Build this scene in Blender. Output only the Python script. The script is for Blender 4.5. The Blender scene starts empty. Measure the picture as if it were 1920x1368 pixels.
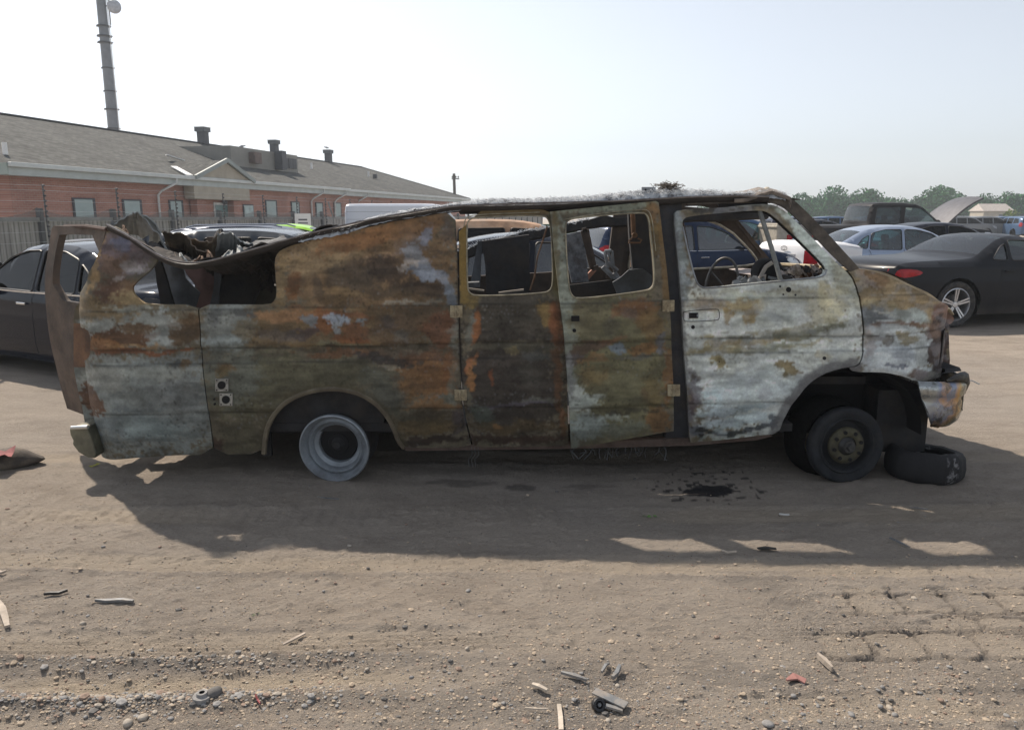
import bpy, bmesh, math, random
import numpy as np
from mathutils import Vector, Matrix
from mathutils.geometry import delaunay_2d_cdt

random.seed(7)
S = bpy.context.scene
R = math.radians
# ------------------------------------------------------------------ camera, sky, sun, exposure
CAM_H = 1.67; PITCH = R(11.1); FPX = 1420.0
cam_d = bpy.data.cameras.new('camera'); cam = bpy.data.objects.new('camera', cam_d)
S.collection.objects.link(cam); S.camera = cam
cam.location = (0, 0, CAM_H); cam.rotation_euler = (R(90) - PITCH, 0, 0)
cam_d.sensor_width = 36; cam_d.lens = 36 * FPX / 1920; cam_d.clip_end = 3000; cam_d.clip_start = 0.05
SUN_V = Vector((0.60, -0.71, -1.0)).normalized()      # travel direction of the sunlight
SUN_EL = math.asin(-SUN_V.z)
SUN_AZ = math.atan2(-SUN_V.x, -SUN_V.y)                # from +Y towards +X
W = bpy.data.worlds.new('World'); S.world = W; W.use_nodes = True
nt = W.node_tree; bg = nt.nodes['Background']
sky = nt.nodes.new('ShaderNodeTexSky'); sky.sky_type = 'NISHITA'; sky.sun_disc = False
sky.sun_elevation = SUN_EL; sky.sun_rotation = SUN_AZ
sky.air_density = 1.0; sky.dust_density = 1.1; sky.ozone_density = 1.0; sky.altitude = 0
hs = nt.nodes.new('ShaderNodeHueSaturation'); hs.inputs['Saturation'].default_value = 0.27
nt.links.new(sky.outputs[0], hs.inputs['Color']); tint = nt.nodes.new('ShaderNodeMixRGB'); tint.blend_type = 'MULTIPLY'; tint.inputs[0].default_value = 1; tint.inputs[2].default_value = (.965, 1.0, 1.05, 1)
nt.links.new(hs.outputs[0], tint.inputs[1]); nt.links.new(tint.outputs[0], bg.inputs['Color'])
bg.inputs['Strength'].default_value = 0.116
sl = bpy.data.lights.new('sun', 'SUN'); so = bpy.data.objects.new('sun', sl); S.collection.objects.link(so)
sl.energy = 4.5; sl.angle = R(0.9); sl.color = (1.0, 0.885, 0.75)
so.rotation_euler = SUN_V.to_track_quat('-Z', 'Y').to_euler()
S.view_settings.view_transform = 'Standard'; S.view_settings.look = 'None'
S.view_settings.exposure = 0.4; S.view_settings.gamma = 1.0
S.render.resolution_x = 1024; S.render.resolution_y = 729
COL = S.collection

# ------------------------------------------------------------------ pixel <-> world helpers (photo pixels, 1920x1368)
CP, SP = math.cos(PITCH), math.sin(PITCH)
def ray(px, py):
    a = px - 960.0; b = 684.0 - py
    return (a, FPX * CP + b * SP, -FPX * SP + b * CP)
def P(px, py, Y):
    r = ray(px, py); k = Y / r[1]
    return Vector((r[0] * k, Y, CAM_H + r[2] * k))
def G(px, py, z=0.0):
    r = ray(px, py); k = (z - CAM_H) / r[2]
    return Vector((r[0] * k, r[1] * k, z))
def proj(x, y, z):
    dz = z - CAM_H
    f = y * CP - dz * SP; u = y * SP + dz * CP
    return 960 + FPX * x / f, 684 - FPX * u / f

# ------------------------------------------------------------------ numpy noise
def _h(ix, iy, s):
    n = (ix.astype(np.int64) * 374761393 + iy.astype(np.int64) * 668265263 + s * 974711) & 0x7fffffff
    n = ((n ^ (n >> 13)) * 1274126177) & 0x7fffffff
    n = (n ^ (n >> 16)) & 0xffff
    return n / 65535.0
def vn(x, y, s=0):
    x = np.asarray(x, float); y = np.asarray(y, float)
    ix = np.floor(x); iy = np.floor(y); fx = x - ix; fy = y - iy
    fx = fx * fx * (3 - 2 * fx); fy = fy * fy * (3 - 2 * fy)
    a = _h(ix, iy, s); b = _h(ix + 1, iy, s); c = _h(ix, iy + 1, s); d = _h(ix + 1, iy + 1, s)
    return (a * (1 - fx) + b * fx) * (1 - fy) + (c * (1 - fx) + d * fx) * fy
def fbm(x, y, s=0, o=4):
    t = 0; a = 0.5; n = 0
    for k in range(o):
        t = t + a * vn(x * 2 ** k + 17.3 * k, y * 2 ** k - 9.1 * k, s + k * 31); n += a; a *= 0.5
    return t / n
def sstep(a, b, x):
    t = np.clip((x - a) / (b - a), 0, 1); return t * t * (3 - 2 * t)

# ------------------------------------------------------------------ scene helpers
def tag(o, label=None, cat=None, group=None, kind=None):
    if label: o['label'] = label
    if cat: o['category'] = cat
    if group: o['group'] = group
    if kind: o['kind'] = kind
    return o
def empty(name, loc=(0, 0, 0), rz=0.0, parent=None):
    o = bpy.data.objects.new(name, None); COL.objects.link(o)
    o.location = loc; o.rotation_euler = (0, 0, rz); o.empty_display_size = 0.2
    if parent: o.parent = parent
    return o
def link(name, me, parent=None, mats=()):
    o = bpy.data.objects.new(name, me); COL.objects.link(o)
    for m in mats: me.materials.append(m)
    if parent: o.parent = parent
    return o
def copy_tree(o, parent=None):
    c = o.copy(); COL.objects.link(c); c.parent = parent
    for ch in list(o.children): copy_tree(ch, c)
    return c
def lin(c):
    c = c / 255.0
    return c / 12.92 if c <= 0.04045 else ((c + 0.055) / 1.055) ** 2.4
def srgb(r, g, b): return (lin(r), lin(g), lin(b))

class MB:
    """collects shapes and links them as one mesh object"""
    def __init__(s): s.v = []; s.f = []; s.m = []; s.cm = 0
    def add(s, vs, fs):
        b = len(s.v); s.v += [tuple(v) for v in vs]
        for f in fs: s.f.append(tuple(b + i for i in f)); s.m.append(s.cm)
        return s
    def box(s, c, d, rot=None, taper=1.0):
        hx, hy, hz = d[0] / 2, d[1] / 2, d[2] / 2; vs = []
        for z, t in ((-hz, 1.0), (hz, taper)):
            for x, y in ((-hx, -hy), (hx, -hy), (hx, hy), (-hx, hy)): vs.append(Vector((x * t, y * t, z)))
        if rot is not None:
            M = rot if isinstance(rot, Matrix) else Matrix.Rotation(rot, 3, 'Z')
            vs = [M @ v for v in vs]
        vs = [v + Vector(c) for v in vs]
        return s.add(vs, [(0, 3, 2, 1), (4, 5, 6, 7), (0, 1, 5, 4), (1, 2, 6, 5), (2, 3, 7, 6), (3, 0, 4, 7)])
    def bar(s, a, b, w, h=None, up=(0, 0, 1)):
        h = h or w; a = Vector(a); b = Vector(b); d = (b - a); L = d.length
        if L < 1e-6: return s
        d.normalize(); u = Vector(up); x = d.cross(u)
        if x.length < 1e-3: x = d.cross(Vector((0, 1, 0)))
        x.normalize(); u = x.cross(d); vs = []
        for p in (a, b):
            for i, j in ((-1, -1), (1, -1), (1, 1), (-1, 1)): vs.append(p + x * (w / 2 * i) + u * (h / 2 * j))
        return s.add(vs, [(0, 1, 2, 3), (7, 6, 5, 4), (0, 4, 5, 1), (1, 5, 6, 2), (2, 6, 7, 3), (3, 7, 4, 0)])
    def tube(s, pts, r, n=8, closed=False, cap=True):
        pts = [Vector(p) for p in pts]; N = len(pts)
        rs = r if isinstance(r, (list, tuple)) else [r] * N
        vs = []; up = Vector((0, 0, 1)); px = None
        for i, p in enumerate(pts):
            if closed: d = pts[(i + 1) % N] - pts[i - 1]
            else: d = pts[min(i + 1, N - 1)] - pts[max(i - 1, 0)]
            if d.length < 1e-9: d = Vector((0, 0, 1))
            d.normalize()
            if px is None:
                x = d.cross(up)
                if x.length < 0.05: x = d.cross(Vector((1, 0, 0)))
            else: x = px - d * px.dot(d)
            x.normalize(); px = x; y = d.cross(x)
            for k in range(n):
                a = 2 * math.pi * k / n; vs.append(p + (x * math.cos(a) + y * math.sin(a)) * rs[i])
        fs = []
        for i in range(N if closed else N - 1):
            j = (i + 1) % N
            for k in range(n):
                l = (k + 1) % n; fs.append((i * n + k, i * n + l, j * n + l, j * n + k))
        if cap and not closed:
            fs.append(tuple(range(n - 1, -1, -1))); fs.append(tuple((N - 1) * n + k for k in range(n)))
        return s.add(vs, fs)
    def lathe(s, prof, c=(0, 0, 0), axis='Y', n=32, M=None):
        """prof: (r, h) pairs turned round an axis through c"""
        vs = []
        for r, h in prof:
            for k in range(n):
                a = 2 * math.pi * k / n; p = (r * math.cos(a), h, r * math.sin(a))
                if axis == 'Z': p = (r * math.cos(a), r * math.sin(a), h)
                v = Vector(p)
                if M is not None: v = M @ v
                vs.append(v + Vector(c))
        fs = []
        for i in range(len(prof) - 1):
            for k in range(n):
                l = (k + 1) % n; fs.append((i * n + k, i * n + l, (i + 1) * n + l, (i + 1) * n + k))
        return s.add(vs, fs)
    def grid(s, rows):
        """rows: list of equally long rows of points"""
        n = len(rows[0]); vs = [p for r in rows for p in r]
        return s.add(vs, [(i * n + k, i * n + k + 1, (i + 1) * n + k + 1, (i + 1) * n + k) for i in range(len(rows) - 1) for k in range(n - 1)])
    def prism(s, poly, y0, y1):
        """poly in (x,z), extruded along y"""
        n = len(poly); vs = [(x, y0, z) for x, z in poly] + [(x, y1, z) for x, z in poly]
        return s.add(vs, [tuple(range(n)), tuple(range(2 * n - 1, n - 1, -1))] + [(i, n + i, n + (i + 1) % n, (i + 1) % n) for i in range(n)])
    def build(s, name, mats, parent=None, smooth=None, bevel=None, merge=None):
        me = bpy.data.meshes.new(name); me.from_pydata(s.v, [], s.f); me.update()
        if not isinstance(mats, (list, tuple)): mats = [mats]
        o = link(name, me, parent, mats)
        me.polygons.foreach_set('material_index', s.m)
        fin(me, smooth, merge)
        if bevel:
            b = o.modifiers.new('bevel', 'BEVEL'); b.width = bevel; b.segments = 2; b.limit_method = 'ANGLE'; b.angle_limit = R(40)
        return o
def fin(me, smooth=None, merge=None, recalc=True):
    bm = bmesh.new(); bm.from_mesh(me)
    if merge: bmesh.ops.remove_doubles(bm, verts=bm.verts, dist=merge)
    if recalc: bmesh.ops.recalc_face_normals(bm, faces=bm.faces)
    if smooth:
        for f in bm.faces: f.smooth = True
        for e in bm.edges:
            if len(e.link_faces) != 2 or e.calc_face_angle(0) > R(smooth): e.smooth = False
    bm.to_mesh(me); bm.free()

def resample(poly, d, closed=True):
    out = []; n = len(poly)
    for i in range(n if closed else n - 1):
        a = poly[i]; b = poly[(i + 1) % n]; L = math.hypot(b[0] - a[0], b[1] - a[1]); k = max(1, int(math.ceil(L / d)))
        for j in range(k): out.append((a[0] + (b[0] - a[0]) * j / k, a[1] + (b[1] - a[1]) * j / k))
    if not closed: out.append(tuple(poly[-1]))
    return out
def smooth_poly(poly, it=2, closed=True):
    """Chaikin corner rounding"""
    for _ in range(it):
        out = []; n = len(poly)
        if not closed: out.append(poly[0])
        for i in range(n if closed else n - 1):
            a = poly[i]; b = poly[(i + 1) % n]
            out.append((a[0] * .75 + b[0] * .25, a[1] * .75 + b[1] * .25)); out.append((a[0] * .25 + b[0] * .75, a[1] * .25 + b[1] * .75))
        if not closed: out.append(poly[-1])
        poly = out
    return poly
def round_poly(poly, r, n=4):
    out = []; N = len(poly)
    for i in range(N):
        a = Vector(poly[i - 1]); b = Vector(poly[i]); c = Vector(poly[(i + 1) % N])
        d1 = (a - b); d2 = (c - b); k1 = min(r, d1.length * .45); k2 = min(r, d2.length * .45)
        p = b + d1.normalized() * k1; q = b + d2.normalized() * k2
        for k in range(n + 1):
            t = k / n; v = p * (1 - t) ** 2 + b * 2 * t * (1 - t) + q * t * t; out.append((v.x, v.y))
    return out
def inside(poly, X, Z):
    c = np.zeros(len(X), bool); n = len(poly); j = n - 1
    for i in range(n):
        xi, zi = poly[i]; xj, zj = poly[j]
        if zi != zj:
            m = ((zi > Z) != (zj > Z)) & (X < (xj - xi) * (Z - zi) / (zj - zi) + xi); c ^= m
        j = i
    return c
def fill(outline, holes, step):
    """triangulate outline minus holes with interior points; returns (N,2) array and triangles"""
    loops = [resample(outline, step)] + [resample(h, step) for h in holes]
    pts = []; edges = []
    for l in loops:
        b = len(pts); pts += l; edges += [(b + i, b + (i + 1) % len(l)) for i in range(len(l))]
    A = np.array(loops[0]); x0, z0 = A.min(0); x1, z1 = A.max(0)
    nx = int((x1 - x0) / step); nz = int((z1 - z0) / step)
    gx, gz = np.meshgrid(x0 + (np.arange(nx) + .5) * step, z0 + (np.arange(nz) + .5) * step)
    gx[1::2] += step * .25; gx[0::2] -= step * .25
    gx = gx.ravel(); gz = gz.ravel(); m = inside(loops[0], gx, gz)
    for h in loops[1:]: m &= ~inside(h, gx, gz)
    gx = gx[m]; gz = gz[m]
    if len(gx):
        B = np.array(pts); keep = np.ones(len(gx), bool)
        for q in B:
            keep &= (gx - q[0]) ** 2 + (gz - q[1]) ** 2 > (step * .5) ** 2
        gx = gx[keep]; gz = gz[keep]
    allp = [Vector(p) for p in pts] + [Vector(p) for p in zip(gx, gz)]
    v, e, f, *_ = delaunay_2d_cdt(allp, edges, [], 0, 1e-6)
    V = np.array([(p.x, p.y) for p in v]); F = np.array([t for t in f if len(t) == 3])
    C = V[F].mean(1); m = inside(loops[0], C[:, 0], C[:, 1])
    for h in loops[1:]: m &= ~inside(h, C[:, 0], C[:, 1])
    return V, F[m]
def shell(V, F, ysurf, thick, sign=1):
    """drape a filled outline on y=ysurf(x,z) and give it thickness away from the outside"""
    y = ysurf(V[:, 0], V[:, 1]); n = len(V)
    a = np.column_stack([V[:, 0], y, V[:, 1]]); b = a.copy(); b[:, 1] += thick * sign
    faces = F.tolist() + (F[:, ::-1] + n).tolist()
    cnt = {}
    for t in F.tolist():
        for i in range(3):
            e = (t[i], t[(i + 1) % 3]); k = (min(e), max(e)); cnt[k] = None if k in cnt else e
    for k, e in cnt.items():
        if e: faces.append((e[1], e[0], e[0] + n, e[1] + n))
    return np.vstack([a, b]), faces

# ------------------------------------------------------------------ materials
class NT:
    def __init__(s, name):
        s.m = bpy.data.materials.new(name); s.m.use_nodes = True; s.t = s.m.node_tree
        s.b = s.t.nodes['Principled BSDF']; s.out = s.t.nodes['Material Output']
    def n(s, ty, **kw):
        x = s.t.nodes.new('ShaderNode' + ty)
        for k, v in kw.items(): setattr(x, k, v)
        return x
    def l(s, a, b): s.t.links.new(a, b)
    def coord(s, scale=(1, 1, 1), which='Object'):
        tc = s.n('TexCoord'); mp = s.n('Mapping'); mp.inputs['Scale'].default_value = scale
        s.l(tc.outputs[which], mp.inputs[0]); return mp.outputs[0]
    def noise(s, vec, sc, det=4, rough=.6, dist=0):
        x = s.n('TexNoise'); x.inputs['Scale'].default_value = sc; x.inputs['Detail'].default_value = det
        x.inputs['Roughness'].default_value = rough; x.inputs['Distortion'].default_value = dist
        s.l(vec, x.inputs['Vector']); return x.outputs['Fac']
    def ramp(s, fac, stops):
        x = s.n('ValToRGB'); e = x.color_ramp.elements
        while len(e) < len(stops): e.new(0.5)
        for i, (p, c) in enumerate(stops):
            e[i].position = p; e[i].color = (c, c, c, 1) if isinstance(c, (int, float)) else (*c[:3], 1)
        s.l(fac, x.inputs[0]); return x.outputs[0]
    def mix(s, fac, a, b, mode='MIX'):
        x = s.n('MixRGB', blend_type=mode)
        for i, v in enumerate((fac, a, b)):
            if hasattr(v, 'is_linked'): s.l(v, x.inputs[i])
            elif i == 0: x.inputs[0].default_value = v
            else: x.inputs[i].default_value = (*v[:3], 1) if not isinstance(v, (int, float)) else (v, v, v, 1)
        return x.outputs[0]
    def math(s, op, a, b=0.0):
        x = s.n('Math', operation=op)
        for i, v in enumerate((a, b)):
            if hasattr(v, 'is_linked'): s.l(v, x.inputs[i])
            else: x.inputs[i].default_value = v
        return x.outputs[0]
    def bump(s, h, st=.3, d=.01):
        x = s.n('Bump'); x.inputs['Strength'].default_value = st; x.inputs['Distance'].default_value = d
        s.l(h, x.inputs['Height']); s.l(x.outputs[0], s.b.inputs['Normal']); return x
    def set(s, **kw):
        for k, v in kw.items():
            i = s.b.inputs[k.replace('_', ' ')]
            if hasattr(v, 'is_linked'): s.l(v, i)
            else: i.default_value = (*v, 1) if isinstance(v, tuple) and len(v) == 3 else v
        return s
def mat(name, col, rough=.6, metal=0.0, var=.25, sc=6.0, bump=.15, bsc=40.0, dirt=None, coat=0.0, spec=.5):
    m = NT(name); v = m.coord()
    n1 = m.noise(v, sc, 5); c2 = tuple(x * (1 - var) for x in col); c1 = tuple(min(1, x * (1 + var)) for x in col)
    c = m.ramp(n1, [(.3, c2), (.7, c1)])
    if dirt:
        n2 = m.noise(v, sc * .6, 6, .7); f = m.ramp(n2, [(.45, 0), (.7, .8)]); c = m.mix(f, c, dirt)
    m.set(Base_Color=c, Roughness=rough, Metallic=metal)
    m.b.inputs['Specular IOR Level'].default_value = spec
    if coat: m.b.inputs['Coat Weight'].default_value = coat; m.b.inputs['Coat Roughness'].default_value = .08
    if bump: m.bump(m.noise(v, bsc, 4), bump, .01)
    return m.m
def paint(name, col, metal=.4, rough=.35, dust=.25, dustc=(.30, .26, .21)):
    dark = sum(col) < .12
    """car paint with a film of dust that is thicker low down and on top"""
    m = NT(name); v = m.coord()
    sep = m.n('SeparateXYZ'); m.l(v, sep.inputs[0])
    low = m.ramp(sep.outputs[2], [(.16, .7), (.40, .07)])
    n = m.ramp(m.noise(v, 5, 6, .7), [(.3, .3), (.75, 1)])
    fac = m.math('MULTIPLY', m.math('MULTIPLY', low, n), dust * 1.2)
    m.set(Base_Color=m.mix(fac, col, dustc), Metallic=m.math('MULTIPLY', m.math('SUBTRACT', 1.0, fac), metal), Roughness=m.math('ADD', m.math('MULTIPLY', fac, .5), rough))
    m.b.inputs['Coat Weight'].default_value = .15; m.b.inputs['Coat Roughness'].default_value = .06; m.b.inputs['Specular IOR Level'].default_value = .2
    if dark: m.b.inputs['Coat Weight'].default_value = .05; m.b.inputs['Specular IOR Level'].default_value = .10
    return m.m
def glassm(name, tint, refl=.08, rough=.02):
    m = NT(name); t = m.t; t.nodes.remove(m.b)
    tr = m.n('BsdfTransparent'); tr.inputs[0].default_value = (*tint, 1)
    gl = m.n('BsdfGlossy'); gl.inputs['Roughness'].default_value = rough; gl.inputs[0].default_value = (1, 1, 1, 1)
    fr = m.n('Fresnel'); fr.inputs[0].default_value = 1.5
    f = m.math('MINIMUM', m.math('ADD', m.math('MULTIPLY', fr.outputs[0], .55), refl), 1.0)
    mx = m.n('MixShader'); m.l(f, mx.inputs[0]); m.l(tr.outputs[0], mx.inputs[1]); m.l(gl.outputs[0], mx.inputs[2])
    m.l(mx.outputs[0], m.out.inputs[0]); return m.m
# ------------------------------------------------------------------ ground
def axis(segs):
    out = []
    for a, b, d in segs:
        n = max(1, int(round((b - a) / d))); out += [a + (b - a) * i / n for i in range(n)]
    out.append(segs[-1][1]); return np.array(out)
def ground_h(X, Y):
    px, py = proj(X, Y, np.zeros_like(X))
    near = 1 - sstep(7, 14, Y)
    h = (fbm(X * .7, Y * .7, 3, 3) - .5) * .05 * near
    h += (fbm(X * 4, Y * 7, 5, 4) - .5) * .011 * near
    # dried crust lumps, long in x
    h += np.maximum(0, fbm(X * 14, Y * 26, 8, 3) - .50) * .036 * (1 - sstep(5, 7, Y))
    c = vn(X * 22 + 3 * fbm(X * 9, Y * 9, 2, 2), Y * 42, 12); h += np.abs(c - .5) * -.013 * (1 - sstep(4.2, 5.5, Y))
    # smooth rut at lower left with gravel banks
    band = lambda y0, w: np.exp(-((Y - y0) / w) ** 2)
    wob = (fbm(X * 1.2, X * 0 + 3, 4, 2) - .5) * .12
    left = 1 - sstep(-.9, .1, X)
    h += left * (-.022 * band(2.50 + wob, .07) + .018 * band(2.62 + wob, .05) + .020 * band(2.37 + wob, .05))
    # fine tyre-tread strip crossing the picture
    yy = 2.78 + .05 * np.sin(X * .7) + .03 * X * .3
    m = np.exp(-((Y - yy) / .075) ** 4) * sstep(.35, .6, fbm(X * 1.3, X * 0, 6, 2) + .2)
    h = h * (1 - .6 * m) + m * (.004 * np.sign(np.sin((Y - yy) * 2 * math.pi / .032)) - .006 + .002 * np.sin(X * 190 + (Y - yy) * 200))
    yy2 = 4.05 + .02 * np.sin(X * 1.1)
    m = np.exp(-((Y - yy2) / .12) ** 4) * (X < .5)
    h += m * .0025 * np.sign(np.sin(X * 75 + 3 * np.sign(np.sin((Y - yy2) * 40))))
    # big lugs of a loader tyre at lower right
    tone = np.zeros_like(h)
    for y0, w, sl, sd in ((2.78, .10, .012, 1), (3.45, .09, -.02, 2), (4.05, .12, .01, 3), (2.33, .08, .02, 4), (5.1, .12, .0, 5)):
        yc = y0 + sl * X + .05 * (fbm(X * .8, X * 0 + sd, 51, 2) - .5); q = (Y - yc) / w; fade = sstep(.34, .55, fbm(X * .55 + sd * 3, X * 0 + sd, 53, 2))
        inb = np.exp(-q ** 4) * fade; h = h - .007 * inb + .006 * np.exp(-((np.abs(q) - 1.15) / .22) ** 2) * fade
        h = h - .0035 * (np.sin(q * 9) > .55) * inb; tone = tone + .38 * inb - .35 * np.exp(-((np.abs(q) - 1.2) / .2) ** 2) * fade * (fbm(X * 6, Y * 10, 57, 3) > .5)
    def lug(y0, w, ph, s):
        wx = .035 * (fbm(X * 14, Y * 14, 71, 3) - .5); wy = .03 * (fbm(X * 12, Y * 12, 73, 3) - .5)
        t = (X + wx - ph) / .215; k = t - np.floor(t); q = (Y + wy - y0) / w
        edge = .022 + .12 * np.clip(np.abs(q) - .25, 0, 1)
        pad = (k > edge) & (k < 1 - edge) & (np.abs(q) < 1 - .35 * np.abs(k - .5))
        on = (sstep(s, s + .3, X + .25 * (fbm(X * 5, Y * 5, 9, 2) - .5)) > .5) & (np.abs(q) < 1.12)
        return pad & on, on & ~pad
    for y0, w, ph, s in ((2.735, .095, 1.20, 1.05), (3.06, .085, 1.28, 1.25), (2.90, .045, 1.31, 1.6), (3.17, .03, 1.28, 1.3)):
        p, gr = lug(y0, w, ph, s); h = np.where(p, h * .7 + .002, h); h = np.where(gr, h - .0135, h); tone = np.where(p, .25, tone); tone = np.where(gr, -.5, tone)  # pads paler; shade in the grooves also put into the colour
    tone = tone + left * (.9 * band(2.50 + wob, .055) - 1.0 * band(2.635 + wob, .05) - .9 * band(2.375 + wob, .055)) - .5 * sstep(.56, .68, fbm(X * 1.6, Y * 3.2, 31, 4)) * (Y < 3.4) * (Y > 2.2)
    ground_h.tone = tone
    return h
gx = axis([(-400, -60, 20), (-60, -12, 3), (-12, -3.2, .2), (-3.2, 3.2, .0105), (3.2, 12, .2), (12, 60, 3), (60, 400, 20)])
gy = axis([(-30, 0, 5), (0, 1.9, .2), (1.9, 3.2, .0085), (3.2, 4.2, .0125), (4.2, 6, .03), (6, 14, .2), (14, 60, 2), (60, 600, 20)])
GX, GY = np.meshgrid(gx, gy); GZ = ground_h(GX.ravel(), GY.ravel())
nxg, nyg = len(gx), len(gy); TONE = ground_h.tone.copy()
me = bpy.data.meshes.new('ground')
gv = np.column_stack([GX.ravel(), GY.ravel(), GZ]).astype(np.float32)
ii = np.arange(nxg * nyg).reshape(nyg, nxg)
q = np.stack([ii[:-1, :-1], ii[:-1, 1:], ii[1:, 1:], ii[1:, :-1]], -1).reshape(-1, 4)
me.vertices.add(len(gv)); me.vertices.foreach_set('co', gv.ravel())
me.loops.add(q.size); me.loops.foreach_set('vertex_index', q.ravel().astype(np.int32))
me.polygons.add(len(q)); me.polygons.foreach_set('loop_start', np.arange(0, q.size, 4, dtype=np.int32))
me.update(calc_edges=True); me.polygons.foreach_set('use_smooth', np.ones(len(q), bool))
def gz(x, y): return float(ground_h(np.array([float(x)]), np.array([float(y)]))[0])

m = NT('dirt'); v = m.coord()
v2 = m.coord((1, 2.2, 1))
big = m.noise(v, .35, 5, .6); mid = m.noise(v2, 2.5, 6, .65); fine = m.noise(v2, 46, 8, .8); grit = m.noise(v, 230, 3, .7)
c = m.ramp(mid, [(.3, (.39, .33, .272)), (.5, (.49, .42, .35)), (.72, (.57, .495, .415))])
c = m.mix(m.ramp(big, [(.42, 0), (.62, .6)]), c, (.45, .405, .36))
c = m.mix(m.ramp(fine, [(.35, .55), (.6, 0)]), c, (.25, .22, .195))
c = m.mix(m.ramp(grit, [(.60, 0), (.72, .5)]), c, (.55, .49, .42))
wave = m.n('TexVoronoi'); wave.feature = 'DISTANCE_TO_EDGE'; wave.inputs['Scale'].default_value = 17
vw = m.n('VectorMath', operation='ADD'); nn = m.n('TexNoise'); nn.inputs['Scale'].default_value = 6; m.l(v, nn.inputs['Vector'])
m.l(v2, vw.inputs[0]); m.l(nn.outputs['Color'], vw.inputs[1]); m.l(vw.outputs[0], wave.inputs['Vector'])
crack = m.ramp(wave.outputs['Distance'], [(0.0, 0), (.07, 1)])
patch = m.ramp(m.noise(v, 1.1, 3), [(.45, 0), (.6, .8)])
crk = m.mix(patch, 1.0, crack)
c = m.mix(.22, c, crk, 'MULTIPLY')
att = m.n('Attribute', attribute_name='wet'); 
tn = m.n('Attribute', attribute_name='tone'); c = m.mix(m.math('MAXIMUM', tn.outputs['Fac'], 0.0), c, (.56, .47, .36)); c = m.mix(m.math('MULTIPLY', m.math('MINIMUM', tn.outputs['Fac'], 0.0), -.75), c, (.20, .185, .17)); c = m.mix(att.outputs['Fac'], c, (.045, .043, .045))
hsum = m.math('ADD', m.math('ADD', m.math('MULTIPLY', fine, 1.0), m.math('MULTIPLY', grit, .5)), m.math('ADD', m.math('MULTIPLY', crk, .25), m.math('MULTIPLY', mid, 1.2)))
m.set(Base_Color=c, Roughness=.95); m.b.inputs['Specular IOR Level'].default_value = .15
m.bump(hsum, 1.0, .028)
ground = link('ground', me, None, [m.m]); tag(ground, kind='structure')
# oil stain soaked into the dirt below the front door
gu, gw = proj(gv[:, 0], gv[:, 1], gv[:, 2] * 0)
nzz = fbm(gv[:, 0] * 5, gv[:, 1] * 9, 41, 3); sp = vn(gv[:, 0] * 34, gv[:, 1] * 60, 55)
def blobm(cx, cy, rx, ry): return np.sqrt(((gu - cx) / rx) ** 2 + ((gw - cy) / ry) ** 2) + (nzz - .5) * .7
wet = np.maximum.reduce([1 - sstep(.85, 1.0, blobm(1332, 919, 48, 12)), .55 * (1 - sstep(.8, 1.05, blobm(975, 912, 36, 7))), .4 * (1 - sstep(.8, 1.05, blobm(1110, 909, 60, 4))), .45 * (1 - sstep(.8, 1.05, blobm(860, 905, 80, 6)))])
d = blobm(1325, 912, 120, 34); wet = np.maximum(wet, (d < 1.1) * sstep(.55 + .25 * d, .62 + .25 * d, sp) * .85)
wet[(gv[:, 1] > 7) | (gv[:, 1] < 3)] = 0
a = me.attributes.new('wet', 'FLOAT', 'POINT'); a.data.foreach_set('value', wet.astype(np.float32))
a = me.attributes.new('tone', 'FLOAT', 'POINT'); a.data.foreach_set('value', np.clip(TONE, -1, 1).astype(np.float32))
# ------------------------------------------------------------------ the burnt van
KVAN = np.array([.37, .39, .44])       # photo colour in open shade -> surface colour
def alb(c):
    g = sum(c) / 3; sat = (max(c) - min(c)) / max(c); c = [g + (x - g) * .85 for x in c]
    return np.clip(np.array([lin(x) for x in c]) / KVAN * (1 - .5 * sat), .004, .85)
def belt(X): return 1.12 + .02 * (X + 2.5)
def side_y(X, Z):
    X = np.asarray(X, float); Z = np.asarray(Z, float)
    zz = Z - .02 * (X + 2.5)
    y = 4.60 + .14 * np.clip((zz - 1.12) / .6, 0, 2) ** 1.15 + .06 * np.clip((.62 - zz) / .45, 0, 1) ** 2
    y = y + .42 * np.clip((X - 2.28) / .62, 0, 1.4) ** 2.3 + .22 * np.clip((-2.52 - X) / .24, 0, 1.2) ** 2
    st = lambda c, w=.007: sstep(c - w, c + w, zz)
    y = y + .010 * st(1.105) - .009 * st(.862) + .007 * st(.77) - .008 * st(.455, .012)
    y = y + .004 * np.exp(-((zz - .862) / .008) ** 2)
    return y
def side_d(X, Z):
    """with dents and heat buckling"""
    y = side_y(X, Z)
    y = y + (fbm(X * 2.1, Z * 3.0, 21, 3) - .5) * .030 + (fbm(X * 9, Z * 11, 22, 3) - .5) * .011 + np.clip((np.asarray(X) > .9) * .012 * (fbm(X * 3.2, Z * 4, 29, 3) - .5), -1, 1)
    k = sstep(-2.05, -2.35, X) * sstep(1.12, 1.3, Z)
    y = y + k * ((fbm(X * 6, Z * 6, 23, 3) - .4) * .09)
    k2 = np.exp(-((X + 1.15) / .45) ** 2 - ((Z - 1.38) / .13) ** 2); y = y + .035 * k2
    # drooping roof edge folds the top of the quarter panel inwards
    return y
def VS(px, py, f=side_y, off=0.0):
    r = ray(px, py); y = 4.6
    for _ in range(40):
        k = y / r[1]; X = r[0] * k; Z = CAM_H + r[2] * k; y = y * .45 + (float(f(X, Z)) + off) * .55
    return (X, Z)
def VP(poly, f=side_y): return [VS(a, b, f) for a, b in poly]

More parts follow.
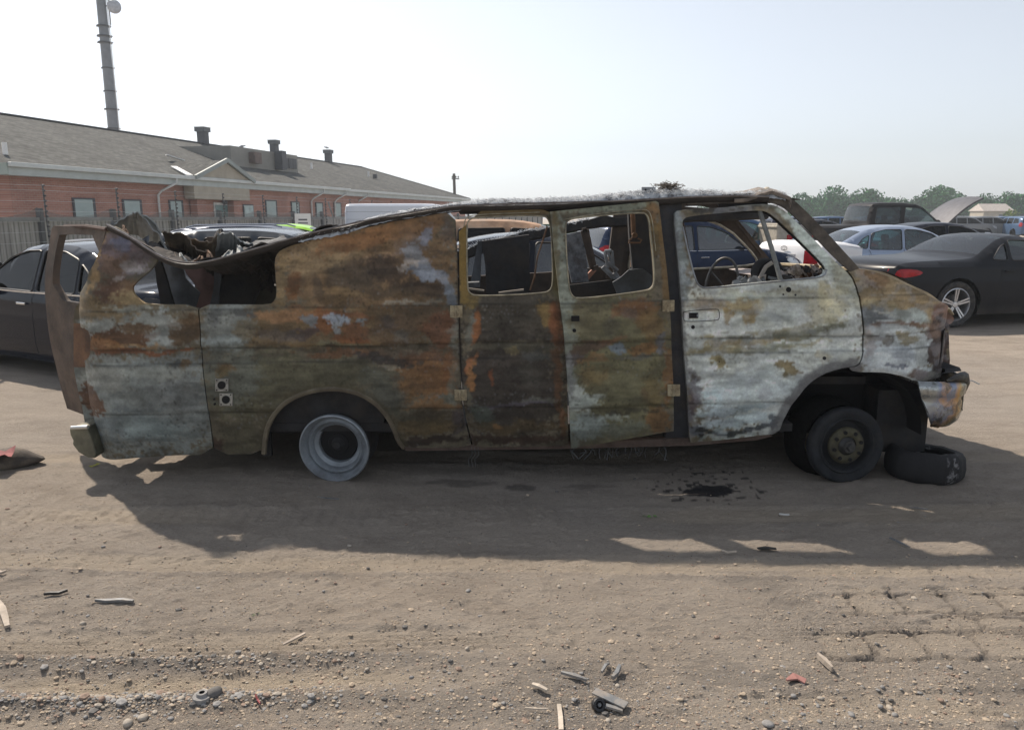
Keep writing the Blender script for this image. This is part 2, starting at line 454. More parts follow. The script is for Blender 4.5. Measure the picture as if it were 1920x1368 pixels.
BL = [  # u, v, ru, rv, angle, colour (as seen in open shade), alpha, softness
 (270, 760, 190, 110, 0, (104, 113, 118), 1, .5), (250, 800, 90, 30, 0, (92, 106, 118), .7, .8), (330, 740, 60, 60, 0, (86, 92, 98), .7, .9), (200, 710, 50, 35, 0, (118, 124, 126), .8, .8), (300, 700, 60, 18, 0, (118, 126, 128), .7, .8),
 (290, 805, 70, 25, 0, (110, 126, 134), .7, .8), (172, 752, 16, 32, -15, (92, 66, 52), .95, .2), (240, 770, 30, 14, 20, (66, 74, 82), .6, .9),
 (265, 620, 120, 40, 0, (110, 118, 122), .95, .4), (240, 632, 62, 15, -4, (96, 62, 36), .95, .3), (262, 612, 42, 12, 0, (84, 66, 48), .9, .5), (350, 616, 28, 26, 0, (88, 68, 44), .9, .3), (200, 645, 40, 10, 0, (130, 84, 40), .9, .4), (272, 656, 105, 5, -1, (140, 78, 38), .95, .3), (255, 646, 60, 4, 0, (160, 120, 60), .6, .5), (300, 630, 30, 8, 10, (128, 138, 146), .5, .6), (320, 600, 20, 16, 0, (128, 136, 142), .5, .6), (330, 683, 16, 6, 0, (70, 76, 80), .9, .3), (352, 684, 12, 6, 0, (96, 74, 44), .9, .3),
 (200, 575, 70, 26, 0, (112, 98, 74), .9, .5), (230, 548, 60, 26, 10, (106, 78, 52), .9, .5), (200, 542, 26, 26, 0, (92, 58, 42), .8, .6), (245, 563, 45, 14, 10, (128, 116, 88), .8, .4), (240, 580, 50, 6, 0, (128, 134, 132), .7, .5),
 (228, 478, 60, 46, 0, (94, 84, 92), 1, .4), (215, 500, 34, 26, 0, (108, 86, 68), .7, .6), (250, 500, 30, 14, 0, (124, 126, 136), .8, .5), (225, 455, 20, 12, 0, (86, 92, 118), .8, .5), (178, 490, 9, 60, 14, (140, 118, 84), .9, .4), (265, 480, 26, 14, 20, (80, 76, 84), .7, .6), (215, 520, 14, 8, 0, (150, 146, 150), .6, .5),
 (690, 500, 190, 110, 0, (112, 90, 64), 1, .3), (600, 480, 90, 40, -10, (128, 112, 88), .9, .7), (690, 448, 120, 20, -13, (150, 100, 50), .9, .6), (780, 425, 70, 18, -14, (128, 92, 52), .8, .7), (650, 430, 60, 8, -14, (140, 120, 90), .6, .7),
 (700, 490, 60, 10, -6, (148, 124, 98), .6, .8), (660, 520, 60, 32, 0, (74, 66, 58), .85, .8), (720, 505, 50, 22, 5, (66, 56, 50), .9, .7), (790, 535, 70, 22, 4, (64, 52, 42), .9, .7), (720, 548, 80, 14, 0, (78, 66, 50), .7, .8), (600, 535, 18, 34, 0, (128, 100, 66), .7, .8), (640, 552, 40, 14, 0, (124, 100, 62), .7, .8), (550, 540, 16, 30, 10, (122, 78, 36), .9, .4), (525, 520, 12, 70, 0, (120, 104, 76), .8, .6),
 (600, 540, 10, 24, -20, (70, 62, 54), .7, .7), (770, 470, 36, 30, 0, (92, 84, 84), .7, .9), (795, 440, 11, 18, 8, (104, 110, 128), .9, .25), (780, 480, 28, 22, 30, (110, 116, 128), .9, .35), (805, 505, 44, 15, 8, (108, 118, 136), .95, .3), (765, 495, 22, 8, -20, (140, 136, 136), .8, .4), (835, 520, 16, 16, 0, (104, 112, 128), .8, .4), (846, 550, 12, 26, 0, (96, 106, 122), .9, .4), (840, 430, 16, 36, 0, (90, 80, 76), .7, .7), (830, 470, 20, 30, 0, (104, 84, 62), .5, .9),
 (620, 615, 250, 44, 0, (100, 86, 64), 1, .25), (430, 610, 60, 44, 0, (104, 112, 116), .95, .4), (420, 640, 50, 14, 0, (118, 130, 138), .8, .5), (460, 590, 30, 8, 0, (60, 64, 70), .7, .4), (470, 620, 30, 20, 0, (96, 90, 76), .8, .6), (400, 600, 14, 12, 0, (80, 86, 92), .8, .5),
 (560, 592, 90, 12, -2, (140, 100, 62), .9, .5), (505, 590, 28, 12, 0, (140, 104, 68), .8, .5), (612, 605, 26, 28, 0, (140, 82, 34), .9, .4), (668, 614, 26, 24, 10, (142, 84, 40), .75, .6), (660, 640, 40, 12, 0, (150, 84, 30), .8, .5), (640, 588, 60, 8, 0, (138, 84, 44), .8, .6), (565, 624, 34, 12, -12, (66, 56, 58), .9, .4), (530, 628, 40, 14, 0, (76, 72, 72), .7, .6), (582, 598, 20, 10, 0, (94, 104, 116), .9, .3), (634, 603, 17, 12, 0, (116, 128, 146), .95, .25), (634, 617, 8, 13, 0, (112, 120, 130), .95, .25), (672, 597, 12, 5, -15, (100, 112, 122), .9, .3),
 (745, 615, 60, 36, 0, (84, 70, 56), .9, .6), (735, 600, 20, 12, 0, (66, 62, 64), .7, .6), (800, 590, 50, 18, 0, (80, 66, 52), .7, .8), (825, 615, 26, 36, 10, (112, 66, 42), .85, .5), (760, 626, 20, 14, 0, (86, 92, 96), .5, .8), (850, 625, 10, 40, 0, (98, 106, 108), .6, .7), (770, 567, 60, 3.5, -3, (116, 120, 118), .6, .5),
 (620, 655, 240, 6, -1, (54, 50, 44), .7, .8), (640, 649, 60, 4, 0, (100, 104, 88), .7, .5),
 (520, 730, 150, 70, 0, (80, 80, 66), 1, .4), (440, 700, 60, 60, 0, (84, 90, 88), .8, .6), (610, 700, 110, 40, 0, (74, 74, 62), .9, .6), (650, 666, 90, 9, 0, (108, 70, 42), .85, .5), (430, 690, 20, 12, 0, (110, 82, 46), .6, .7), (422, 700, 14, 14, 0, (96, 84, 56), .8, .5), (720, 672, 60, 8, 4, (54, 52, 54), .9, .4), (760, 660, 60, 7, 0, (90, 82, 74), .8, .6), (800, 668, 60, 12, 0, (104, 70, 48), .8, .7), (770, 680, 60, 8, 2, (60, 54, 52), .8, .5), (745, 684, 30, 4, 4, (128, 124, 112), .7, .4),
 (800, 712, 58, 40, 0, (136, 92, 44), .95, .35), (770, 720, 30, 30, 0, (116, 86, 48), .6, .8), (840, 690, 18, 40, 5, (134, 84, 40), .8, .5), (840, 745, 18, 8, 0, (78, 80, 76), .95, .2), (815, 762, 60, 6, 0, (128, 92, 48), .8, .5), (720, 740, 40, 34, 20, (62, 66, 64), .85, .7), (700, 705, 40, 20, 0, (70, 74, 70), .7, .8), (850, 720, 8, 60, 0, (92, 98, 94), .6, .7),
 (800, 795, 60, 26, 0, (84, 72, 46), .9, .5), (760, 775, 40, 10, 0, (60, 62, 56), .8, .6), (810, 775, 60, 7, 0, (66, 60, 48), .8, .6), (855, 790, 16, 30, 0, (64, 58, 66), .8, .6), (830, 805, 30, 10, 0, (98, 84, 54), .6, .7), (800, 828, 90, 9, 0, (54, 44, 38), 1, .3),
 (450, 820, 50, 40, 0, (74, 72, 60), .9, .6), (400, 835, 22, 18, 0, (60, 42, 36), .9, .5), (600, 745, 90, 10, 0, (66, 58, 46), .6, .8), (500, 800, 20, 50, 10, (70, 66, 54), .8, .7),
 # rear side door
 (960, 600, 105, 60, 0, (62, 60, 56), 1, .3), (960, 720, 110, 110, 0, (54, 50, 48), 1, .3), (872, 480, 14, 100, 0, (118, 98, 54), 1, .4), (955, 398, 100, 10, 0, (100, 84, 52), 1, .5), (1043, 470, 12, 90, 0, (92, 92, 70), 1, .5), (870, 410, 14, 16, 0, (130, 84, 44), .8, .5), (890, 610, 10, 36, 4, (160, 92, 34), .95, .4), (878, 612, 8, 40, 0, (90, 94, 92), .8, .5), (880, 560, 16, 14, 0, (124, 108, 50), .9, .5), (893, 702, 7, 34, -4, (158, 104, 42), .95, .35), (884, 680, 7, 14, 0, (170, 100, 50), .9, .3), (880, 740, 10, 24, -8, (92, 92, 84), .8, .5), (930, 710, 5, 13, 5, (136, 70, 30), .9, .3),
 (1022, 585, 18, 22, 0, (130, 108, 50), .9, .5), (1042, 610, 14, 46, -6, (142, 78, 34), .9, .5), (1050, 700, 8, 110, 0, (100, 66, 40), .9, .5), (1054, 790, 8, 40, 0, (112, 74, 40), .9, .5), (960, 650, 90, 10, 0, (76, 76, 68), .8, .6), (958, 660, 16, 8, 0, (104, 98, 72), .8, .5), (1010, 665, 30, 10, 0, (70, 76, 78), .6, .7), (970, 758, 80, 4, -2, (82, 80, 96), .8, .5), (1010, 752, 44, 5, -2, (88, 92, 90), .7, .6), (910, 780, 34, 20, 20, (74, 86, 84), .7, .6), (960, 800, 90, 14, 0, (78, 66, 44), .8, .6), (940, 796, 10, 5, 0, (130, 92, 40), .8, .5), (960, 825, 100, 9, 0, (62, 46, 38), 1, .4), (1000, 700, 30, 24, 0, (64, 64, 62), .6, .8), (1054, 770, 4, 14, 15, (130, 90, 70), .8, .4),
 # front side door
 (1150, 690, 120, 150, 0, (92, 92, 72), 1, .2), (1061, 640, 24, 240, -3, (108, 116, 112), 1, .35), (1140, 390, 110, 12, -4, (108, 116, 108), .9, .5), (1222, 430, 12, 60, 0, (112, 96, 58), .9, .5), (1228, 400, 10, 20, 0, (130, 96, 50), .8, .5), (1190, 578, 50, 22, -6, (126, 82, 42), .9, .5), (1176, 590, 20, 14, 0, (92, 82, 78), .8, .5), (1215, 600, 26, 26, 0, (112, 90, 50), .8, .6), (1100, 600, 34, 34, 0, (98, 96, 78), .8, .6), (1140, 610, 20, 20, 0, (78, 78, 72), .6, .7), (1230, 620, 22, 30, 0, (120, 96, 50), .6, .7),
 (1110, 652, 40, 14, -8, (84, 70, 62), .9, .4), (1080, 668, 24, 12, 0, (76, 72, 76), .9, .4), (1166, 652, 18, 9, -5, (92, 106, 122), .95, .3), (1150, 640, 30, 6, -8, (120, 84, 62), .7, .5), (1212, 653, 34, 9, -6, (138, 100, 48), .95, .3), (1245, 645, 10, 20, 0, (80, 84, 94), .9, .4), (1120, 672, 36, 6, -6, (128, 100, 60), .8, .4), (1200, 668, 40, 5, -8, (84, 86, 84), .8, .4), (1255, 700, 8, 50, 0, (130, 92, 44), .9, .5),
 (1088, 745, 20, 34, -10, (140, 150, 154), .95, .5), (1110, 750, 28, 14, -15, (132, 144, 146), .8, .6), (1072, 700, 8, 50, 0, (110, 116, 124), .8, .6), (1120, 700, 30, 18, 0, (118, 100, 62), .5, .8), (1100, 800, 44, 26, 0, (112, 124, 128), .95, .5), (1150, 782, 24, 8, -6, (128, 138, 136), .8, .5), (1160, 805, 60, 16, -8, (92, 98, 92), .8, .7), (1240, 785, 24, 30, 0, (132, 96, 48), .9, .4), (1225, 730, 24, 34, 0, (106, 92, 58), .6, .8), (1180, 772, 80, 3.5, -5, (58, 58, 50), .8, .5), (1210, 735, 10, 8, 0, (84, 72, 52), .7, .5),
 # front door
 (1450, 640, 190, 190, 0, (136, 144, 148), 1, .15), (1420, 560, 160, 22, -4, (112, 114, 108), .95, .6), (1350, 565, 60, 12, -3, (104, 98, 92), .8, .6), (1470, 596, 100, 10, -4, (104, 110, 112), .6, .8), (1340, 700, 50, 14, -6, (112, 118, 122), .6, .8), (1430, 668, 70, 6, -8, (98, 104, 104), .6, .7), (1520, 580, 24, 40, 12, (106, 104, 90), .6, .7), (1310, 640, 20, 60, 0, (112, 120, 126), .6, .8), (1400, 550, 60, 5, -3, (120, 128, 126), .8, .5), (1272, 470, 14, 110, -4, (92, 100, 104), 1, .4), (1350, 388, 90, 12, 0, (58, 58, 58), 1, .5), (1440, 384, 60, 10, 0, (100, 106, 108), .9, .6), (1520, 455, 20, 90, -41, (136, 148, 150), 1, .5), (1590, 530, 26, 60, -25, (118, 122, 116), .9, .6),
 (1366, 588, 11, 20, 0, (116, 104, 76), .9, .35), (1408, 580, 18, 24, 20, (114, 104, 80), .9, .35), (1395, 565, 40, 10, 0, (116, 110, 90), .8, .5), (1462, 575, 50, 30, 0, (124, 134, 140), .6, .8), (1550, 580, 40, 44, 0, (126, 126, 112), .85, .6), (1545, 552, 14, 30, 0, (134, 132, 116), .8, .6), (1500, 600, 20, 18, 0, (146, 154, 160), .7, .6), (1480, 620, 34, 10, 0, (150, 158, 166), .7, .5),
 (1470, 628, 130, 11, -5, (88, 92, 84), .9, .45), (1500, 612, 90, 6, -6, (104, 104, 92), .8, .5), (1400, 640, 90, 6, -5, (112, 104, 84), .8, .5), (1360, 655, 80, 8, -3, (108, 102, 78), .85, .5), (1440, 650, 60, 6, -5, (92, 96, 84), .8, .5), (1510, 648, 50, 5, -8, (110, 108, 90), .7, .5), (1349, 676, 12, 11, 0, (104, 96, 66), .9, .35), (1474, 684, 22, 8, 5, (94, 86, 66), .95, .25), (1484, 696, 20, 9, 0, (92, 86, 68), .95, .25), (1545, 671, 14, 10, -20, (116, 116, 108), .8, .5), (1330, 628, 16, 5, -5, (112, 108, 84), .8, .5), (1410, 618, 22, 4, -6, (100, 98, 80), .8, .5),
 (1400, 730, 110, 40, -4, (142, 154, 162), .9, .5), (1330, 745, 30, 24, 0, (138, 156, 168), .7, .7), (1410, 710, 16, 12, 0, (118, 126, 136), .6, .7), (1440, 735, 10, 12, 0, (118, 124, 134), .6, .7), (1380, 765, 80, 8, -5, (112, 128, 140), .7, .6), (1390, 785, 90, 10, -5, (126, 142, 154), .8, .5), (1297, 730, 9, 44, -4, (74, 72, 78), .9, .5), (1293, 780, 8, 40, 0, (66, 60, 66), .9, .5), (1310, 805, 22, 14, 0, (36, 40, 44), .95, .3), (1370, 806, 60, 6, -3, (38, 44, 48), .95, .3), (1425, 798, 30, 6, -12, (40, 46, 50), .95, .3), (1450, 786, 12, 10, -45, (46, 52, 58), .9, .3), (1360, 815, 60, 4, -3, (112, 122, 124), .8, .4), (1350, 803, 16, 4, 0, (110, 122, 128), .8, .3),
 (1500, 735, 30, 40, 40, (120, 130, 138), .6, .6), (1520, 712, 34, 9, -38, (74, 76, 80), .85, .5), (1570, 692, 36, 7, -8, (78, 78, 82), .85, .5), (1482, 765, 8, 34, 30, (76, 78, 84), .85, .5),
 # fender
 (1690, 560, 110, 50, 20, (112, 102, 84), 1, .35), (1640, 520, 40, 26, 10, (98, 82, 66), .9, .5), (1650, 570, 40, 14, 0, (108, 106, 92), .7, .7), (1645, 598, 36, 26, 10, (82, 90, 100), .9, .35), (1700, 592, 44, 14, 12, (108, 118, 124), .9, .4), (1720, 600, 30, 8, 8, (120, 132, 138), .7, .5), (1770, 590, 26, 20, 20, (96, 74, 68), .9, .4), (1660, 585, 26, 3, 15, (124, 128, 128), .7, .4),
 (1690, 655, 84, 50, 0, (136, 146, 156), 1, .25), (1660, 620, 50, 8, -4, (118, 126, 134), .8, .5), (1700, 612, 70, 4, -2, (92, 74, 66), .8, .5), (1630, 645, 10, 30, 0, (100, 92, 92), .6, .7), (1650, 638, 30, 6, -3, (86, 86, 86), .9, .35), (1704, 637, 24, 8, -3, (108, 106, 94), .95, .3), (1680, 680, 26, 4, 6, (70, 76, 90), .9, .3), (1700, 660, 30, 16, 10, (106, 116, 132), .6, .7), (1735, 660, 16, 40, 0, (118, 126, 132), .7, .6), (1660, 695, 40, 5, 5, (124, 132, 140), .7, .5), (1730, 702, 24, 10, 0, (76, 66, 64), .9, .5),
 (1764, 650, 17, 60, 0, (58, 50, 50), 1, .3), (1756, 620, 12, 16, 0, (96, 80, 72), .6, .6),
]
def van_paint(X, Y, Z, rng=(0, 2000)):
    u, v = proj(X, Y, Z)
    n1 = fbm(u / 62, v / 44, 61, 4) - .5; n2 = fbm(u / 62 + 7, v / 44 + 3, 77, 4) - .5
    n3 = fbm(u / 14, v / 9, 83, 4) - .5; n4 = fbm(u / 14 + 5, v / 9, 89, 4) - .5
    uu = u + 36 * n1 + 15 * n3; vv = v + 28 * n2 + 14 * n4
    hf = fbm(u / 4.5, v / 3.6, 91, 4); hf2 = fbm(u / 10, v / 7, 95, 4)
    col = np.tile(alb((88, 84, 74)), (len(u), 1))
    for i, (cu, cv, ru, rv, a, c, al, so) in enumerate(BL):
        if not rng[0] <= cu <= rng[1]: continue
        t = R(a); du = uu - cu; dv = vv - cv
        p = du * math.cos(t) + dv * math.sin(t); q = -du * math.sin(t) + dv * math.cos(t)
        d = np.sqrt((p / ru) ** 2 + (q / rv) ** 2)
        near = d < 2.2
        if not near.any(): continue
        th = (hf[near] - .5) * (.8 if cu < 1264 else .35) + (hf2[near] - .5) * .55
        so = so * .7; m = al * (1 - sstep(1 - so * .8, 1 + so * .35, d[near] + th))
        col[near] = col[near] * (1 - m[:, None]) + alb(c) * m[:, None]
    # scale, ash flakes, pits, horizontal runs
    f = fbm(u / 22, v / 16, 101, 5); col *= (0.62 + .76 * f)[:, None]
    g = fbm(u / 3.2, v / 2.6, 103, 3); k = sstep(.66, .78, g) * sstep(.5, .62, fbm(u / 45, v / 30, 105, 3)); k = k * (u < 1262); col = col * (1 - .5 * k[:, None])
    g2 = fbm(u / 3.0, v / 2.4, 107, 3); k = (u < 1262) * sstep(.68, .78, g2) * sstep(.52, .64, fbm(u / 50, v / 28, 109, 3))
    col = col * (1 - .35 * k[:, None]) + np.array([.36, .38, .40]) * (.35 * k[:, None])
    st = fbm(u / 70, v / 3.5, 111, 3); col *= (.86 + .28 * st)[:, None]
    # ash wiped and run into soft streaks
    wv = fbm(u / 55 + 3 * fbm(u / 90, v / 40, 131, 3), v / 11 + 2.5 * fbm(u / 60, v / 50, 133, 3), 135, 4); col *= (.80 + .40 * sstep(.35, .65, wv))[:, None]
    wv = fbm(u / 18 + 4 * fbm(u / 40, v / 30, 137, 3), v / 16 + 4 * fbm(u / 44, v / 36, 139, 3), 141, 3); k = sstep(.46, .58, wv) * (u > 1262) * .22; col = col * (1 - k[:, None]) + np.array([.52, .56, .62]) * k[:, None]
    # ring-like tide marks round scale
    r = fbm(u / 26, v / 15, 113, 3); k = np.exp(-((r - .5) / .012) ** 2) * sstep(.48, .6, fbm(u / 80, v / 60, 115, 2)); col = col * (1 - .45 * k[:, None]) + np.array([.16, .12, .07]) * (.25 * k[:, None])
    # shading below the panel creases, painted in as dark lines
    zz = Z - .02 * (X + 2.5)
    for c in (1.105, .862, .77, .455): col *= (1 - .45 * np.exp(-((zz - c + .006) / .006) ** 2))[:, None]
    lum = col @ np.array([.3, .5, .2]); och = lum[:, None] * np.array([1.25, .98, .70]); k = (u < 1262) * .38 * np.clip((col[:, 0] / np.maximum(col[:, 2], .004) - 1.6) / 2.5, 0, 1); col = col * (1 - k[:, None]) + och * k[:, None]
    rear = (u < 1262)[:, None]; col = np.where(rear, (col / .16) ** 1.12 * .115 + np.array([.016, .014, .011]), (col / .42) ** 1.15 * .365)
    def band(pl, w):
        d = np.full(len(u), 1e9)
        for (a, b), (c_, e) in zip(pl[:-1], pl[1:]):
            L2 = (c_ - a) ** 2 + (e - b) ** 2; t = np.clip(((u - a) * (c_ - a) + (v - b) * (e - b)) / L2, 0, 1); d = np.minimum(d, np.hypot(u - a - t * (c_ - a), v - b - t * (e - b)))
        return 1 - sstep(w * .75, w * 1.25, d + 5 * n3 * 2)
    for pl, w, c_, al in (([(1458, 812), (1468, 785), (1487, 752), (1512, 722), (1540, 702), (1570, 691), (1600, 686)], 15, (66, 68, 74), .85), ([(1640, 697), (1682, 702), (1712, 714)], 7, (120, 126, 130), .7),
        ([(757, 840), (745, 825), (737, 800), (722, 775), (700, 752), (668, 735), (630, 728), (590, 731), (552, 743), (525, 762), (508, 786), (498, 812), (495, 850)], 10, (62, 58, 44), .6),
        ([(868, 400), (868, 560)], 9, (122, 100, 46), .7), ([(870, 398), (1040, 392)], 6, (92, 76, 44), .7), ([(1040, 400), (1044, 540)], 6, (84, 74, 44), .6), ([(1240, 400), (1250, 560)], 7, (110, 84, 46), .6),
        ([(856, 400), (860, 560), (868, 800)], 2.2, (30, 28, 28), .8), ([(1262, 410), (1276, 560), (1290, 800)], 5, (60, 62, 68), .7)):
        k = al * band(pl, w); col = col * (1 - k[:, None]) + alb(c_) * k[:, None]
    col *= (1 - .32 * (u < 1266))[:, None] * (1 - .16 * sstep(700, 840, v))[:, None]  # rear half darker; shading of the lower body painted in towards the bottom
    return np.clip(col, .004, .8)
def attr_mat(name, rough=.82, metal=0.0, bump=.35):
    m = NT(name); v = m.coord(); at = m.n('Attribute', attribute_name='stain')
    n = m.noise(v, 55, 6, .7); n2 = m.noise(v, 210, 3, .6)
    c = m.mix(.45, at.outputs['Color'], m.ramp(n, [(.3, .5), (.7, 1.35)]), 'MULTIPLY')
    rr = m.ramp(m.noise(v, 12, 4), [(.35, rough - .22), (.65, rough + .12)])
    m.set(Base_Color=c, Roughness=rr, Metallic=metal); m.b.inputs['Specular IOR Level'].default_value = .35
    m.bump(m.math('ADD', n, m.math('MULTIPLY', n2, .4)), bump, .006); return m.m
M_VAN = attr_mat('burnt_paint')
def set_stain(me, V, rng=(0, 2000)):
    c = van_paint(V[:, 0], V[:, 1], V[:, 2], rng); a = me.attributes.new('stain', 'FLOAT_COLOR', 'POINT')
    a.data.foreach_set('color', np.column_stack([c, np.ones(len(c))]).astype(np.float32).ravel())
van = empty('burnt_van', (0, 5.55, 0))
tag(van, 'burnt-out long passenger van, rusted and ash-grey, with collapsed rear roof and no windows', 'van')
def vlink(name, me, mats, parent=None):
    o = link(name, me, parent or van, mats)
    if parent is None: o.location = -van.location
    return o
def vb(mb, name, mats, parent=None, **kw):
    o = mb.build(name, mats, parent or van, **kw)
    if parent is None: o.location = -van.location
    return o
def panel(name, outline, holes=(), f=side_d, thick=.03, step=.0125, off=0.0, parent=None, sm=1, world=False, mats=None, smh=2, rng=(0, 2000)):
    o2 = outline if world else VP(outline); h2 = [h if world else VP(h) for h in holes]
    o2 = smooth_poly(o2, sm) if sm else o2; h2 = [smooth_poly(h, smh) for h in h2]
    V, F = fill(o2, h2, step); g = (lambda x, z: f(x, z) + off) if off else f
    vs, fs = shell(V, F, g, thick)
    me = bpy.data.meshes.new(name); me.from_pydata(vs.tolist(), [], fs); me.update(); fin(me, 40)
    vv = np.empty(len(me.vertices) * 3); me.vertices.foreach_get('co', vv); set_stain(me, vv.reshape(-1, 3), rng)
    return vlink(name, me, mats or [M_VAN], parent), V
# body panels
q_corner, _ = panel('rear_corner_panel', [(200, 426), (214, 424), (240, 440), (268, 457), (296, 478), (293, 490), (284, 503), (264, 520), (248, 535), (247, 546), (258, 559), (275, 571), (372, 571), (373, 600), (377, 660), (384, 730), (395, 800), (400, 852), (300, 854), (190, 851), (181, 846), (168, 815), (159, 790), (155, 765), (148, 740), (142, 700), (140, 682), (155, 678), (166, 672), (171, 660), (171, 632), (165, 616), (152, 612), (137, 609), (139, 592), (147, 565), (158, 535), (172, 495), (186, 458)], thick=.02, step=.012, rng=(0, 378))
q_side, _ = panel('quarter_panel', [(375, 571), (440, 571), (505, 572), (516, 562), (518, 545), (514, 515), (512, 488), (518, 474), (532, 465), (560, 456), (640, 437), (700, 424), (780, 405), (853, 394), (857, 470), (859, 560), (862, 660), (867, 770), (880, 820), (885, 839), (757, 840), (745, 825), (737, 800), (722, 775), (700, 752), (668, 735), (630, 728), (590, 731), (552, 743), (525, 762), (508, 786), (498, 812), (495, 850), (403, 852), (397, 800), (386, 730), (379, 660), (375, 600)], thick=.02, step=.012, rng=(378, 859))
door_a, _ = panel('rear_side_door', [(860, 392), (1050, 385), (1054, 470), (1056, 560), (1062, 700), (1066, 832), (1064, 834), (960, 838), (888, 839), (883, 820), (870, 770), (865, 700), (862, 560)],
    [[(875, 425), (879, 411), (896, 407), (1018, 403), (1030, 412), (1034, 440), (1037, 520), (1034, 543), (1020, 550), (895, 555), (880, 550), (876, 535)]], thick=.045, step=.012, off=-.003, rng=(860, 1058))
def f_b(X, Z): return side_d(X, Z) - .075 + .065 * np.clip((np.asarray(X) - .25) / .75, 0, 1) - .02 * np.clip((.8 - np.asarray(Z)) / .6, 0, 1)
door_b, _ = panel('front_side_door', [(1031, 397), (1228, 377), (1234, 380), (1246, 480), (1254, 560), (1258, 640), (1262, 806), (1069, 833), (1067, 780), (1062, 700), (1056, 620), (1048, 560), (1038, 470)],
    [[(1058, 425), (1062, 413), (1080, 408), (1200, 398), (1212, 402), (1217, 420), (1226, 520), (1223, 538), (1210, 545), (1085, 559), (1070, 553), (1064, 530)]], thick=.045, step=.012, f=f_b, sm=0, rng=(1059, 1264))
door_f, _ = panel('front_door', [(1262, 403), (1272, 393), (1350, 390), (1400, 384), (1440, 382), (1462, 389), (1482, 405), (1522, 445), (1562, 487), (1588, 508), (1602, 528), (1612, 570), (1617, 610), (1616, 650), (1611, 680), (1600, 686), (1570, 691), (1540, 702), (1512, 722), (1487, 752), (1468, 785), (1458, 812), (1420, 816), (1300, 829), (1293, 829), (1289, 760), (1284, 680), (1276, 560), (1269, 470)],
    [[(1280, 425), (1279, 412), (1292, 405), (1380, 397), (1428, 394), (1445, 400), (1480, 432), (1540, 490), (1550, 505), (1547, 517), (1530, 521), (1470, 526), (1330, 540), (1312, 538), (1303, 525), (1292, 480)]], thick=.05, step=.0125, off=-.004, rng=(1265, 1600))
fend, _ = panel('front_fender', [(1592, 506), (1610, 503), (1650, 512), (1700, 534), (1750, 560), (1782, 580), (1790, 594), (1788, 604), (1778, 610), (1781, 660), (1781, 688), (1770, 700), (1760, 706), (1712, 714), (1704, 709), (1682, 702), (1650, 697), (1600, 697), (1590, 688), (1605, 687), (1614, 680), (1620, 650), (1621, 610), (1616, 570), (1606, 528)], thick=.02, step=.012, rng=(1601, 1900))
# pillar between the side doors and the front door, set back
def f_p(X, Z): return side_y(X, Z) + .035
panel('door_pillar', [(1226, 374), (1280, 374), (1284, 560), (1296, 700), (1300, 832), (1250, 836), (1245, 560)], f=f_p, thick=.10, step=.03, sm=0, mats=[mat('sooty_pillar', (.026, .028, .034), .75, .1, .4, 8, .4, 30, dirt=(.06, .05, .04))])
# sill strip along the bottom
panel('sill', [(750, 834), (880, 834), (1069, 830), (1300, 822), (1430, 812), (1450, 818), (1420, 826), (1300, 836), (1069, 842), (760, 846)], f=lambda x, z: side_y(x, z) + .012, thick=.06, step=.03, sm=0, mats=[mat('sill_rust', (.075, .05, .04), .85, 0, .5, 9, .5, 40, dirt=(.14, .11, .09))])
# wheel-arch lips
def lip(px, w=.012, r=.016):
    mb = MB(); pts = []
    for a, b in smooth_poly(px, 2, False):
        X, Z = VS(a, b); pts.append((X, float(side_d(X, Z)) + .004, Z))
    mb.tube(pts, r, 6); return mb
M_DARK = mat('soot_metal', (.020, .020, .022), .8, 0, .5, 9, .4, 30, dirt=(.045, .035, .028))
M_RUST = mat('rusted_steel', (.16, .085, .045), .85, 0, .5, 8, .4, 35, dirt=(.05, .04, .035))
M_ASH = mat('ash_metal', (.24, .26, .28), .75, .1, .4, 9, .4, 35, dirt=(.08, .07, .065))
M_OLIVE = mat('scorched_trim', (.13, .11, .075), .8, 0, .4, 10, .3, 40, dirt=(.08, .06, .04))
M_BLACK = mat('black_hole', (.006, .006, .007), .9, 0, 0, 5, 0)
vb(lip([(757, 840), (745, 825), (737, 800), (722, 775), (700, 752), (668, 735), (630, 728), (590, 731), (552, 743), (525, 762), (508, 786), (498, 812), (495, 850)]), 'wheel_arch_lip', M_OLIVE, smooth=50)
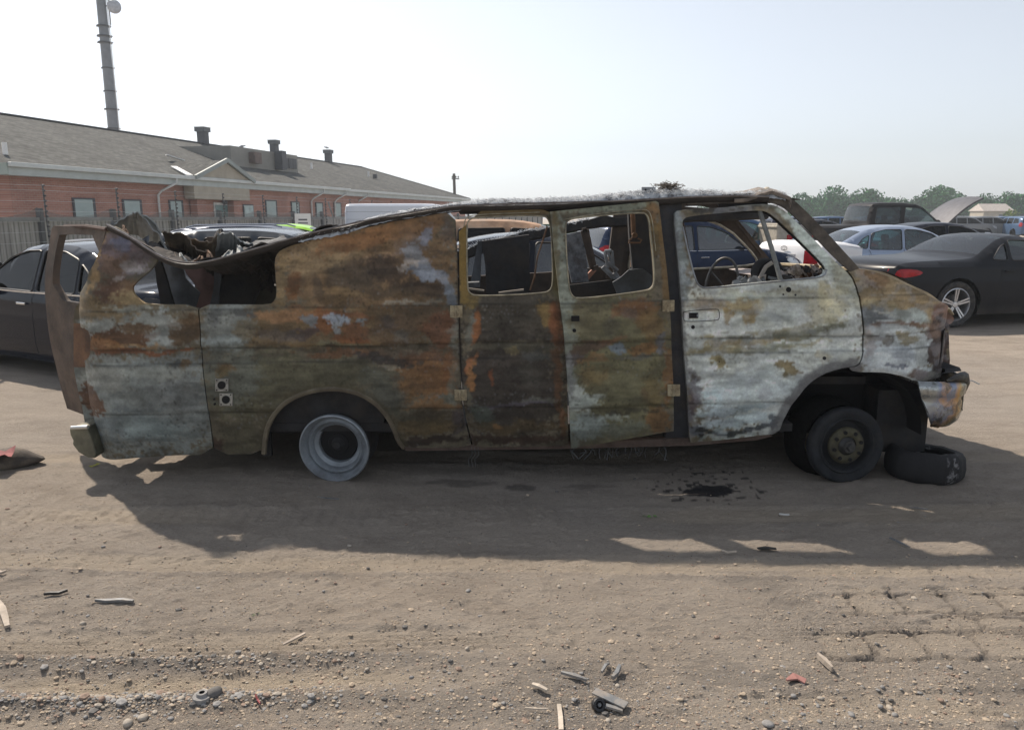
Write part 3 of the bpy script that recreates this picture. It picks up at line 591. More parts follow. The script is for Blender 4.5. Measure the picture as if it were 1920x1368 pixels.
# ---- far side of the van, roof, interior
YM = 5.57                                              # mid plane
def f_far(X, Z): return 2 * YM - side_y(X, Z)
def wpoly(pl): return [(x, z) for x, z in pl]
M_INT = attr_mat('burnt_inner', .9)
M_INNER = mat('soot_brown_metal', (.075, .055, .042), .85, 0, .5, 6, .4, 30, dirt=(.035, .033, .034))
M_INGREY = mat('burnt_grey_sheet', (.12, .125, .13), .7, .2, .4, 5, .4, 30, dirt=(.05, .045, .045))
def wpanel(name, outline, holes=(), f=f_far, thick=-.04, step=.05, mt=None, sm=0):
    V, F = fill(smooth_poly(outline, sm) if sm else outline, [smooth_poly(h, 2) for h in holes], step)
    vs, fs = shell(V, F, f, thick)
    me = bpy.data.meshes.new(name); me.from_pydata(vs.tolist(), [], fs); me.update(); fin(me, 40)
    return vlink(name, me, [mt or M_INNER])
wpanel('far_side_panel', [(-2.72, .2), (-1.75, .2), (-1.62, .45), (-1.3, .6), (-.98, .45), (-.85, .2), (1.72, .25), (1.85, .5), (2.15, .66), (2.45, .5), (2.55, .45), (2.84, .5), (2.84, .98), (2.55, 1.15), (2.30, 1.2), (1.80, 1.72), (1.0, 1.78), (.92, 1.70), (.80, 1.25), (.3, 1.2), (-.3, 1.17), (-.9, 1.14), (-1.75, 1.12), (-2.3, 1.12), (-2.45, 1.5), (-2.55, 1.5), (-2.68, 1.1)],
    [[(1.02, 1.21), (2.06, 1.25), (2.10, 1.31), (1.70, 1.66), (1.06, 1.69), (.98, 1.25)]])
mb = MB()   # light edge of the far front-door window
fr = smooth_poly([(1.02, 1.21), (2.06, 1.25), (2.10, 1.31), (1.70, 1.66), (1.06, 1.69), (.98, 1.25)], 2)
mb.tube([(x, float(f_far(x, z)) - .05, z) for x, z in fr], .010, 6, closed=True)
vb(mb, 'window_channel', mat('bare_steel_edge', (.42, .38, .30), .5, .3, .4, 20))
for x0, x1, w in ((.86, .90, .12), (.10, .06, .07), (-.42, -.46, .06)):
    z1 = 1.72 if x0 > .5 else 1.42; mb = MB()
    mb.bar((x0, 2 * YM - 4.64 - .02, 1.15), (x1, 2 * YM - 4.75 - .02, z1), w, .06, (0, 1, 0)); vb(mb, 'far_pillar', M_INNER)
# floor, front bulkhead, chassis
mb = MB(); mb.box((-.35, YM, .34), (4.3, 1.75, .05)); mb.box((2.0, YM, .60), (.7, 1.3, .05)); mb.box((1.66, YM, .44), (.05, 1.5, .2))
for s in (-1, 1): mb.box((-1.3, YM + s * .72, .55), (.95, .28, .40))
vb(mb, 'floor_pan', M_DARK)
mb = MB()
for s in (-1, 1): mb.box((-.1, YM + s * .48, .26), (5.0, .08, .12))
for x in (-2.3, -1.6, -.6, .6, 1.7, 2.5): mb.box((x, YM, .25), (.08, .95, .08))
mb.tube([(-1.17, 4.75, .26), (-1.17, 6.4, .26)], .045, 10); mb.lathe([(0, -.16), (.12, -.1), (.15, 0), (.12, .1), (0, .16)], (-1.17, YM, .26)); mb.tube([(2.13, 4.8, .26), (2.13, 6.4, .26)], .04, 10)
mb.box((-1.62, 4.83, .27), (.05, .03, .32)); mb.box((-1.3, 4.86, .42), (.9, .05, .03)); mb.tube([(-.9, 5.0, .3), (1.6, 5.0, .27)], .03, 8)
mb.box((2.58, YM, .34), (.34, 1.45, .42)); vb(mb, 'chassis', M_DARK)
# dark inner wheel houses seen through the arches
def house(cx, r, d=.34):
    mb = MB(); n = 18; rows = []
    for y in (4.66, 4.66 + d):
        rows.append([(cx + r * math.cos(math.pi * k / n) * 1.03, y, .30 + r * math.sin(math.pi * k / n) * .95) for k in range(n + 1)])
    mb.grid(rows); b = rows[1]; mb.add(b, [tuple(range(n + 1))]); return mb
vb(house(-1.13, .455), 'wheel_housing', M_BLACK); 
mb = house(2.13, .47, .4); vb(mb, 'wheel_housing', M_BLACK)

# ---- roof: near rail, glass-fibre remains, far rail, header, bows
rail = [(203, 425), (240, 443), (270, 463), (300, 482), (330, 493), (365, 497), (400, 492), (440, 481), (480, 470), (520, 458), (560, 447), (620, 432), (700, 414), (780, 400), (850, 390), (950, 386), (1040, 384), (1150, 381), (1240, 376), (1290, 373), (1380, 371), (1440, 373)]
def onside(px, py, off=0):
    X, Z = VS(px, py); return Vector((X, float(side_y(X, Z)) + off, Z))
def smline(pl, it=2): return smooth_poly(pl, it, False)
rp = [onside(a, b, -.005) for a, b in smline(rail)]
mb = MB(); rows = [[], [], [], [], []]
for i, p in enumerate(rp):
    w = (vn(p.x * 6, 3, 5) - .5) * .012; dx = Vector((0, 0, w))
    rows[0].append(p + Vector((0, .01, -.026)) + dx); rows[1].append(p + Vector((0, -.010, -.018)) + dx); rows[2].append(p + Vector((0, -.016, .006)) + dx); rows[3].append(p + Vector((0, .02, .016)) + dx); rows[4].append(p + Vector((0, .06, -.005)) + dx)
mb.grid(rows); vb(mb, 'roof_rail', mat('roof_rail_metal', (.035, .031, .03), .6, .3, .5, 7, .4, 30, dirt=(.04, .037, .036)), smooth=60)
mb = MB(); mb.tube([p + Vector((0, -.02, .012)) for p in rp], .006, 6)
vb(mb, 'drip_moulding', mat('pale_moulding', (.24, .22, .21), .4, .5, .5, 9, .3, 30, dirt=(.07, .05, .04)))
# roof skin strips (the middle burnt through); near strip sits just above the rail
def skin(name, line, w0, w1, mt, amp=.03, seed=3, drop=0.0, n=8, sm_=70, up=.0):
    rj = random.Random(seed); mb = MB(); rows = []
    L = [onside(a, b) if len((a, b)) == 2 else None for a, b in line]
    pts = [(p.x, p.y, p.z) for p in L]; pts = resample3(pts, .02)
    for j in range(n + 1):
        t = j / n; row = []
        for x, y, z in pts:
            e = w0 + (w1 - w0) * 0; wd = w1 * (1 + .3 * (vn(x * 5, 9, seed) - .5) * 2)
            yy = y + w0 + (wd - w0) * t
            zz = z + up + (rj.uniform(-1, 1) * .25 * amp * t if drop else 0) + amp * (fbm(np.array([x * 7]), np.array([t * 3 + x]), seed, 4)[0] - .45) * (.4 + t) - drop * t
            row.append((x, yy, zz))
        rows.append(row)
    mb.grid(rows); o = vb(mb, name, mt, smooth=sm_)
    s = o.modifiers.new('solid', 'SOLIDIFY'); s.thickness = .006; return o
def resample3(pts, d):
    out = []
    for a, b in zip(pts[:-1], pts[1:]):
        L = math.dist(a, b); k = max(1, int(math.ceil(L / d)))
        for j in range(k): out.append(tuple(a[i] + (b[i] - a[i]) * j / k for i in range(3)))
    out.append(pts[-1]); return out
M_MAT = NT('charred_glass_fibre'); v = M_MAT.coord((1, 1, 1)); n1 = M_MAT.noise(v, 16, 6, .75); n2 = M_MAT.noise(v, 70, 5, .7)
M_MAT.set(Base_Color=M_MAT.mix(M_MAT.ramp(n1, [(.38, 1), (.50, 0)]), (.50, .53, .56), (.09, .09, .10)), Roughness=.9); M_MAT.bump(n2, .8, .02); M_MAT = M_MAT.m
M_FIB = mat('glass_fibre_strands', (.62, .64, .66), .8, 0, .3, 30, 0)
skin('roof_skin', [(a, b - 6) for a, b in rail[13:]], .0, .06, M_DARK, .02, 3)
rear_skin = [(a, b - 3) for a, b in rail[1:14]]
skin('crumpled_roof_skin', rear_skin, .0, 1.1, mat('crumpled_roof_metal', (.03, .028, .027), .9, .0, .5, 8, .7, 30, dirt=(.08, .06, .05)), .20, 8, .22, 20, 18)
top = [(560, 440), (600, 433), (640, 427), (700, 407), (740, 398), (800, 389), (850, 381), (900, 374), (950, 372), (1000, 374), (1050, 370), (1100, 368), (1150, 363), (1200, 358), (1240, 357), (1290, 356), (1340, 358), (1390, 362), (1420, 358), (1450, 357), (1472, 362)]
rndm = random.Random(5)
mb = MB(); rows = [[] for _ in range(7)]
for i, (a, b) in enumerate(smline(top, 3)):
    p = onside(a, b + 1.0, .03); q_ = onside(a, b + 13 + 3 * rndm.random(), .0)
    k = 1.0 if a > 660 else (a - 540) / 120
    j = (rndm.random() - .5) * .008
    rows[0].append(q_ + Vector((0, -.012, 0))); rows[1].append(q_.lerp(p, .5) + Vector((0, -.02 + rndm.uniform(-.008, .008), rndm.uniform(-.004, .004))))
    rows[2].append(p + Vector((0, 0, j))); rows[3].append(p + Vector((0, .025, .006 + 2 * j))); rows[4].append(p + Vector((0, .045, rndm.uniform(-.012, .010)))); rows[5].append(p + Vector((0, .055, -.01 + rndm.uniform(-.012, .006)))); rows[6].append(p + Vector((0, .06, -.03)))
mb.grid(rows); vb(mb, 'roof_fibre_mat', M_MAT, smooth=180)
mb = MB()   # loose strands standing off the mat
tops = smline(top, 3)
for i in range(5200):
    t = rndm.random() * (len(tops) - 1); k = int(t); a = tops[k][0] + (tops[k + 1][0] - tops[k][0]) * (t - k); b = tops[k][1] + (tops[k + 1][1] - tops[k][1]) * (t - k)
    p = onside(a, b + rndm.uniform(0, 8), rndm.uniform(-.02, .08)); L = rndm.uniform(.008, .026) * (1.3 if 1180 < a < 1360 else 1)
    d = Vector((rndm.uniform(-1, 1), rndm.uniform(-.6, .6), rndm.uniform(-.1, .75))).normalized(); e = Vector((rndm.uniform(-1, 1), rndm.uniform(-1, 1), rndm.uniform(-.8, .3))).normalized()
    mb.tube([p, p + d * L * .6, p + d * L * .9 + e * L * .5], .0009, 3, cap=False)
vb(mb, 'glass_fibre_strands', M_FIB)
# tangle of wire wool on the roof, small bracket, crumpled front edge
mb = MB(); c0 = onside(1257, 352, .08)
for i in range(260):
    a = [c0 + Vector((rndm.gauss(0, .032), rndm.gauss(0, .03), rndm.uniform(-.02, .028)))]
    for k in range(4): a.append(a[-1] + Vector((rndm.uniform(-.02, .02), rndm.uniform(-.02, .02), rndm.uniform(-.012, .010))))
    mb.tube(a, .0016, 3, cap=False)
vb(mb, 'wire_wool_tangle', mat('brown_strands', (.13, .11, .09), .9, 0, .4, 30, 0))
mb = MB(); c1 = onside(1217, 356, .02); mb.box(c1, (.085, .02, .035)); mb.cm = 1; mb.box(c1 + Vector((-.02, -.011, 0)), (.012, .006, .012)); mb.box(c1 + Vector((.022, -.011, 0)), (.010, .006, .010))
vb(mb, 'roof_bracket', [M_ASH, M_BLACK], bevel=.004)
mb = MB(); pl = [(1375, 366), (1400, 364), (1425, 355), (1445, 350), (1462, 356), (1480, 362), (1478, 376)]
rows = [[onside(a, b + 14 - (6 if j == 1 else 0), .0) + Vector((0, -.02 - .01 * j, 0)) for a, b in pl] for j in (0, 1)] + [[onside(a, b, .04) + Vector((0, .10 * j, -.002 * j + rndm.uniform(-.012, .012))) for a, b in pl] for j in range(0, 12)]
mb.grid(rows); o = vb(mb, 'crumpled_roof_front', mat('brown_crumpled_sheet', (.20, .17, .145), .75, .1, .5, 12, .5, 30, dirt=(.05, .045, .04)), smooth=70)
s = o.modifiers.new('solid', 'SOLIDIFY'); s.thickness = .006
mb = MB(); mb.lathe([(0, -.03), (.018, -.02), (.024, 0), (.018, .03), (0, .035)], onside(1443, 357, .05), 'Y', 10); vb(mb, 'melted_lump', mat('cream_melt', (.42, .38, .31), .8), smooth=60)
# far rail with burnt edge, hanging towards the rear
fa = [P(1440, 394, 6.25), P(1300, 399, 6.3), P(1225, 403, 6.35), P(1100, 412, 6.3), P(1035, 425, 6.3), P(960, 442, 6.3), P(875, 468, 6.3), P(800, 482, 6.3), P(700, 500, 6.3), P(640, 505, 6.3)]
pts = resample3([tuple(p) for p in fa], .03)
mb = MB(); rows = [[], [], [], []]
for x, y, z in pts:
    w = (vn(x * 8, 2, 4) - .5) * .03
    rows[0].append((x, y + .02, z - .075 + w * .3)); rows[1].append((x, y - .03, z - .06 + w * .3)); rows[2].append((x, y - .03, z + .01 + w)); rows[3].append((x, y + .05, z + .012 + w))
mb.grid(rows); vb(mb, 'far_roof_rail', M_DARK, smooth=60)
mb = MB()
for x, y, z in pts:
    if x > .62: continue
    for k in range(26):
        p = Vector((x + rndm.uniform(-.02, .02), y + rndm.uniform(-.03, .03), z + (vn(x * 8, 2, 4) - .5) * .03 + rndm.uniform(-.002, .01))); d = Vector((rndm.uniform(-1, 1), rndm.uniform(-.6, .6), rndm.uniform(-.2, .8))) * .03
        mb.tube([p, p + d], .0018, 3, cap=False)
vb(mb, 'far_rail_strands', M_FIB)
mb = MB()
for x in (.95, 1.7): mb.tube([(x, 4.85, 1.76), (x, 5.5, 1.80), (x, 6.28, 1.76)], .018, 6)
mb.grid([[(1.68, y, 1.79 + .02 * math.sin((y - 4.8) * 2)) for y in np.linspace(4.8, 6.3, 9)], [(1.80, y, 1.77) for y in np.linspace(4.8, 6.3, 9)]])
vb(mb, 'roof_bow', M_DARK, smooth=60)
panel('roof_side', [(852, 386), (950, 380), (1232, 370), (1240, 396), (1050, 399), (862, 402)], f=lambda x, z: side_y(x, z) + .045, thick=.02, step=.04, sm=0, mats=[M_DARK])
panel('roof_side', [(1262, 368), (1440, 370), (1446, 386), (1370, 392), (1352, 388), (1350, 381), (1320, 378), (1284, 379), (1280, 386), (1272, 400), (1262, 404)], f=lambda x, z: side_y(x, z) + .045, thick=.02, step=.04, sm=0, mats=[M_DARK])
# windscreen pillars and frame
def strip(name, a_in, a_out, mt, y0=None, dy=.05, far=False):
    mb = MB(); A = smline(a_in); B = smline(a_out); rows = [[], [], []]
    for (a, b), (c, d) in zip(A, B):
        p = onside(a, b, .012); q_ = onside(c, d, .0)
        rows[0].append(p); rows[1].append(q_ + Vector((0, .006, 0))); rows[2].append(q_ + Vector((0, dy, .0)))
    if far:
        rows = [[Vector((p.x, 2 * YM - p.y, p.z)) for p in r] for r in rows]
    mb.grid(rows); o = vb(mb, name, mt, smooth=70); s = o.modifiers.new('solid', 'SOLIDIFY'); s.thickness = .012; return o
M_PIL = mat('scorched_pillar', (.10, .083, .066), .75, .1, .6, 9, .5, 40, dirt=(.028, .025, .024))
pin = [(1290, 384), (1380, 381), (1440, 378), (1466, 385), (1486, 401), (1526, 441), (1566, 483), (1596, 510)]
pout = [(1290, 366), (1380, 364), (1446, 360), (1478, 366), (1502, 386), (1544, 428), (1584, 472), (1612, 503)]
strip('windscreen_pillar', pin, pout, M_PIL)
strip('windscreen_pillar', pin, pout, M_INNER, far=True)
mb = MB()  # vent-window divider
A = [onside(a, b, .018) for a, b in ((1426, 394), (1434, 420), (1447, 460), (1458, 498), (1466, 528))]
mb.tube(A, .014, 6); vb(mb, 'window_divider', mat('divider_metal', (.17, .18, .175), .7, .2, .4, 20))
A = [Vector((p.x, 2 * YM - p.y, p.z)) for p in A]; mb = MB(); mb.tube([a - Vector((.12, 0, 0)) for a in A], .014, 6); vb(mb, 'window_divider', M_INNER)
# window edge beads of the near doors (bare bright metal)
def bead(px, off=-.012, r=.0045, closed=True, mt=None, f=side_d):
    mb = MB(); pts = []
    for a, b in (smooth_poly(px, 2) if closed else smline(px)):
        X, Z = VS(a, b); pts.append((X, float(f(X, Z)) + off, Z))
    mb.tube(pts, r, 6, closed=closed); return mb
M_BEAD = mat('scorched_bead', (.30, .27, .19), .6, .2, .5, 14, .2, 30, dirt=(.08, .07, .05))
vb(bead([(875, 425), (879, 411), (896, 407), (1018, 403), (1030, 412), (1034, 440), (1037, 520), (1034, 543), (1020, 550), (895, 555), (880, 550), (876, 535)], -.006), 'window_bead', M_BEAD, door_a).location = (0, 0, 0)
vb(bead([(870, 425), (873, 407), (896, 402), (1012, 398)], -.005, .003, False), 'window_bead', M_BEAD, door_a)
vb(bead([(1058, 425), (1062, 413), (1080, 408), (1200, 398), (1212, 402), (1217, 420), (1226, 520), (1223, 538), (1210, 545), (1085, 559), (1070, 553), (1064, 530)], -.007, f=f_b), 'window_bead', M_BEAD, door_b)
vb(bead([(1055, 412), (1100, 403), (1200, 392), (1216, 395), (1222, 415), (1228, 470)], -.006, .003, False, f=f_b), 'window_bead', M_BEAD, door_b)
vb(bead([(1550, 505), (1547, 517), (1530, 521), (1470, 526), (1330, 540), (1312, 538), (1303, 525), (1292, 480), (1280, 425)], -.007, .005, False), 'window_bead', M_ASH, door_f)
vb(bead([(1380, 398), (1428, 396), (1445, 402), (1480, 434), (1540, 492), (1549, 505)], .02, .008, False), 'window_seal', M_BLACK, door_f)
# ---- small parts of the doors
def patch(px, off, thick, name, mt, parent=None, f=side_d, step=.03, sm=0, stain=False):
    V, F = fill(smooth_poly(VP(px), sm) if sm else VP(px), [], step); vs, fs = shell(V, F, lambda x, z: f(x, z) - off, thick)
    me = bpy.data.meshes.new(name); me.from_pydata(vs.tolist(), [], fs); me.update(); fin(me, 30)
    o = link(name, me, parent or van, [mt])
    if parent is None: o.location = -van.location
    if stain:
        vv = np.empty(len(me.vertices) * 3); me.vertices.foreach_get('co', vv); set_stain(me, vv.reshape(-1, 3))
    return o
def rect(cx, cy, w, h, sk=0): return [(cx - w / 2, cy - h / 2 + sk), (cx + w / 2, cy - h / 2 - sk), (cx + w / 2, cy + h / 2 - sk), (cx - w / 2, cy + h / 2 + sk)]
def circ(cx, cy, r, n=14): return [(cx + r * math.cos(2 * math.pi * k / n), cy + r * math.sin(2 * math.pi * k / n)) for k in range(n)]
M_HINGE = mat('hinge_plate', (.34, .29, .19), .75, .1, .4, 30, .5, 60, dirt=(.12, .08, .045))
for (cx, cy, w, h, par, ff) in ((856, 583, 23, 22, door_a, side_d), (864, 739, 23, 20, door_a, side_d), (1251, 572, 22, 21, door_b, f_b), (1261, 729, 23, 21, door_b, f_b)):
    o = patch(rect(cx, cy, w, h), .022, .012, 'hinge', M_HINGE, par, ff)
    mb = MB(); X, Z = VS(cx - 1, cy); y = float(ff(X, Z)) - .026; hh = h / 590
    mb.tube([(X, y, Z - hh), (X, y, Z + hh)], .007, 8); mb.build('hinge_pin', M_HINGE, o, smooth=50)
patch(rect(1077, 594, 15, 10), .012, .01, 'handle_recess', M_BLACK, door_b, f_b); patch(circ(1075, 616, 3.4), .012, .01, 'lock_hole', M_BLACK, door_b, f_b)
hp = patch([(1283, 583), (1343, 578), (1348, 582), (1348, 597), (1344, 600), (1285, 603), (1281, 599), (1280, 587)], .004, .010, 'handle_plate', M_VAN, door_f, sm=1, stain=True)
vb(bead([(1283, 583), (1343, 578), (1348, 582), (1348, 597), (1344, 600), (1285, 603), (1281, 599), (1280, 587)], -.012, .002), 'handle_plate_rim', M_DARK, door_f)
patch(rect(1300, 591, 17, 10), .014, .008, 'handle_recess', M_BLACK, door_f); patch(rect(1307, 591, 3, 5), .018, .006, 'latch', M_ASH, door_f)
patch(circ(1299, 613, 3.6), .006, .008, 'lock_hole', M_BLACK, door_f); patch(circ(1479, 543, 5), .006, .008, 'mirror_hole', M_BLACK, door_f); patch(circ(1463, 537, 2), .006, .008, 'mirror_hole', M_BLACK, door_f)
for (cx, cy, rr) in ((1469, 552, 1.8), (1492, 553, 2), (1545, 671, 3.5), (1545, 671, 1.5), (1349, 678, 1.2)): patch(circ(cx, cy, rr), .005, .006, 'bolt_hole', M_DARK, door_f)
# filler plates on the quarter panel
for (cx, cy) in ((417, 721), (425, 748)):
    o = patch(rect(cx, cy, 24, 23), .012, .012, 'filler_plate', mat('filler_plate_metal', (.30, .29, .26), .7, .2, .4, 30, .3), q_side)
    patch(circ(cx, cy, 7.6), .016, .006, 'filler_hole', M_BLACK, o)
    for dx, dy in ((-9, -9), (9, -9), (9, 9), (-9, 9)): patch(circ(cx + dx, cy + dy, 1.2, 8), .016, .005, 'bolt_hole', M_BLACK, o)
patch(circ(402, 748, 2), .006, .006, 'bolt_hole', M_BLACK, q_side); patch(circ(403, 757, 2.2), .006, .006, 'bolt_hole', M_BLACK, q_side)
# thin hole in the belt line, crack, small latch on the pillar
patch(rect(1237, 412, 6, 18), -.03, .01, 'striker_plate', M_ASH, None); patch(rect(1237, 411, 3, 5), -.027, .01, 'striker_hole', M_BLACK, None)
# tail-lamp recess: rusty box behind the notch
mb = MB(); 
mb.grid([[P(138, 606, 4.90), P(180, 606, 4.80)], [P(138, 688, 4.90), P(180, 688, 4.80)]])
vb(mb, 'tail_lamp_recess', M_RUST)
# dark recess of the burnt-out headlamp and grille front
mb = MB(); 
front = [(2.80, 4.86), (2.86, 4.95), (2.885, 5.05), (2.89, 5.57), (2.885, 6.09), (2.86, 6.19), (2.80, 6.28)]
rows = [[(x + (.0 if z > .7 else -.01), y, z) for x, y in front] for z in (.58, .66, .78, .88, .94)]
mb.grid(rows)
for y in np.linspace(5.05, 6.09, 9): mb.box((2.895, y, .76), (.02, .02, .28))
vb(mb, 'grille_panel', M_DARK)
# hood
nearx = [(1604, 502), (1650, 508), (1700, 527), (1750, 553), (1782, 575), (1793, 592)]
mb = MB(); rows = []
N = smline(nearx)
for j in range(13):
    t = j / 12; row = []
    for i, (a, b) in enumerate(N):
        X, Z = VS(a, b); y0 = float(side_y(X, Z)) + .03; y1 = 2 * YM - y0; s = 4 * t * (1 - t); u = i / (len(N) - 1)
        row.append((X, y0 + (y1 - y0) * t, Z + .03 * s ** .6 * u - .075 * t * (1 - .5 * u) + (.004 * math.sin(X * 20 + 4 * t))))
    rows.append(row)
mb.grid(rows); o = vb(mb, 'hood', mat('scorched_hood', (.50, .42, .28), .6, .05, .3, 7, .3, 30, dirt=(.16, .11, .07)), smooth=60)
s = o.modifiers.new('solid', 'SOLIDIFY'); s.thickness = .015
def hoodpt(u, t):
    k = u * (len(N) - 1); i = min(int(k), len(N) - 2); a = N[i][0] + (N[i + 1][0] - N[i][0]) * (k - i); b = N[i][1] + (N[i + 1][1] - N[i][1]) * (k - i)
    X, Z = VS(a, b); y0 = float(side_y(X, Z)) + .03; y1 = 2 * YM - y0; s_ = 4 * t * (1 - t)
    return Vector((X, y0 + (y1 - y0) * t, Z + .03 * s_ ** .6 * u - .075 * t + .014))
for u0, u1, t0, t1 in ((.10, .17, .01, .06), (.30, .48, .01, .055)):
    mb = MB(); mb.grid([[hoodpt(u0 + (u1 - u0) * i / 6, t) for i in range(7)] for t in (t0, t1)]); vb(mb, 'hood_vent_hole', M_BLACK)
# front bumper: heat-tinted chrome with a rubber corner
mb = MB()
path = [(2.50, 4.57), (2.66, 4.585), (2.80, 4.64), (2.89, 4.74), (2.94, 4.90), (2.96, 5.2), (2.965, 5.57), (2.96, 5.94), (2.94, 6.24), (2.89, 6.40), (2.80, 6.50), (2.62, 6.55)]
path = smooth_poly(path, 2, False); prof = [(0, .655), (.018, .65), (.03, .62), (.03, .565), (.016, .545), (.022, .52), (.02, .45), (.005, .39), (-.03, .355)]
rows = []
for o_, z in prof:
    row = []
    for i, (x, y) in enumerate(path):
        a = path[max(i - 1, 0)]; b = path[min(i + 1, len(path) - 1)]; dx, dy = b[0] - a[0], b[1] - a[1]; L = math.hypot(dx, dy)
        k = max(0, 1 - i / 9); cut = .14 * max(0, (.60 - z) / .25) if i < 6 else 0
        row.append((x + dy / L * o_ * (1 - .3 * k) + (cut * k), y - dx / L * o_, z + .02 * k))
    rows.append(row)
mb.grid(rows)
m = NT('heat_tinted_chrome'); v = m.coord(); sp = m.n('SeparateXYZ'); m.l(v, sp.inputs[0])
w = m.math('ADD', m.math('MULTIPLY', m.math('SUBTRACT', sp.outputs[0], 2.5), 1.1), m.math('MULTIPLY', m.math('SUBTRACT', m.noise(v, 5, 5, .6), .5), 1.1))
w = m.math('ADD', w, m.math('MULTIPLY', m.math('SUBTRACT', sp.outputs[2], .5), -.6))
c1 = m.ramp(w, [(.0, (.34, .36, .36)), (.12, (.24, .27, .36)), (.17, (.42, .32, .28)), (.28, (.50, .32, .13)), (.40, (.34, .33, .25)), (.55, (.46, .48, .49))])
c = m.mix(m.ramp(m.noise(v, 11, 6, .75), [(.50, 0), (.62, .85)]), c1, (.10, .09, .075))
m.set(Base_Color=c, Metallic=.8, Roughness=m.ramp(m.noise(v, 9, 4), [(.3, .18), (.7, .5)])); m.bump(m.noise(v, 12, 4), .25, .02)
o = vb(mb, 'front_bumper', m.m, smooth=60); s = o.modifiers.new('solid', 'SOLIDIFY'); s.thickness = .01
mb = MB(); q_ = [Vector((2.70, 4.60, .665)), Vector((2.78, 4.625, .685)), Vector((2.85, 4.68, .675)), Vector((2.895, 4.76, .63)), Vector((2.90, 4.78, .57)), Vector((2.885, 4.76, .50))]
mb.tube(q_, [.008, .022, .036, .046, .038, .008], 8); mb.tube([Vector((2.86, 4.68, .56)), Vector((2.865, 4.68, .47)), Vector((2.87, 4.68, .455))], [.008, .004, .002], 5)
vb(mb, 'melted_bumper_pad', mat('melted_rubber', (.035, .032, .03), .6, 0, .4, 20, .8, 30, dirt=(.14, .13, .08)), o, smooth=50).location = (0, 0, 0)
mb = MB(); mb.grid([[(2.70, 4.66, .70), (2.86, 4.72, .705), (2.93, 4.86, .70), (2.94, 5.5, .70)], [(2.70, 4.72, .68), (2.80, 4.80, .68), (2.86, 4.9, .68), (2.86, 5.5, .68)]]); vb(mb, 'bumper_filler', M_DARK)
mb = MB(); mb.tube([(2.90, 4.80, .62), (2.97, 4.78, .63), (3.01, 4.76, .61)], .004, 5); vb(mb, 'loose_wire', mat('white_wire', (.7, .7, .68), .5))
# rear bumper end
mb = MB(); bp = [P(a, b, 4.64) for a, b in ((133, 802), (150, 799), (166, 799), (173, 816), (183, 849), (181, 857), (168, 856), (150, 846), (139, 831), (140, 824), (135, 814))]
mb.prism([(p.x, p.z) for p in bp], 4.62, 6.5); o = vb(mb, 'rear_bumper', mat('olive_bumper_metal', (.16, .155, .11), .5, .3, .4, 8, .3, 30, dirt=(.07, .065, .05)), bevel=.008)
mb = MB(); bp = [P(134, 802, 4.62), P(165, 800, 4.61)]; mb.tube(bp, .013, 8); vb(mb, 'bumper_bar', mat('bright_bar', (.6, .6, .58), .3, .9, .3), smooth=50)
# ajar rear door
def rear_door():
    a = Vector((-2.60, 4.86, 0)); b = Vector((-3.27, 5.40, 0)); d = (b - a).normalized(); n = Vector((d.y, -d.x, 0)); wd = .86
    bul = lambda z: .06 * math.sin(max(0, min(1, (z - .3) / 1.3)) * math.pi) - .03 * max(0, (z - 1.3) / .3)
    out = [(0, .285), (wd, .285), (wd + .005, .8), (wd, 1.2), (wd - .02, 1.59), (wd - .05, 1.605), (0, 1.60)]
    hole = [(.02, 1.10), (wd - .14, 1.10), (wd - .155, 1.53), (wd - .18, 1.55), (.02, 1.55)]
    V, F = fill(out, [smooth_poly(hole, 1)], .03); n0 = len(V)
    def pt(s, z, t): return a + d * s + Vector((0, 0, z)) + n * 0 + Vector((-1, -.3, 0)).normalized() * (bul(z) - t + .012 * (vn(s * 5, z * 5, 6) - .5))
    vs = [pt(s, z, 0) for s, z in V] + [pt(s, z, .045) for s, z in V]
    faces = F.tolist() + (F[:, ::-1] + n0).tolist(); cnt = {}
    for t in F.tolist():
        for i in range(3):
            e = (t[i], t[(i + 1) % 3]); k = (min(e), max(e)); cnt[k] = None if k in cnt else e
    for k, e in cnt.items():
        if e: faces.append((e[1], e[0], e[0] + n0, e[1] + n0))
    me = bpy.data.meshes.new('rear_door'); me.from_pydata([tuple(v) for v in vs], [], faces); me.update(); fin(me, 40)
    return vlink('rear_door', me, [mat('rusty_brown_door', (.095, .068, .05), .85, 0, .5, 5, .4, 40, dirt=(.04, .034, .032))])
rear_door()
mb = MB(); mb.tube([P(122, 424, 5.38), P(160, 424, 5.0), onside(200, 430)], .014, 6); vb(mb, 'door_gutter', mat('rust_gutter', (.07, .04, .03), .8))
# ---- burnt interior
def sheet(name, px, Y, mt, thick=.012, bend=.03, seed=1, par=None):
    """bent metal sheet traced at depth Y (or a depth for each corner)"""
    pts = [P(a, b, Y if not isinstance(Y, (list, tuple)) else Y[i]) for i, (a, b) in enumerate(px)]
    xs = [(p.x, p.z) for p in pts]; V, F = fill(xs, [], .04)
    A = np.array([[p.x, p.z, 1] for p in pts]); yy = np.array([p.y for p in pts]); co, *_ = np.linalg.lstsq(A, yy, rcond=None)
    f = lambda x, z: co[0] * x + co[1] * z + co[2] + bend * (fbm(x * 5, z * 5, seed, 3) - .5) * 2
    vs, fs = shell(V, F, f, thick); me = bpy.data.meshes.new(name); me.from_pydata(vs.tolist(), [], fs); me.update(); fin(me, 40)
    return vlink(name, me, [mt])
M_PLATE = mat('blued_sheet', (.10, .115, .135), .6, .3, .4, 4, .4, 25, dirt=(.045, .04, .04))
sheet('bent_roof_strut', [(289, 492), (300, 490), (312, 525), (326, 575), (302, 575), (294, 530)], 5.3, M_DARK, .03, .01)
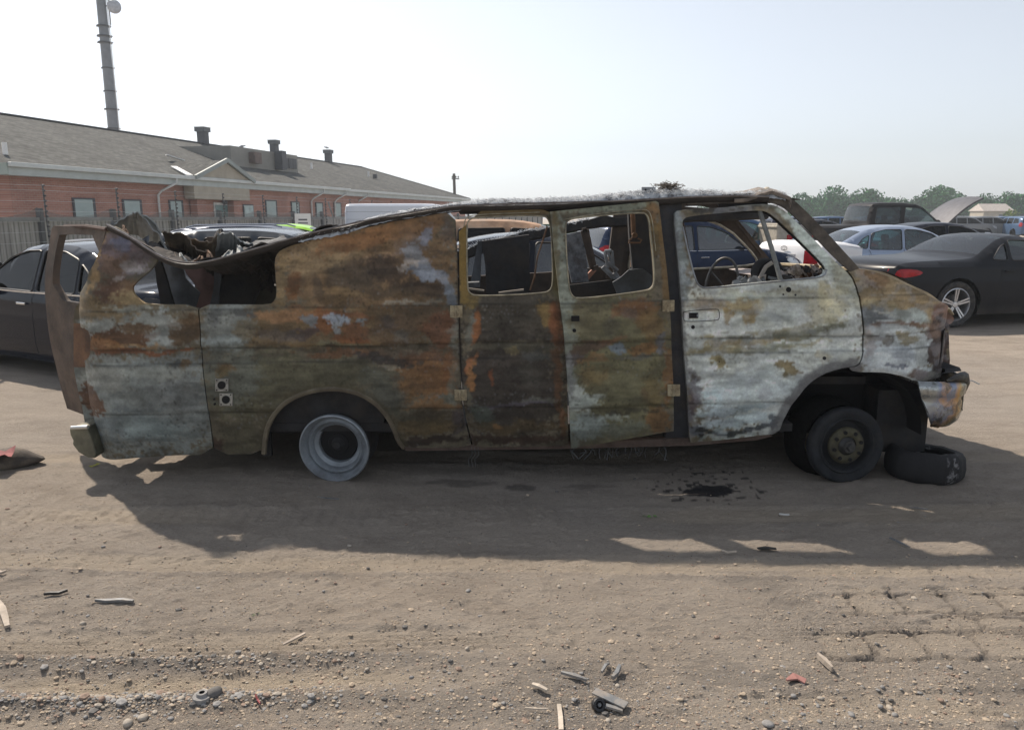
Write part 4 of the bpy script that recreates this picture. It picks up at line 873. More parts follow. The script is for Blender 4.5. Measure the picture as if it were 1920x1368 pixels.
sheet('hanging_sheet', [(296, 480), (345, 488), (352, 520), (375, 548), (366, 578), (322, 578), (308, 530)], 5.5, M_PLATE, .01, .08, 3)
sheet('hanging_sheet', [(338, 486), (400, 488), (412, 520), (402, 578), (362, 578), (374, 548), (350, 515)], 5.75, mat('reddish_sheet', (.11, .065, .06), .8, .1, .5, 5), .01, .06, 4)
sheet('hanging_sheet', [(402, 486), (418, 484), (408, 575), (392, 578), (400, 540)], 5.4, M_PLATE, .02, .02, 5)
sheet('seat_back', [(412, 486), (470, 474), (492, 480), (494, 500), (484, 540), (472, 578), (398, 578), (406, 530)], 5.6, M_DARK, .06, .03, 6)
sheet('side_frame_piece', [(470, 525), (520, 535), (522, 575), (462, 578), (474, 545)], 5.9, mat('scorched_lump', (.06, .055, .04), .9), .08, .05, 7)
sheet('side_frame_piece', [(492, 503), (518, 516), (520, 532), (490, 516)], 6.1, M_DARK, .03, .02, 8)
# torn sheet metal standing up out of the collapsed roof
M_TORN = mat('torn_grey_sheet', (.29, .31, .31), .65, .1, .45, 4, .4, 20, dirt=(.08, .06, .04)); M_MATD = mat('charred_liner', (.06, .06, .062), .9, 0, .6, 14, .8, 30, dirt=(.25, .26, .27))
M_TORNB = mat('torn_brown_sheet', (.24, .19, .14), .8, .1, .5, 5, .4, 20, dirt=(.05, .04, .035))
def crumple(name, rows_px, Ys, mt, seed, amp=.03):
    mb = MB(); rows = []
    for r, Y in zip(rows_px, Ys):
        line = smline(r, 2); row = []
        for i, (a, b) in enumerate(line):
            p = P(a, b, Y); k = amp * (fbm(p.x * 6 + seed, p.z * 6 + Y, seed, 3) - .5) * 2; row.append(p + Vector((k * .4, k * 2, k * .5)))
        rows.append(row)
    # refine between rows
    fine = []
    for A, B in zip(rows[:-1], rows[1:]):
        for t in (0, .25, .5, .75): fine.append([a.lerp(b, t) + Vector((0, amp * (rndm.random() - .5) * .9, amp * (rndm.random() - .5) * .5)) for a, b in zip(A, B)])
    fine.append(rows[-1]); mb.grid(fine); o = vb(mb, name, mt, smooth=28); s = o.modifiers.new('solid', 'SOLIDIFY'); s.thickness = .008; return o
crumple('torn_roof_sheet', [[(208, 424), (225, 415), (240, 404), (252, 398), (262, 402), (275, 418), (292, 440), (306, 470)], [(222, 440), (232, 440), (245, 438), (256, 440), (268, 446), (282, 456), (298, 472), (320, 496)]], [5.0, 5.25], M_TORN, 11)
crumple('torn_roof_sheet', [[(254, 399), (266, 401), (284, 412), (298, 428), (306, 448), (310, 480)], [(262, 420), (276, 436), (288, 452), (300, 470), (312, 486), (330, 496)]], [5.1, 5.4], M_TORN, 12, .02)
crumple('torn_roof_sheet', [[(303, 432), (320, 437), (340, 438), (352, 446), (358, 462), (368, 470), (385, 470)], [(312, 470), (325, 476), (340, 480), (350, 486), (362, 490), (374, 494), (392, 492)]], [5.15, 5.4], M_TORNB, 13)
crumple('torn_roof_sheet', [[(345, 440), (365, 446), (385, 450), (398, 452), (405, 440), (412, 432), (416, 445)], [(362, 474), (372, 480), (384, 484), (396, 484), (408, 480), (420, 476), (432, 474)]], [5.3, 5.5], M_TORNB, 14)
crumple('torn_roof_sheet', [[(412, 436), (425, 434), (440, 436), (446, 446), (456, 455), (470, 458)], [(408, 478), (422, 474), (438, 472), (452, 468), (468, 464), (482, 460)]], [5.2, 5.4], M_TORN, 15)
crumple('torn_roof_sheet', [[(400, 450), (404, 438), (410, 431), (416, 430), (414, 444)], [(402, 462), (406, 458), (410, 456), (414, 456), (418, 458)]], [5.7, 5.6], M_DARK, 16, .01)
crumple('crumpled_liner', [[(418, 474), (440, 462), (460, 455), (490, 450), (520, 446), (545, 446)], [(410, 492), (436, 482), (460, 474), (490, 464), (520, 456), (548, 450)]], [5.4, 5.0], M_MATD, 17, .06)
for px, py, w_, h_, ln in ((268, 458, 20, 16, 8), (292, 474, 16, 20, -6), (318, 486, 22, 14, 9), (345, 493, 18, 18, -8), (372, 495, 24, 15, 7), (398, 490, 16, 22, -9), (425, 484, 22, 14, 8), (452, 476, 18, 16, -5), (482, 466, 20, 11, 8), (236, 440, 14, 18, -5)):
    mb = MB(); n_ = 5; rows = []
    for j in range(4):
        t = j / 3; rows.append([P(px + (i / (n_ - 1) - .5) * w_ * (1 - .8 * t) + ln * t + rndm.uniform(-1.5, 1.5), py - h_ * t + rndm.uniform(-2, 2), 4.86 + .10 * t + rndm.uniform(-.02, .03)) for i in range(n_)])
    mb.grid(rows); o = vb(mb, 'torn_metal_flap', rndm.choice((M_TORN, M_TORNB, M_RUST, M_PLATE)), smooth=20); s = o.modifiers.new('solid', 'SOLIDIFY'); s.thickness = .004
mb = MB(); t0 = P(211, 419, 4.95); mb.add([P(205, 424, 4.9), P(216, 423, 4.95), P(214, 428, 4.95), P(210, 411, 4.9)], [(0, 1, 3), (1, 2, 3), (2, 0, 3)]); vb(mb, 'torn_metal_spike', M_ASH)
# things seen through the two side-door windows
sheet('seat_back', [(903, 452), (992, 440), (994, 545), (990, 556), (912, 556), (910, 500)], 5.9, M_DARK, .09, .02, 9)
sheet('side_pillar_piece', [(896, 452), (904, 452), (900, 538), (880, 540), (884, 520)], 5.95, M_PLATE, .02, .02, 21)
sheet('burnt_tray', [(876, 530), (898, 529), (898, 538), (876, 538)], 5.7, M_INGREY, .1, .0, 22)
mb = MB(); mb.tube([P(1026, 424, 5.4), P(1018, 450, 5.4), P(1008, 480, 5.35), P(1002, 520, 5.3), P(994, 544, 5.3)], .007, 6); vb(mb, 'hanging_cable', M_RUST)
M_BAR = mat('pale_bar', (.34, .30, .25), .7); mb = MB(); mb.bar(P(935, 549, 5.3), P(982, 543, 5.3), .02, .012); vb(mb, 'loose_bar', M_BAR)
mb = MB(); mb.bar(P(878, 541, 5.2), P(908, 545, 5.2), .016, .012); vb(mb, 'loose_bar', M_BAR)
sheet('seat_back', [(1058, 440), (1088, 434), (1098, 470), (1103, 520), (1104, 528), (1072, 530), (1062, 480)], 5.55, mat('blistered_grey', (.14, .15, .165), .75, .1, .6, 18, .5, 40, dirt=(.06, .045, .04)), .05, .02, 23)
mb = MB(); 
for a, b in (((1092, 432), (1110, 505)), ((1110, 505), (1122, 500)), ((1092, 432), (1100, 430)), ((1100, 430), (1114, 498))): mb.bar(P(*a, 5.6), P(*b, 5.6), .025, .03)
vb(mb, 'seat_frame', M_INNER)
sheet('armrest_piece', [(1100, 515), (1112, 503), (1116, 500), (1118, 508), (1104, 524), (1100, 524)], 5.65, mat('rosy_scale', (.38, .20, .14), .8), .04, .01, 24)
sheet('bench_end', [(1068, 534), (1150, 524), (1230, 520), (1232, 566), (1066, 570)], 5.3, M_DARK, .02, .02, 25)
sheet('crumpled_seat_cover', [(1165, 520), (1178, 506), (1205, 503), (1222, 516), (1224, 545), (1160, 556), (1150, 530)], 5.1, M_PLATE, .02, .07, 26)
mb = MB()
mb.tube([P(1186, 398, 5.0), P(1188, 440, 5.0)], .016, 8); mb.lathe([(.006, -.012), (.018, -.01), (.018, .01), (.006, .012)], P(1190, 441, 4.97), n=12)
mb.tube([P(a, b, 4.97) for a, b in ((1190, 441), (1180, 451), (1178, 455), (1200, 455), (1203, 450), (1196, 447))], .006, 6)
vb(mb, 'seatbelt_anchor', M_RUST)
sheet('inner_pillar', [(1178, 392), (1224, 388), (1226, 560), (1190, 560), (1186, 500), (1180, 440)], 5.15, M_DARK, .06, .0, 27)
mb = MB()  # steering-column-like stand of a front seat mechanism
for a, b, r in (((1134, 471), (1140, 502), .012), ((1140, 472), (1150, 500), .010), ((1134, 471), (1146, 470), .012), ((1130, 500), (1150, 520), .018), ((1150, 512), (1168, 540), .026), ((1140, 492), (1158, 508), .014), ((1148, 470), (1152, 512), .008)): mb.tube([P(*a, 5.35), P(*b, 5.35)], r, 7)
vb(mb, 'seat_mechanism', M_ASH)
# front cabin: steering wheel, column, dashboard frame, heater box
C0 = P(1353, 540, 5.95); mb = MB(); pts = []
ax = Vector((-.75, .05, .55)).normalized(); u_ = Vector((0, 1, 0)); u_ = (u_ - ax * u_.dot(ax)).normalized(); w_ = ax.cross(u_)
u2 = Vector((.115, -.05, .06)); w2 = Vector((-.0, .05, .225))
for k in range(28):
    a = 2 * math.pi * k / 28; pts.append(C0 + u2 * math.cos(a) + w2 * math.sin(a))
mb.tube(pts, .011, 8, closed=True)
for a in (0, 2.3, 4.2): mb.tube([C0 + Vector((.03, 0, 0)), C0 + u2 * math.cos(a) + w2 * math.sin(a)], .007, 6)
mb.tube([C0, C0 + Vector((.35, .0, -.22))], .025, 8)
vb(mb, 'steering_wheel', mat('bare_wheel_steel', (.10, .095, .09), .45, .5, .4, 20), smooth=50)
mb = MB()
rn = random.Random(9)
for i in range(46):
    a = rn.uniform(1378, 1450); mb.box(P(a, rn.uniform(528, 540) - (a - 1378) * .12, rn.uniform(5.0, 5.9)), (rn.uniform(.02, .07), rn.uniform(.03, .1), rn.uniform(.015, .05)), Matrix.Rotation(rn.uniform(0, 3), 3, Vector((rn.random(), rn.random(), 1)).normalized()))
tag(vb(mb, 'dashboard_debris', M_ASH), kind='stuff')
mb = MB(); mb.box((2.02, YM, 1.12), (.12, 1.5, .22)); mb.box((2.2, YM, 1.18), (.35, 1.55, .05)); vb(mb, 'dashboard_frame', M_INNER)
mb = MB(); c = P(1445, 513, 5.15); mb.lathe([(0, .0), (.085, .0), (.10, .03), (.10, .12), (0, .12)], c, n=24); vb(mb, 'blower_housing', M_BLACK, smooth=40)
mb = MB(); mb.tube([P(1448, 492, 5.1), P(1436, 500, 5.1), P(1428, 515, 5.1), P(1420, 532, 5.1)], .014, 6); mb.tube([P(1424, 520, 5.08), P(1434, 516, 5.08), P(1432, 530, 5.08), P(1419, 532, 5.08)], .012, 6); vb(mb, 'blower_bracket', mat('pale_bracket', (.40, .36, .32), .7), smooth=50)
mb = MB()
for i in range(150):
    a = rn.uniform(1466, 1552); mb.cm = rn.choice((0, 0, 1, 2)); mb.box(P(a, rn.uniform(505, 523) - (a - 1466) * .06, rn.uniform(4.95, 5.9)), (rn.uniform(.01, .05), rn.uniform(.02, .07), rn.uniform(.008, .03)), Matrix.Rotation(rn.uniform(0, 3), 3, Vector((rn.random(), rn.random(), 1)).normalized()))
tag(vb(mb, 'engine_cover_debris', [mat('ashy_debris', (.42, .36, .32), .85, 0, .5, 22, .6, 40, dirt=(.12, .09, .07)), M_DARK, M_RUST]), kind='stuff')
mb = MB(); rows = []
for j in range(10):
    y = 5.0 + j * .14; rows.append([(x, y, 1.215 + .05 * fbm(np.array([x * 9]), np.array([y * 9]), 5, 3)[0] + .10 * (x - 1.75) * .4) for x in np.linspace(1.78, 2.32, 10)])
mb.grid(rows); o = vb(mb, 'cowl_top', mat('pink_grey_ash', (.38, .33, .31), .85, 0, .5, 10, .5, 30, dirt=(.13, .11, .10)), smooth=60)

# ---- wheels
def wheel_tf(c, tilt=0.0, yaw=0.0):
    return Matrix.Rotation(yaw, 3, 'Z') @ Matrix.Rotation(tilt, 3, 'X')
# rear: tyre burnt away, deep bare rim
rc = P(627, 840, 4.615); M = wheel_tf(0, R(3), R(-4))
hub = MB(); hub.lathe([(0, .05), (.02, .05), (.035, .07), (.05, .09), (.115, .12), (.118, .14)], rc, M=M); wh = vb(hub, 'rear_wheel', M_DARK, smooth=50)
mr = mat('bare_rim_steel', (.25, .28, .31), .5, .3, .3, 5, .4, 60, dirt=(.05, .04, .04))
mb = MB(); mb.lathe([(.222, .02), (.226, .0), (.224, -.014), (.216, -.018), (.208, -.010), (.200, .010), (.190, .022), (.186, .034), (.178, .030), (.170, .022), (.162, .030), (.152, .07), (.142, .075), (.128, .085), (.120, .13), (.119, .16)], rc, M=M, n=48); mb.build('rim', mr, wh, smooth=40)
mb = MB(); mb.lathe([(.122, .11), (.115, .10), (.07, .10), (.065, .085), (.03, .08), (.0, .075)], rc, M=M, n=32); mb.build('brake_drum', M_BLACK, wh, smooth=40)
mb = MB(); mb.lathe([(.222, .02), (.20, .05), (.19, .20), (.225, .24)], rc, M=M, n=40); mb.build('rim_barrel', M_DARK, wh, smooth=40)
# front: steel rim on flattened tyre carcass
fc = P(1589, 836, 4.62); M = wheel_tf(0, R(-2), R(6))
mt_ = mat('charred_tyre', (.018, .020, .024), .8, 0, .4, 14, .6, 50, dirt=(.035, .035, .035), spec=.3)
hub = MB(); hub.lathe([(0, -.045), (.018, -.045), (.024, -.03), (.038, -.03), (.045, -.005), (.052, .0), (.062, .02)], fc, M=M, n=24); wh = vb(hub, 'front_wheel', mat('worn_hub', (.06, .06, .06), .5, .5, .3, 30), smooth=40)
mb = MB(); mb.lathe([(.060, .004), (.085, -.004), (.112, .006), (.120, .02), (.118, .03)], fc, M=M, n=40); rim = mb.build('rim', mat('olive_rim', (.075, .068, .04), .7, .2, .4, 22, .4, 40, dirt=(.03, .025, .02)), wh, smooth=40)
for k in range(8):
    mb = MB(); a = 2 * math.pi * (k + .3) / 8; c = fc + M @ Vector((.090 * math.cos(a), -.008, .090 * math.sin(a))); mb.lathe([(0, -.001), (.012, -.001), (.0125, .01)], c, M=M, n=12); mb.build('bolt_hole', M_BLACK, wh, smooth=30)
mb = MB(); mb.lathe([(.118, .03), (.130, .05), (.150, .055), (.160, .02), (.168, .0), (.176, -.004), (.184, .006), (.200, .0), (.226, -.006), (.240, .0), (.247, .02), (.245, .06), (.20, .10)], fc, M=M, n=56); mb.build('rim_ring', mt_, wh, smooth=50)
mb = MB(); mb.lathe([(.235, .06), (.262, .10), (.275, .16), (.272, .24), (.24, .28), (.15, .28)], fc + Vector((-.008, .05, .005)), M=wheel_tf(0, 0, R(14)), n=48); o = mb.build('tyre', mat('burnt_tyre_wire', (.006, .006, .006), .95, 0, .6, 40, .9, 60, spec=.1), wh, smooth=40)
# far wheels
for x in (-1.17, 2.13):
    mb = MB(); mb.lathe([(.05, .0), (.24, .0), (.26, .03), (.26, .2), (.22, .23)], (x, 6.15, .25), n=32); vb(mb, 'far_wheel', M_DARK, smooth=40)
mb = MB()
for i in range(26):
    a = rn.uniform(1060, 1250); p = P(a, 838, 4.8); mb.tube([p, p + Vector((rn.uniform(-.03, .03), 0, -.03)), p + Vector((rn.uniform(-.03, .03), rn.uniform(-.03, .03), -rn.uniform(.04, .09)))], rn.uniform(.001, .005), 4)
for i in range(3):
    p = P(884 + 6 * i, 838, 4.65); mb.tube([p, p + Vector((.005, 0, -.05)), p + Vector((-.02, .0, -.08)), p + Vector((-.015, 0, -.13))], .0015, 4)
tag(vb(mb, 'hanging_wires', M_INGREY), kind='stuff')
# ------------------------------------------------------------------ burnt tyre lying in front of the wheel
tc = G(1730, 892); tc.z = 0
ty = empty('discarded_tyre', tc); tag(ty, 'charred tyre lying flat on the dirt beside the front wheel of the burnt van', 'tyre')
mb = MB(); prof = [(.13, .01), (.17, -.0), (.215, .01), (.232, .04), (.236, .09), (.228, .155), (.212, .185), (.195, .192), (.168, .185), (.160, .165), (.175, .15), (.195, .12), (.198, .07), (.18, .03)]
n = 72; vs = []
for r, h in prof:
    for k in range(n):
        a = 2 * math.pi * k / n; rr = r * (1 + .05 * (vn(math.cos(a) * 2 + 5, math.sin(a) * 2 + 5, 3) - .5)); hh = h * (1 + .10 * math.cos(a + 2.3) + .06 * (vn(math.cos(a) * 3 + 9, math.sin(a) * 3 + 9, 8) - .5))
        if .03 < h < .16 and r > .2: rr += .005 * ((k % 4) < 2)
        vs.append((rr * 1.0 * math.cos(a), rr * .95 * math.sin(a), hh))
mb.add(vs, [(i * n + k, i * n + (k + 1) % n, ((i + 1) % len(prof)) * n + (k + 1) % n, ((i + 1) % len(prof)) * n + k) for i in range(len(prof)) for k in range(n)])
mt2 = NT('charred_rubber'); v = mt2.coord(); f = mt2.ramp(mt2.noise(v, 24, 5, .7), [(.5, 0), (.62, 1)]); s_ = mt2.n('SeparateXYZ'); mt2.l(v, s_.inputs[0])
msk = mt2.ramp(s_.outputs[0], [(.02, 0), (.03, 1), (.10, 1), (.12, 0)]); mt2.set(Base_Color=mt2.mix(mt2.math('MULTIPLY', f, msk), (.012, .012, .014), (.22, .22, .225)), Roughness=.75); mt2.bump(mt2.noise(v, 60, 5, .7), .8, .01)
mb.build('tyre_carcass', mt2.m, ty, smooth=50)
# ------------------------------------------------------------------ cars (x forward, y left, z up; origin on the ground below the middle)
M_TYRE = mat('tyre_rubber', (.028, .028, .03), .8, 0, .3, 20, .3, 60, dirt=(.10, .09, .075))
M_WELL = mat('wheel_well', (.012, .012, .013), .9, 0, 0, 5, 0)
M_SEAM = mat('body_seam', (.01, .01, .011), .8, 0, 0, 5, 0)
M_ALLOY = mat('alloy', (.55, .56, .58), .35, .8, .15, 9, 0)
M_ALLOYD = mat('dark_alloy', (.06, .06, .065), .4, .5, .2, 9, 0)
M_RED = mat('red_lens', (.30, .006, .012), .2, 0, .3, 14, .1, 40, coat=.2, spec=.3)
M_CLEAR = mat('clear_lens', (.55, .57, .6), .1, .3, .2, 14, 0, coat=.5)
M_TRIM = mat('black_trim', (.018, .018, .02), .5, 0, .2, 9, 0)
M_CHROME = mat('chrome_strip', (.7, .71, .73), .15, .95, .1, 9, 0)
M_CLOTH = mat('seat_cloth', (.075, .075, .08), .9, 0, .3, 20, .3)
M_CLOTHL = mat('pale_seat_cloth', (.30, .28, .25), .9, 0, .3, 20, .3)
G_CLEAR = glassm('window_glass', (.55, .68, .68), .03); G_TINT = glassm('tinted_glass', (.12, .16, .18), .02); G_DARK = glassm('privacy_glass', (.02, .028, .045), .0)
G_BLUE = glassm('green_window_glass', (.42, .72, .74), .10)
DES = {}
DES['sedan'] = dict(L=4.55, W=.88, sill=.19, wh=(1.36, -1.27), r=.325, belt=.93,
    top=[(2.2, .22), (2.26, .34), (2.27, .52), (2.2, .66), (2.05, .75), (1.6, .88), (1.12, .96), (.85, 1.10), (.45, 1.32), (.22, 1.405), (-.1, 1.45), (-.55, 1.45), (-.95, 1.39), (-1.18, 1.31), (-1.55, 1.10), (-1.72, 1.04), (-2.1, 1.02), (-2.24, .97), (-2.27, .80), (-2.27, .42), (-2.2, .25)],
    ws=(1.10, .28), rg=(-1.12, -1.66), win=[[(.92, .96), (.40, 1.30), (.10, 1.375), (-.18, 1.385), (-.20, .95)], [(-.27, .95), (-.25, 1.385), (-.62, 1.38), (-.92, 1.30), (-.98, .96)], [(-1.03, .97), (-.97, 1.27), (-1.13, 1.18), (-1.28, 1.0)]],
    seams=[[(-.235, .28), (-.235, 1.0)], [(1.0, .30), (1.0, .92)], [(-1.0, .95), (-.90, .72), (-.86, .30)], [(1.0, .92), (.92, .96)]], handles=[(-.05, .82), (-.92, .84)], tail=[(-1.88, .70), (-1.98, .98), (-2.22, .96), (-2.26, .72)], tailb=(.52, .70, .95), head=[(2.24, .55), (2.05, .72), (1.75, .80), (1.85, .66), (2.12, .52)])
DES['coupe'] = dict(L=4.25, W=.90, sill=.18, wh=(1.28, -1.16), r=.335, belt=.90,
    top=[(2.05, .2), (2.12, .35), (2.12, .52), (2.02, .66), (1.7, .78), (1.2, .88), (.82, .94), (.55, 1.08), (.22, 1.24), (.05, 1.29), (-.12, 1.295), (-.30, 1.26), (-.52, 1.16), (-.76, 1.02), (-.90, .975), (-1.35, .96), (-1.85, .94), (-2.08, .88), (-2.13, .72), (-2.12, .4), (-2.02, .23)],
    ws=(.80, .18), rg=(-.27, -.74), win=[[(.62, .95), (.25, 1.17), (.02, 1.235), (-.25, 1.235), (-.27, .95)], [(-.32, .95), (-.30, 1.19), (-.40, 1.15), (-.60, .97)]],
    seams=[[(-.52, .28), (-.46, .6), (-.46, .92)], [(.80, .28), (.80, .88)], [(-.46, .92), (.62, .92)]], handles=[(-.34, .80)], tail=[(-1.74, .785), (-1.80, .83), (-1.95, .85), (-2.06, .84), (-2.09, .74), (-1.95, .72)], tailb=(.6, .73, .84), head=[(2.06, .5), (1.9, .68), (1.6, .75), (1.7, .6), (1.95, .5)])
DES['suv'] = dict(L=4.65, W=.93, sill=.25, wh=(1.38, -1.33), r=.36, belt=1.06,
    top=[(2.22, .28), (2.3, .45), (2.3, .70), (2.2, .88), (1.9, .99), (1.4, 1.08), (1.12, 1.12), (.80, 1.34), (.50, 1.52), (.2, 1.61), (-.3, 1.65), (-1.1, 1.64), (-1.7, 1.59), (-1.95, 1.54), (-2.02, 1.46), (-2.16, 1.15), (-2.26, 1.02), (-2.3, .8), (-2.3, .5), (-2.22, .32)],
    ws=(1.08, .36), rg=(-1.99, -2.17), win=[[(.92, 1.10), (.45, 1.43), (.15, 1.52), (-.15, 1.54), (-.18, 1.08)], [(-.26, 1.08), (-.24, 1.54), (-.98, 1.53), (-1.02, 1.10)], [(-1.10, 1.11), (-1.08, 1.52), (-1.62, 1.47), (-1.84, 1.20), (-1.80, 1.14)]],
    seams=[[(-.22, .32), (-.22, 1.08)], [(1.0, .35), (1.0, 1.08)], [(-1.06, 1.08), (-.95, .8), (-.9, .34)]], handles=[(-.06, .95), (-.96, .97)], tail=[(-1.94, .88), (-1.98, 1.2), (-2.13, 1.2), (-2.25, 1.0), (-2.26, .86)], tailb=(.55, .88, 1.10), head=[(2.24, .68), (2.1, .88), (1.75, .97), (1.85, .82), (2.1, .70)])
DES['boxy'] = dict(L=4.3, W=.92, sill=.28, wh=(1.32, -1.28), r=.345, belt=1.18,
    top=[(2.05, .3), (2.12, .45), (2.12, .8), (2.04, 1.0), (1.7, 1.06), (1.30, 1.12), (1.15, 1.18), (.72, 1.55), (.50, 1.72), (.2, 1.80), (-.4, 1.83), (-1.4, 1.83), (-1.98, 1.80), (-2.06, 1.74), (-2.12, 1.45), (-2.15, 1.1), (-2.16, .5), (-2.1, .33)],
    ws=(1.13, .54), rg=(-2.065, -2.13), win=[[(.95, 1.22), (.62, 1.55), (.45, 1.68), (-.12, 1.71), (-.14, 1.22)], [(-.28, 1.22), (-.26, 1.71), (-1.28, 1.71), (-1.30, 1.24)], [(-1.42, 1.26), (-1.40, 1.68), (-1.90, 1.66), (-1.93, 1.28)]],
    seams=[[(-.2, .35), (-.2, 1.2)], [(1.0, .35), (1.0, 1.15)], [(-1.35, 1.2), (-1.0, .8), (-.95, .34)]], handles=[(-.05, 1.02), (-.42, 1.02)], tail=[(-2.04, 1.0), (-2.04, 1.35), (-2.11, 1.35), (-2.14, 1.0)], tailb=(.62, 1.0, 1.3), head=[(2.1, .75), (2.05, .95), (1.85, .98), (1.85, .78)])
DES['pickup'] = dict(L=5.4, W=.96, sill=.34, wh=(1.75, -1.62), r=.37, belt=1.20,
    top=[(2.6, .4), (2.68, .6), (2.66, .95), (2.55, 1.06), (2.1, 1.12), (1.30, 1.20), (1.05, 1.24), (.80, 1.44), (.48, 1.72), (.25, 1.83), (-.1, 1.87), (-.9, 1.87), (-1.06, 1.83), (-1.12, 1.60), (-1.18, 1.26), (-1.25, 1.22), (-2.55, 1.22), (-2.66, 1.2), (-2.68, .6), (-2.6, .42)],
    ws=(1.03, .30), rg=(-1.08, -1.17), win=[[(.88, 1.26), (.55, 1.58), (.34, 1.72), (-.10, 1.75), (-.12, 1.26)], [(-.24, 1.26), (-.22, 1.76), (-.92, 1.76), (-.98, 1.28)]],
    seams=[[(-.17, .45), (-.17, 1.25)], [(1.0, .45), (1.0, 1.15)], [(-1.14, .45), (-1.14, 1.2)]], handles=[(-.05, 1.05)], tail=[(-2.5, .9), (-2.5, 1.15), (-2.66, 1.15), (-2.67, .9)], tailb=(.75, .9, 1.15), head=[(2.6, .85), (2.5, 1.02), (2.2, 1.04), (2.25, .85)])
DES['cargo'] = dict(L=5.6, W=.98, sill=.35, wh=(1.75, -1.65), r=.35, belt=1.25,
    top=[(2.72, .35), (2.8, .5), (2.78, .95), (2.6, 1.15), (2.2, 1.30), (1.72, 1.90), (1.50, 2.16), (1.2, 2.26), (.6, 2.28), (-2.6, 2.28), (-2.76, 2.24), (-2.8, 2.0), (-2.8, .6), (-2.76, .4)],
    ws=(2.12, 1.66), rg=(9, 9), win=[[(2.0, 1.32), (1.60, 1.82), (1.15, 1.86), (1.12, 1.3)]],
    seams=[[(1.08, .4), (1.08, 2.0)], [(-2.7, 1.62), (1.0, 1.62)], [(-2.7, 1.95), (1.0, 1.95)], [(-2.7, 1.0), (1.0, 1.0)], [(.1, .4), (.1, 2.1)]], handles=[(1.2, 1.1)], tail=[(-2.68, 1.0), (-2.68, 1.3), (-2.78, 1.3), (-2.79, 1.0)], tailb=(.85, 1.0, 1.3), head=[(2.7, .75), (2.6, 1.0), (2.3, 1.05), (2.35, .8)])
_cache = {}
def car_surf(D):
    tx = np.array([p[0] for p in D['top']]); tz = np.array([p[1] for p in D['top']]); L = D['L']
    fx = np.linspace(-L / 2 - .02, L / 2 + .02, 240); up = np.zeros_like(fx)
    for (a, b), (c, d) in zip(D['top'][:-1], D['top'][1:]):
        lo, hi = min(a, c), max(a, c)
        if hi - lo < 1e-6: continue
        m = (fx >= lo) & (fx <= hi); up[m] = np.maximum(up[m], b + (d - b) * (fx[m] - a) / (c - a))
    k = up == 0; up[k] = .5
    def w(X, Z):
        X = np.asarray(X, float); Z = np.asarray(Z, float); zt = np.interp(X, fx, up); W = D['W']; b = D['belt']; zmax = tz.max()
        ins = .05 * np.clip((.42 - Z) / .25, 0, 1) ** 1.5 + .025 * np.clip((Z - .62) / (b - .62), 0, 1) ** 2
        ins = ins + .015 * np.exp(-((Z - (b - .16)) / .012) ** 2)
        tum = .075 if D is DES['cargo'] or D is DES['boxy'] or D is DES['pickup'] else .20
        ins = ins + np.where(Z > b, .02 + tum * np.clip((Z - b) / (zmax - b), 0, 1.1) ** 1.1, 0)
        ins = ins + .07 * (1 - np.clip((zt - Z) / .08, 0, 1)) ** 2
        e = np.clip((np.abs(X) - (L / 2 - .65)) / .65, 0, 1); ins = ins + .16 * e ** 2.2 + .10 * np.clip((e - .8) / .2, 0, 1) ** 2
        return W - ins
    return w
def arch(cx, r, sill):
    a0 = math.asin(max(-1, min(1, (sill - .32) / r))) if False else 0
    pts = []
    zc = .33
    for k in range(13):
        a = math.pi * (1.12 - 1.24 * k / 12); pts.append((cx + r * math.cos(a), max(sill, zc + r * math.sin(a))))
    return pts
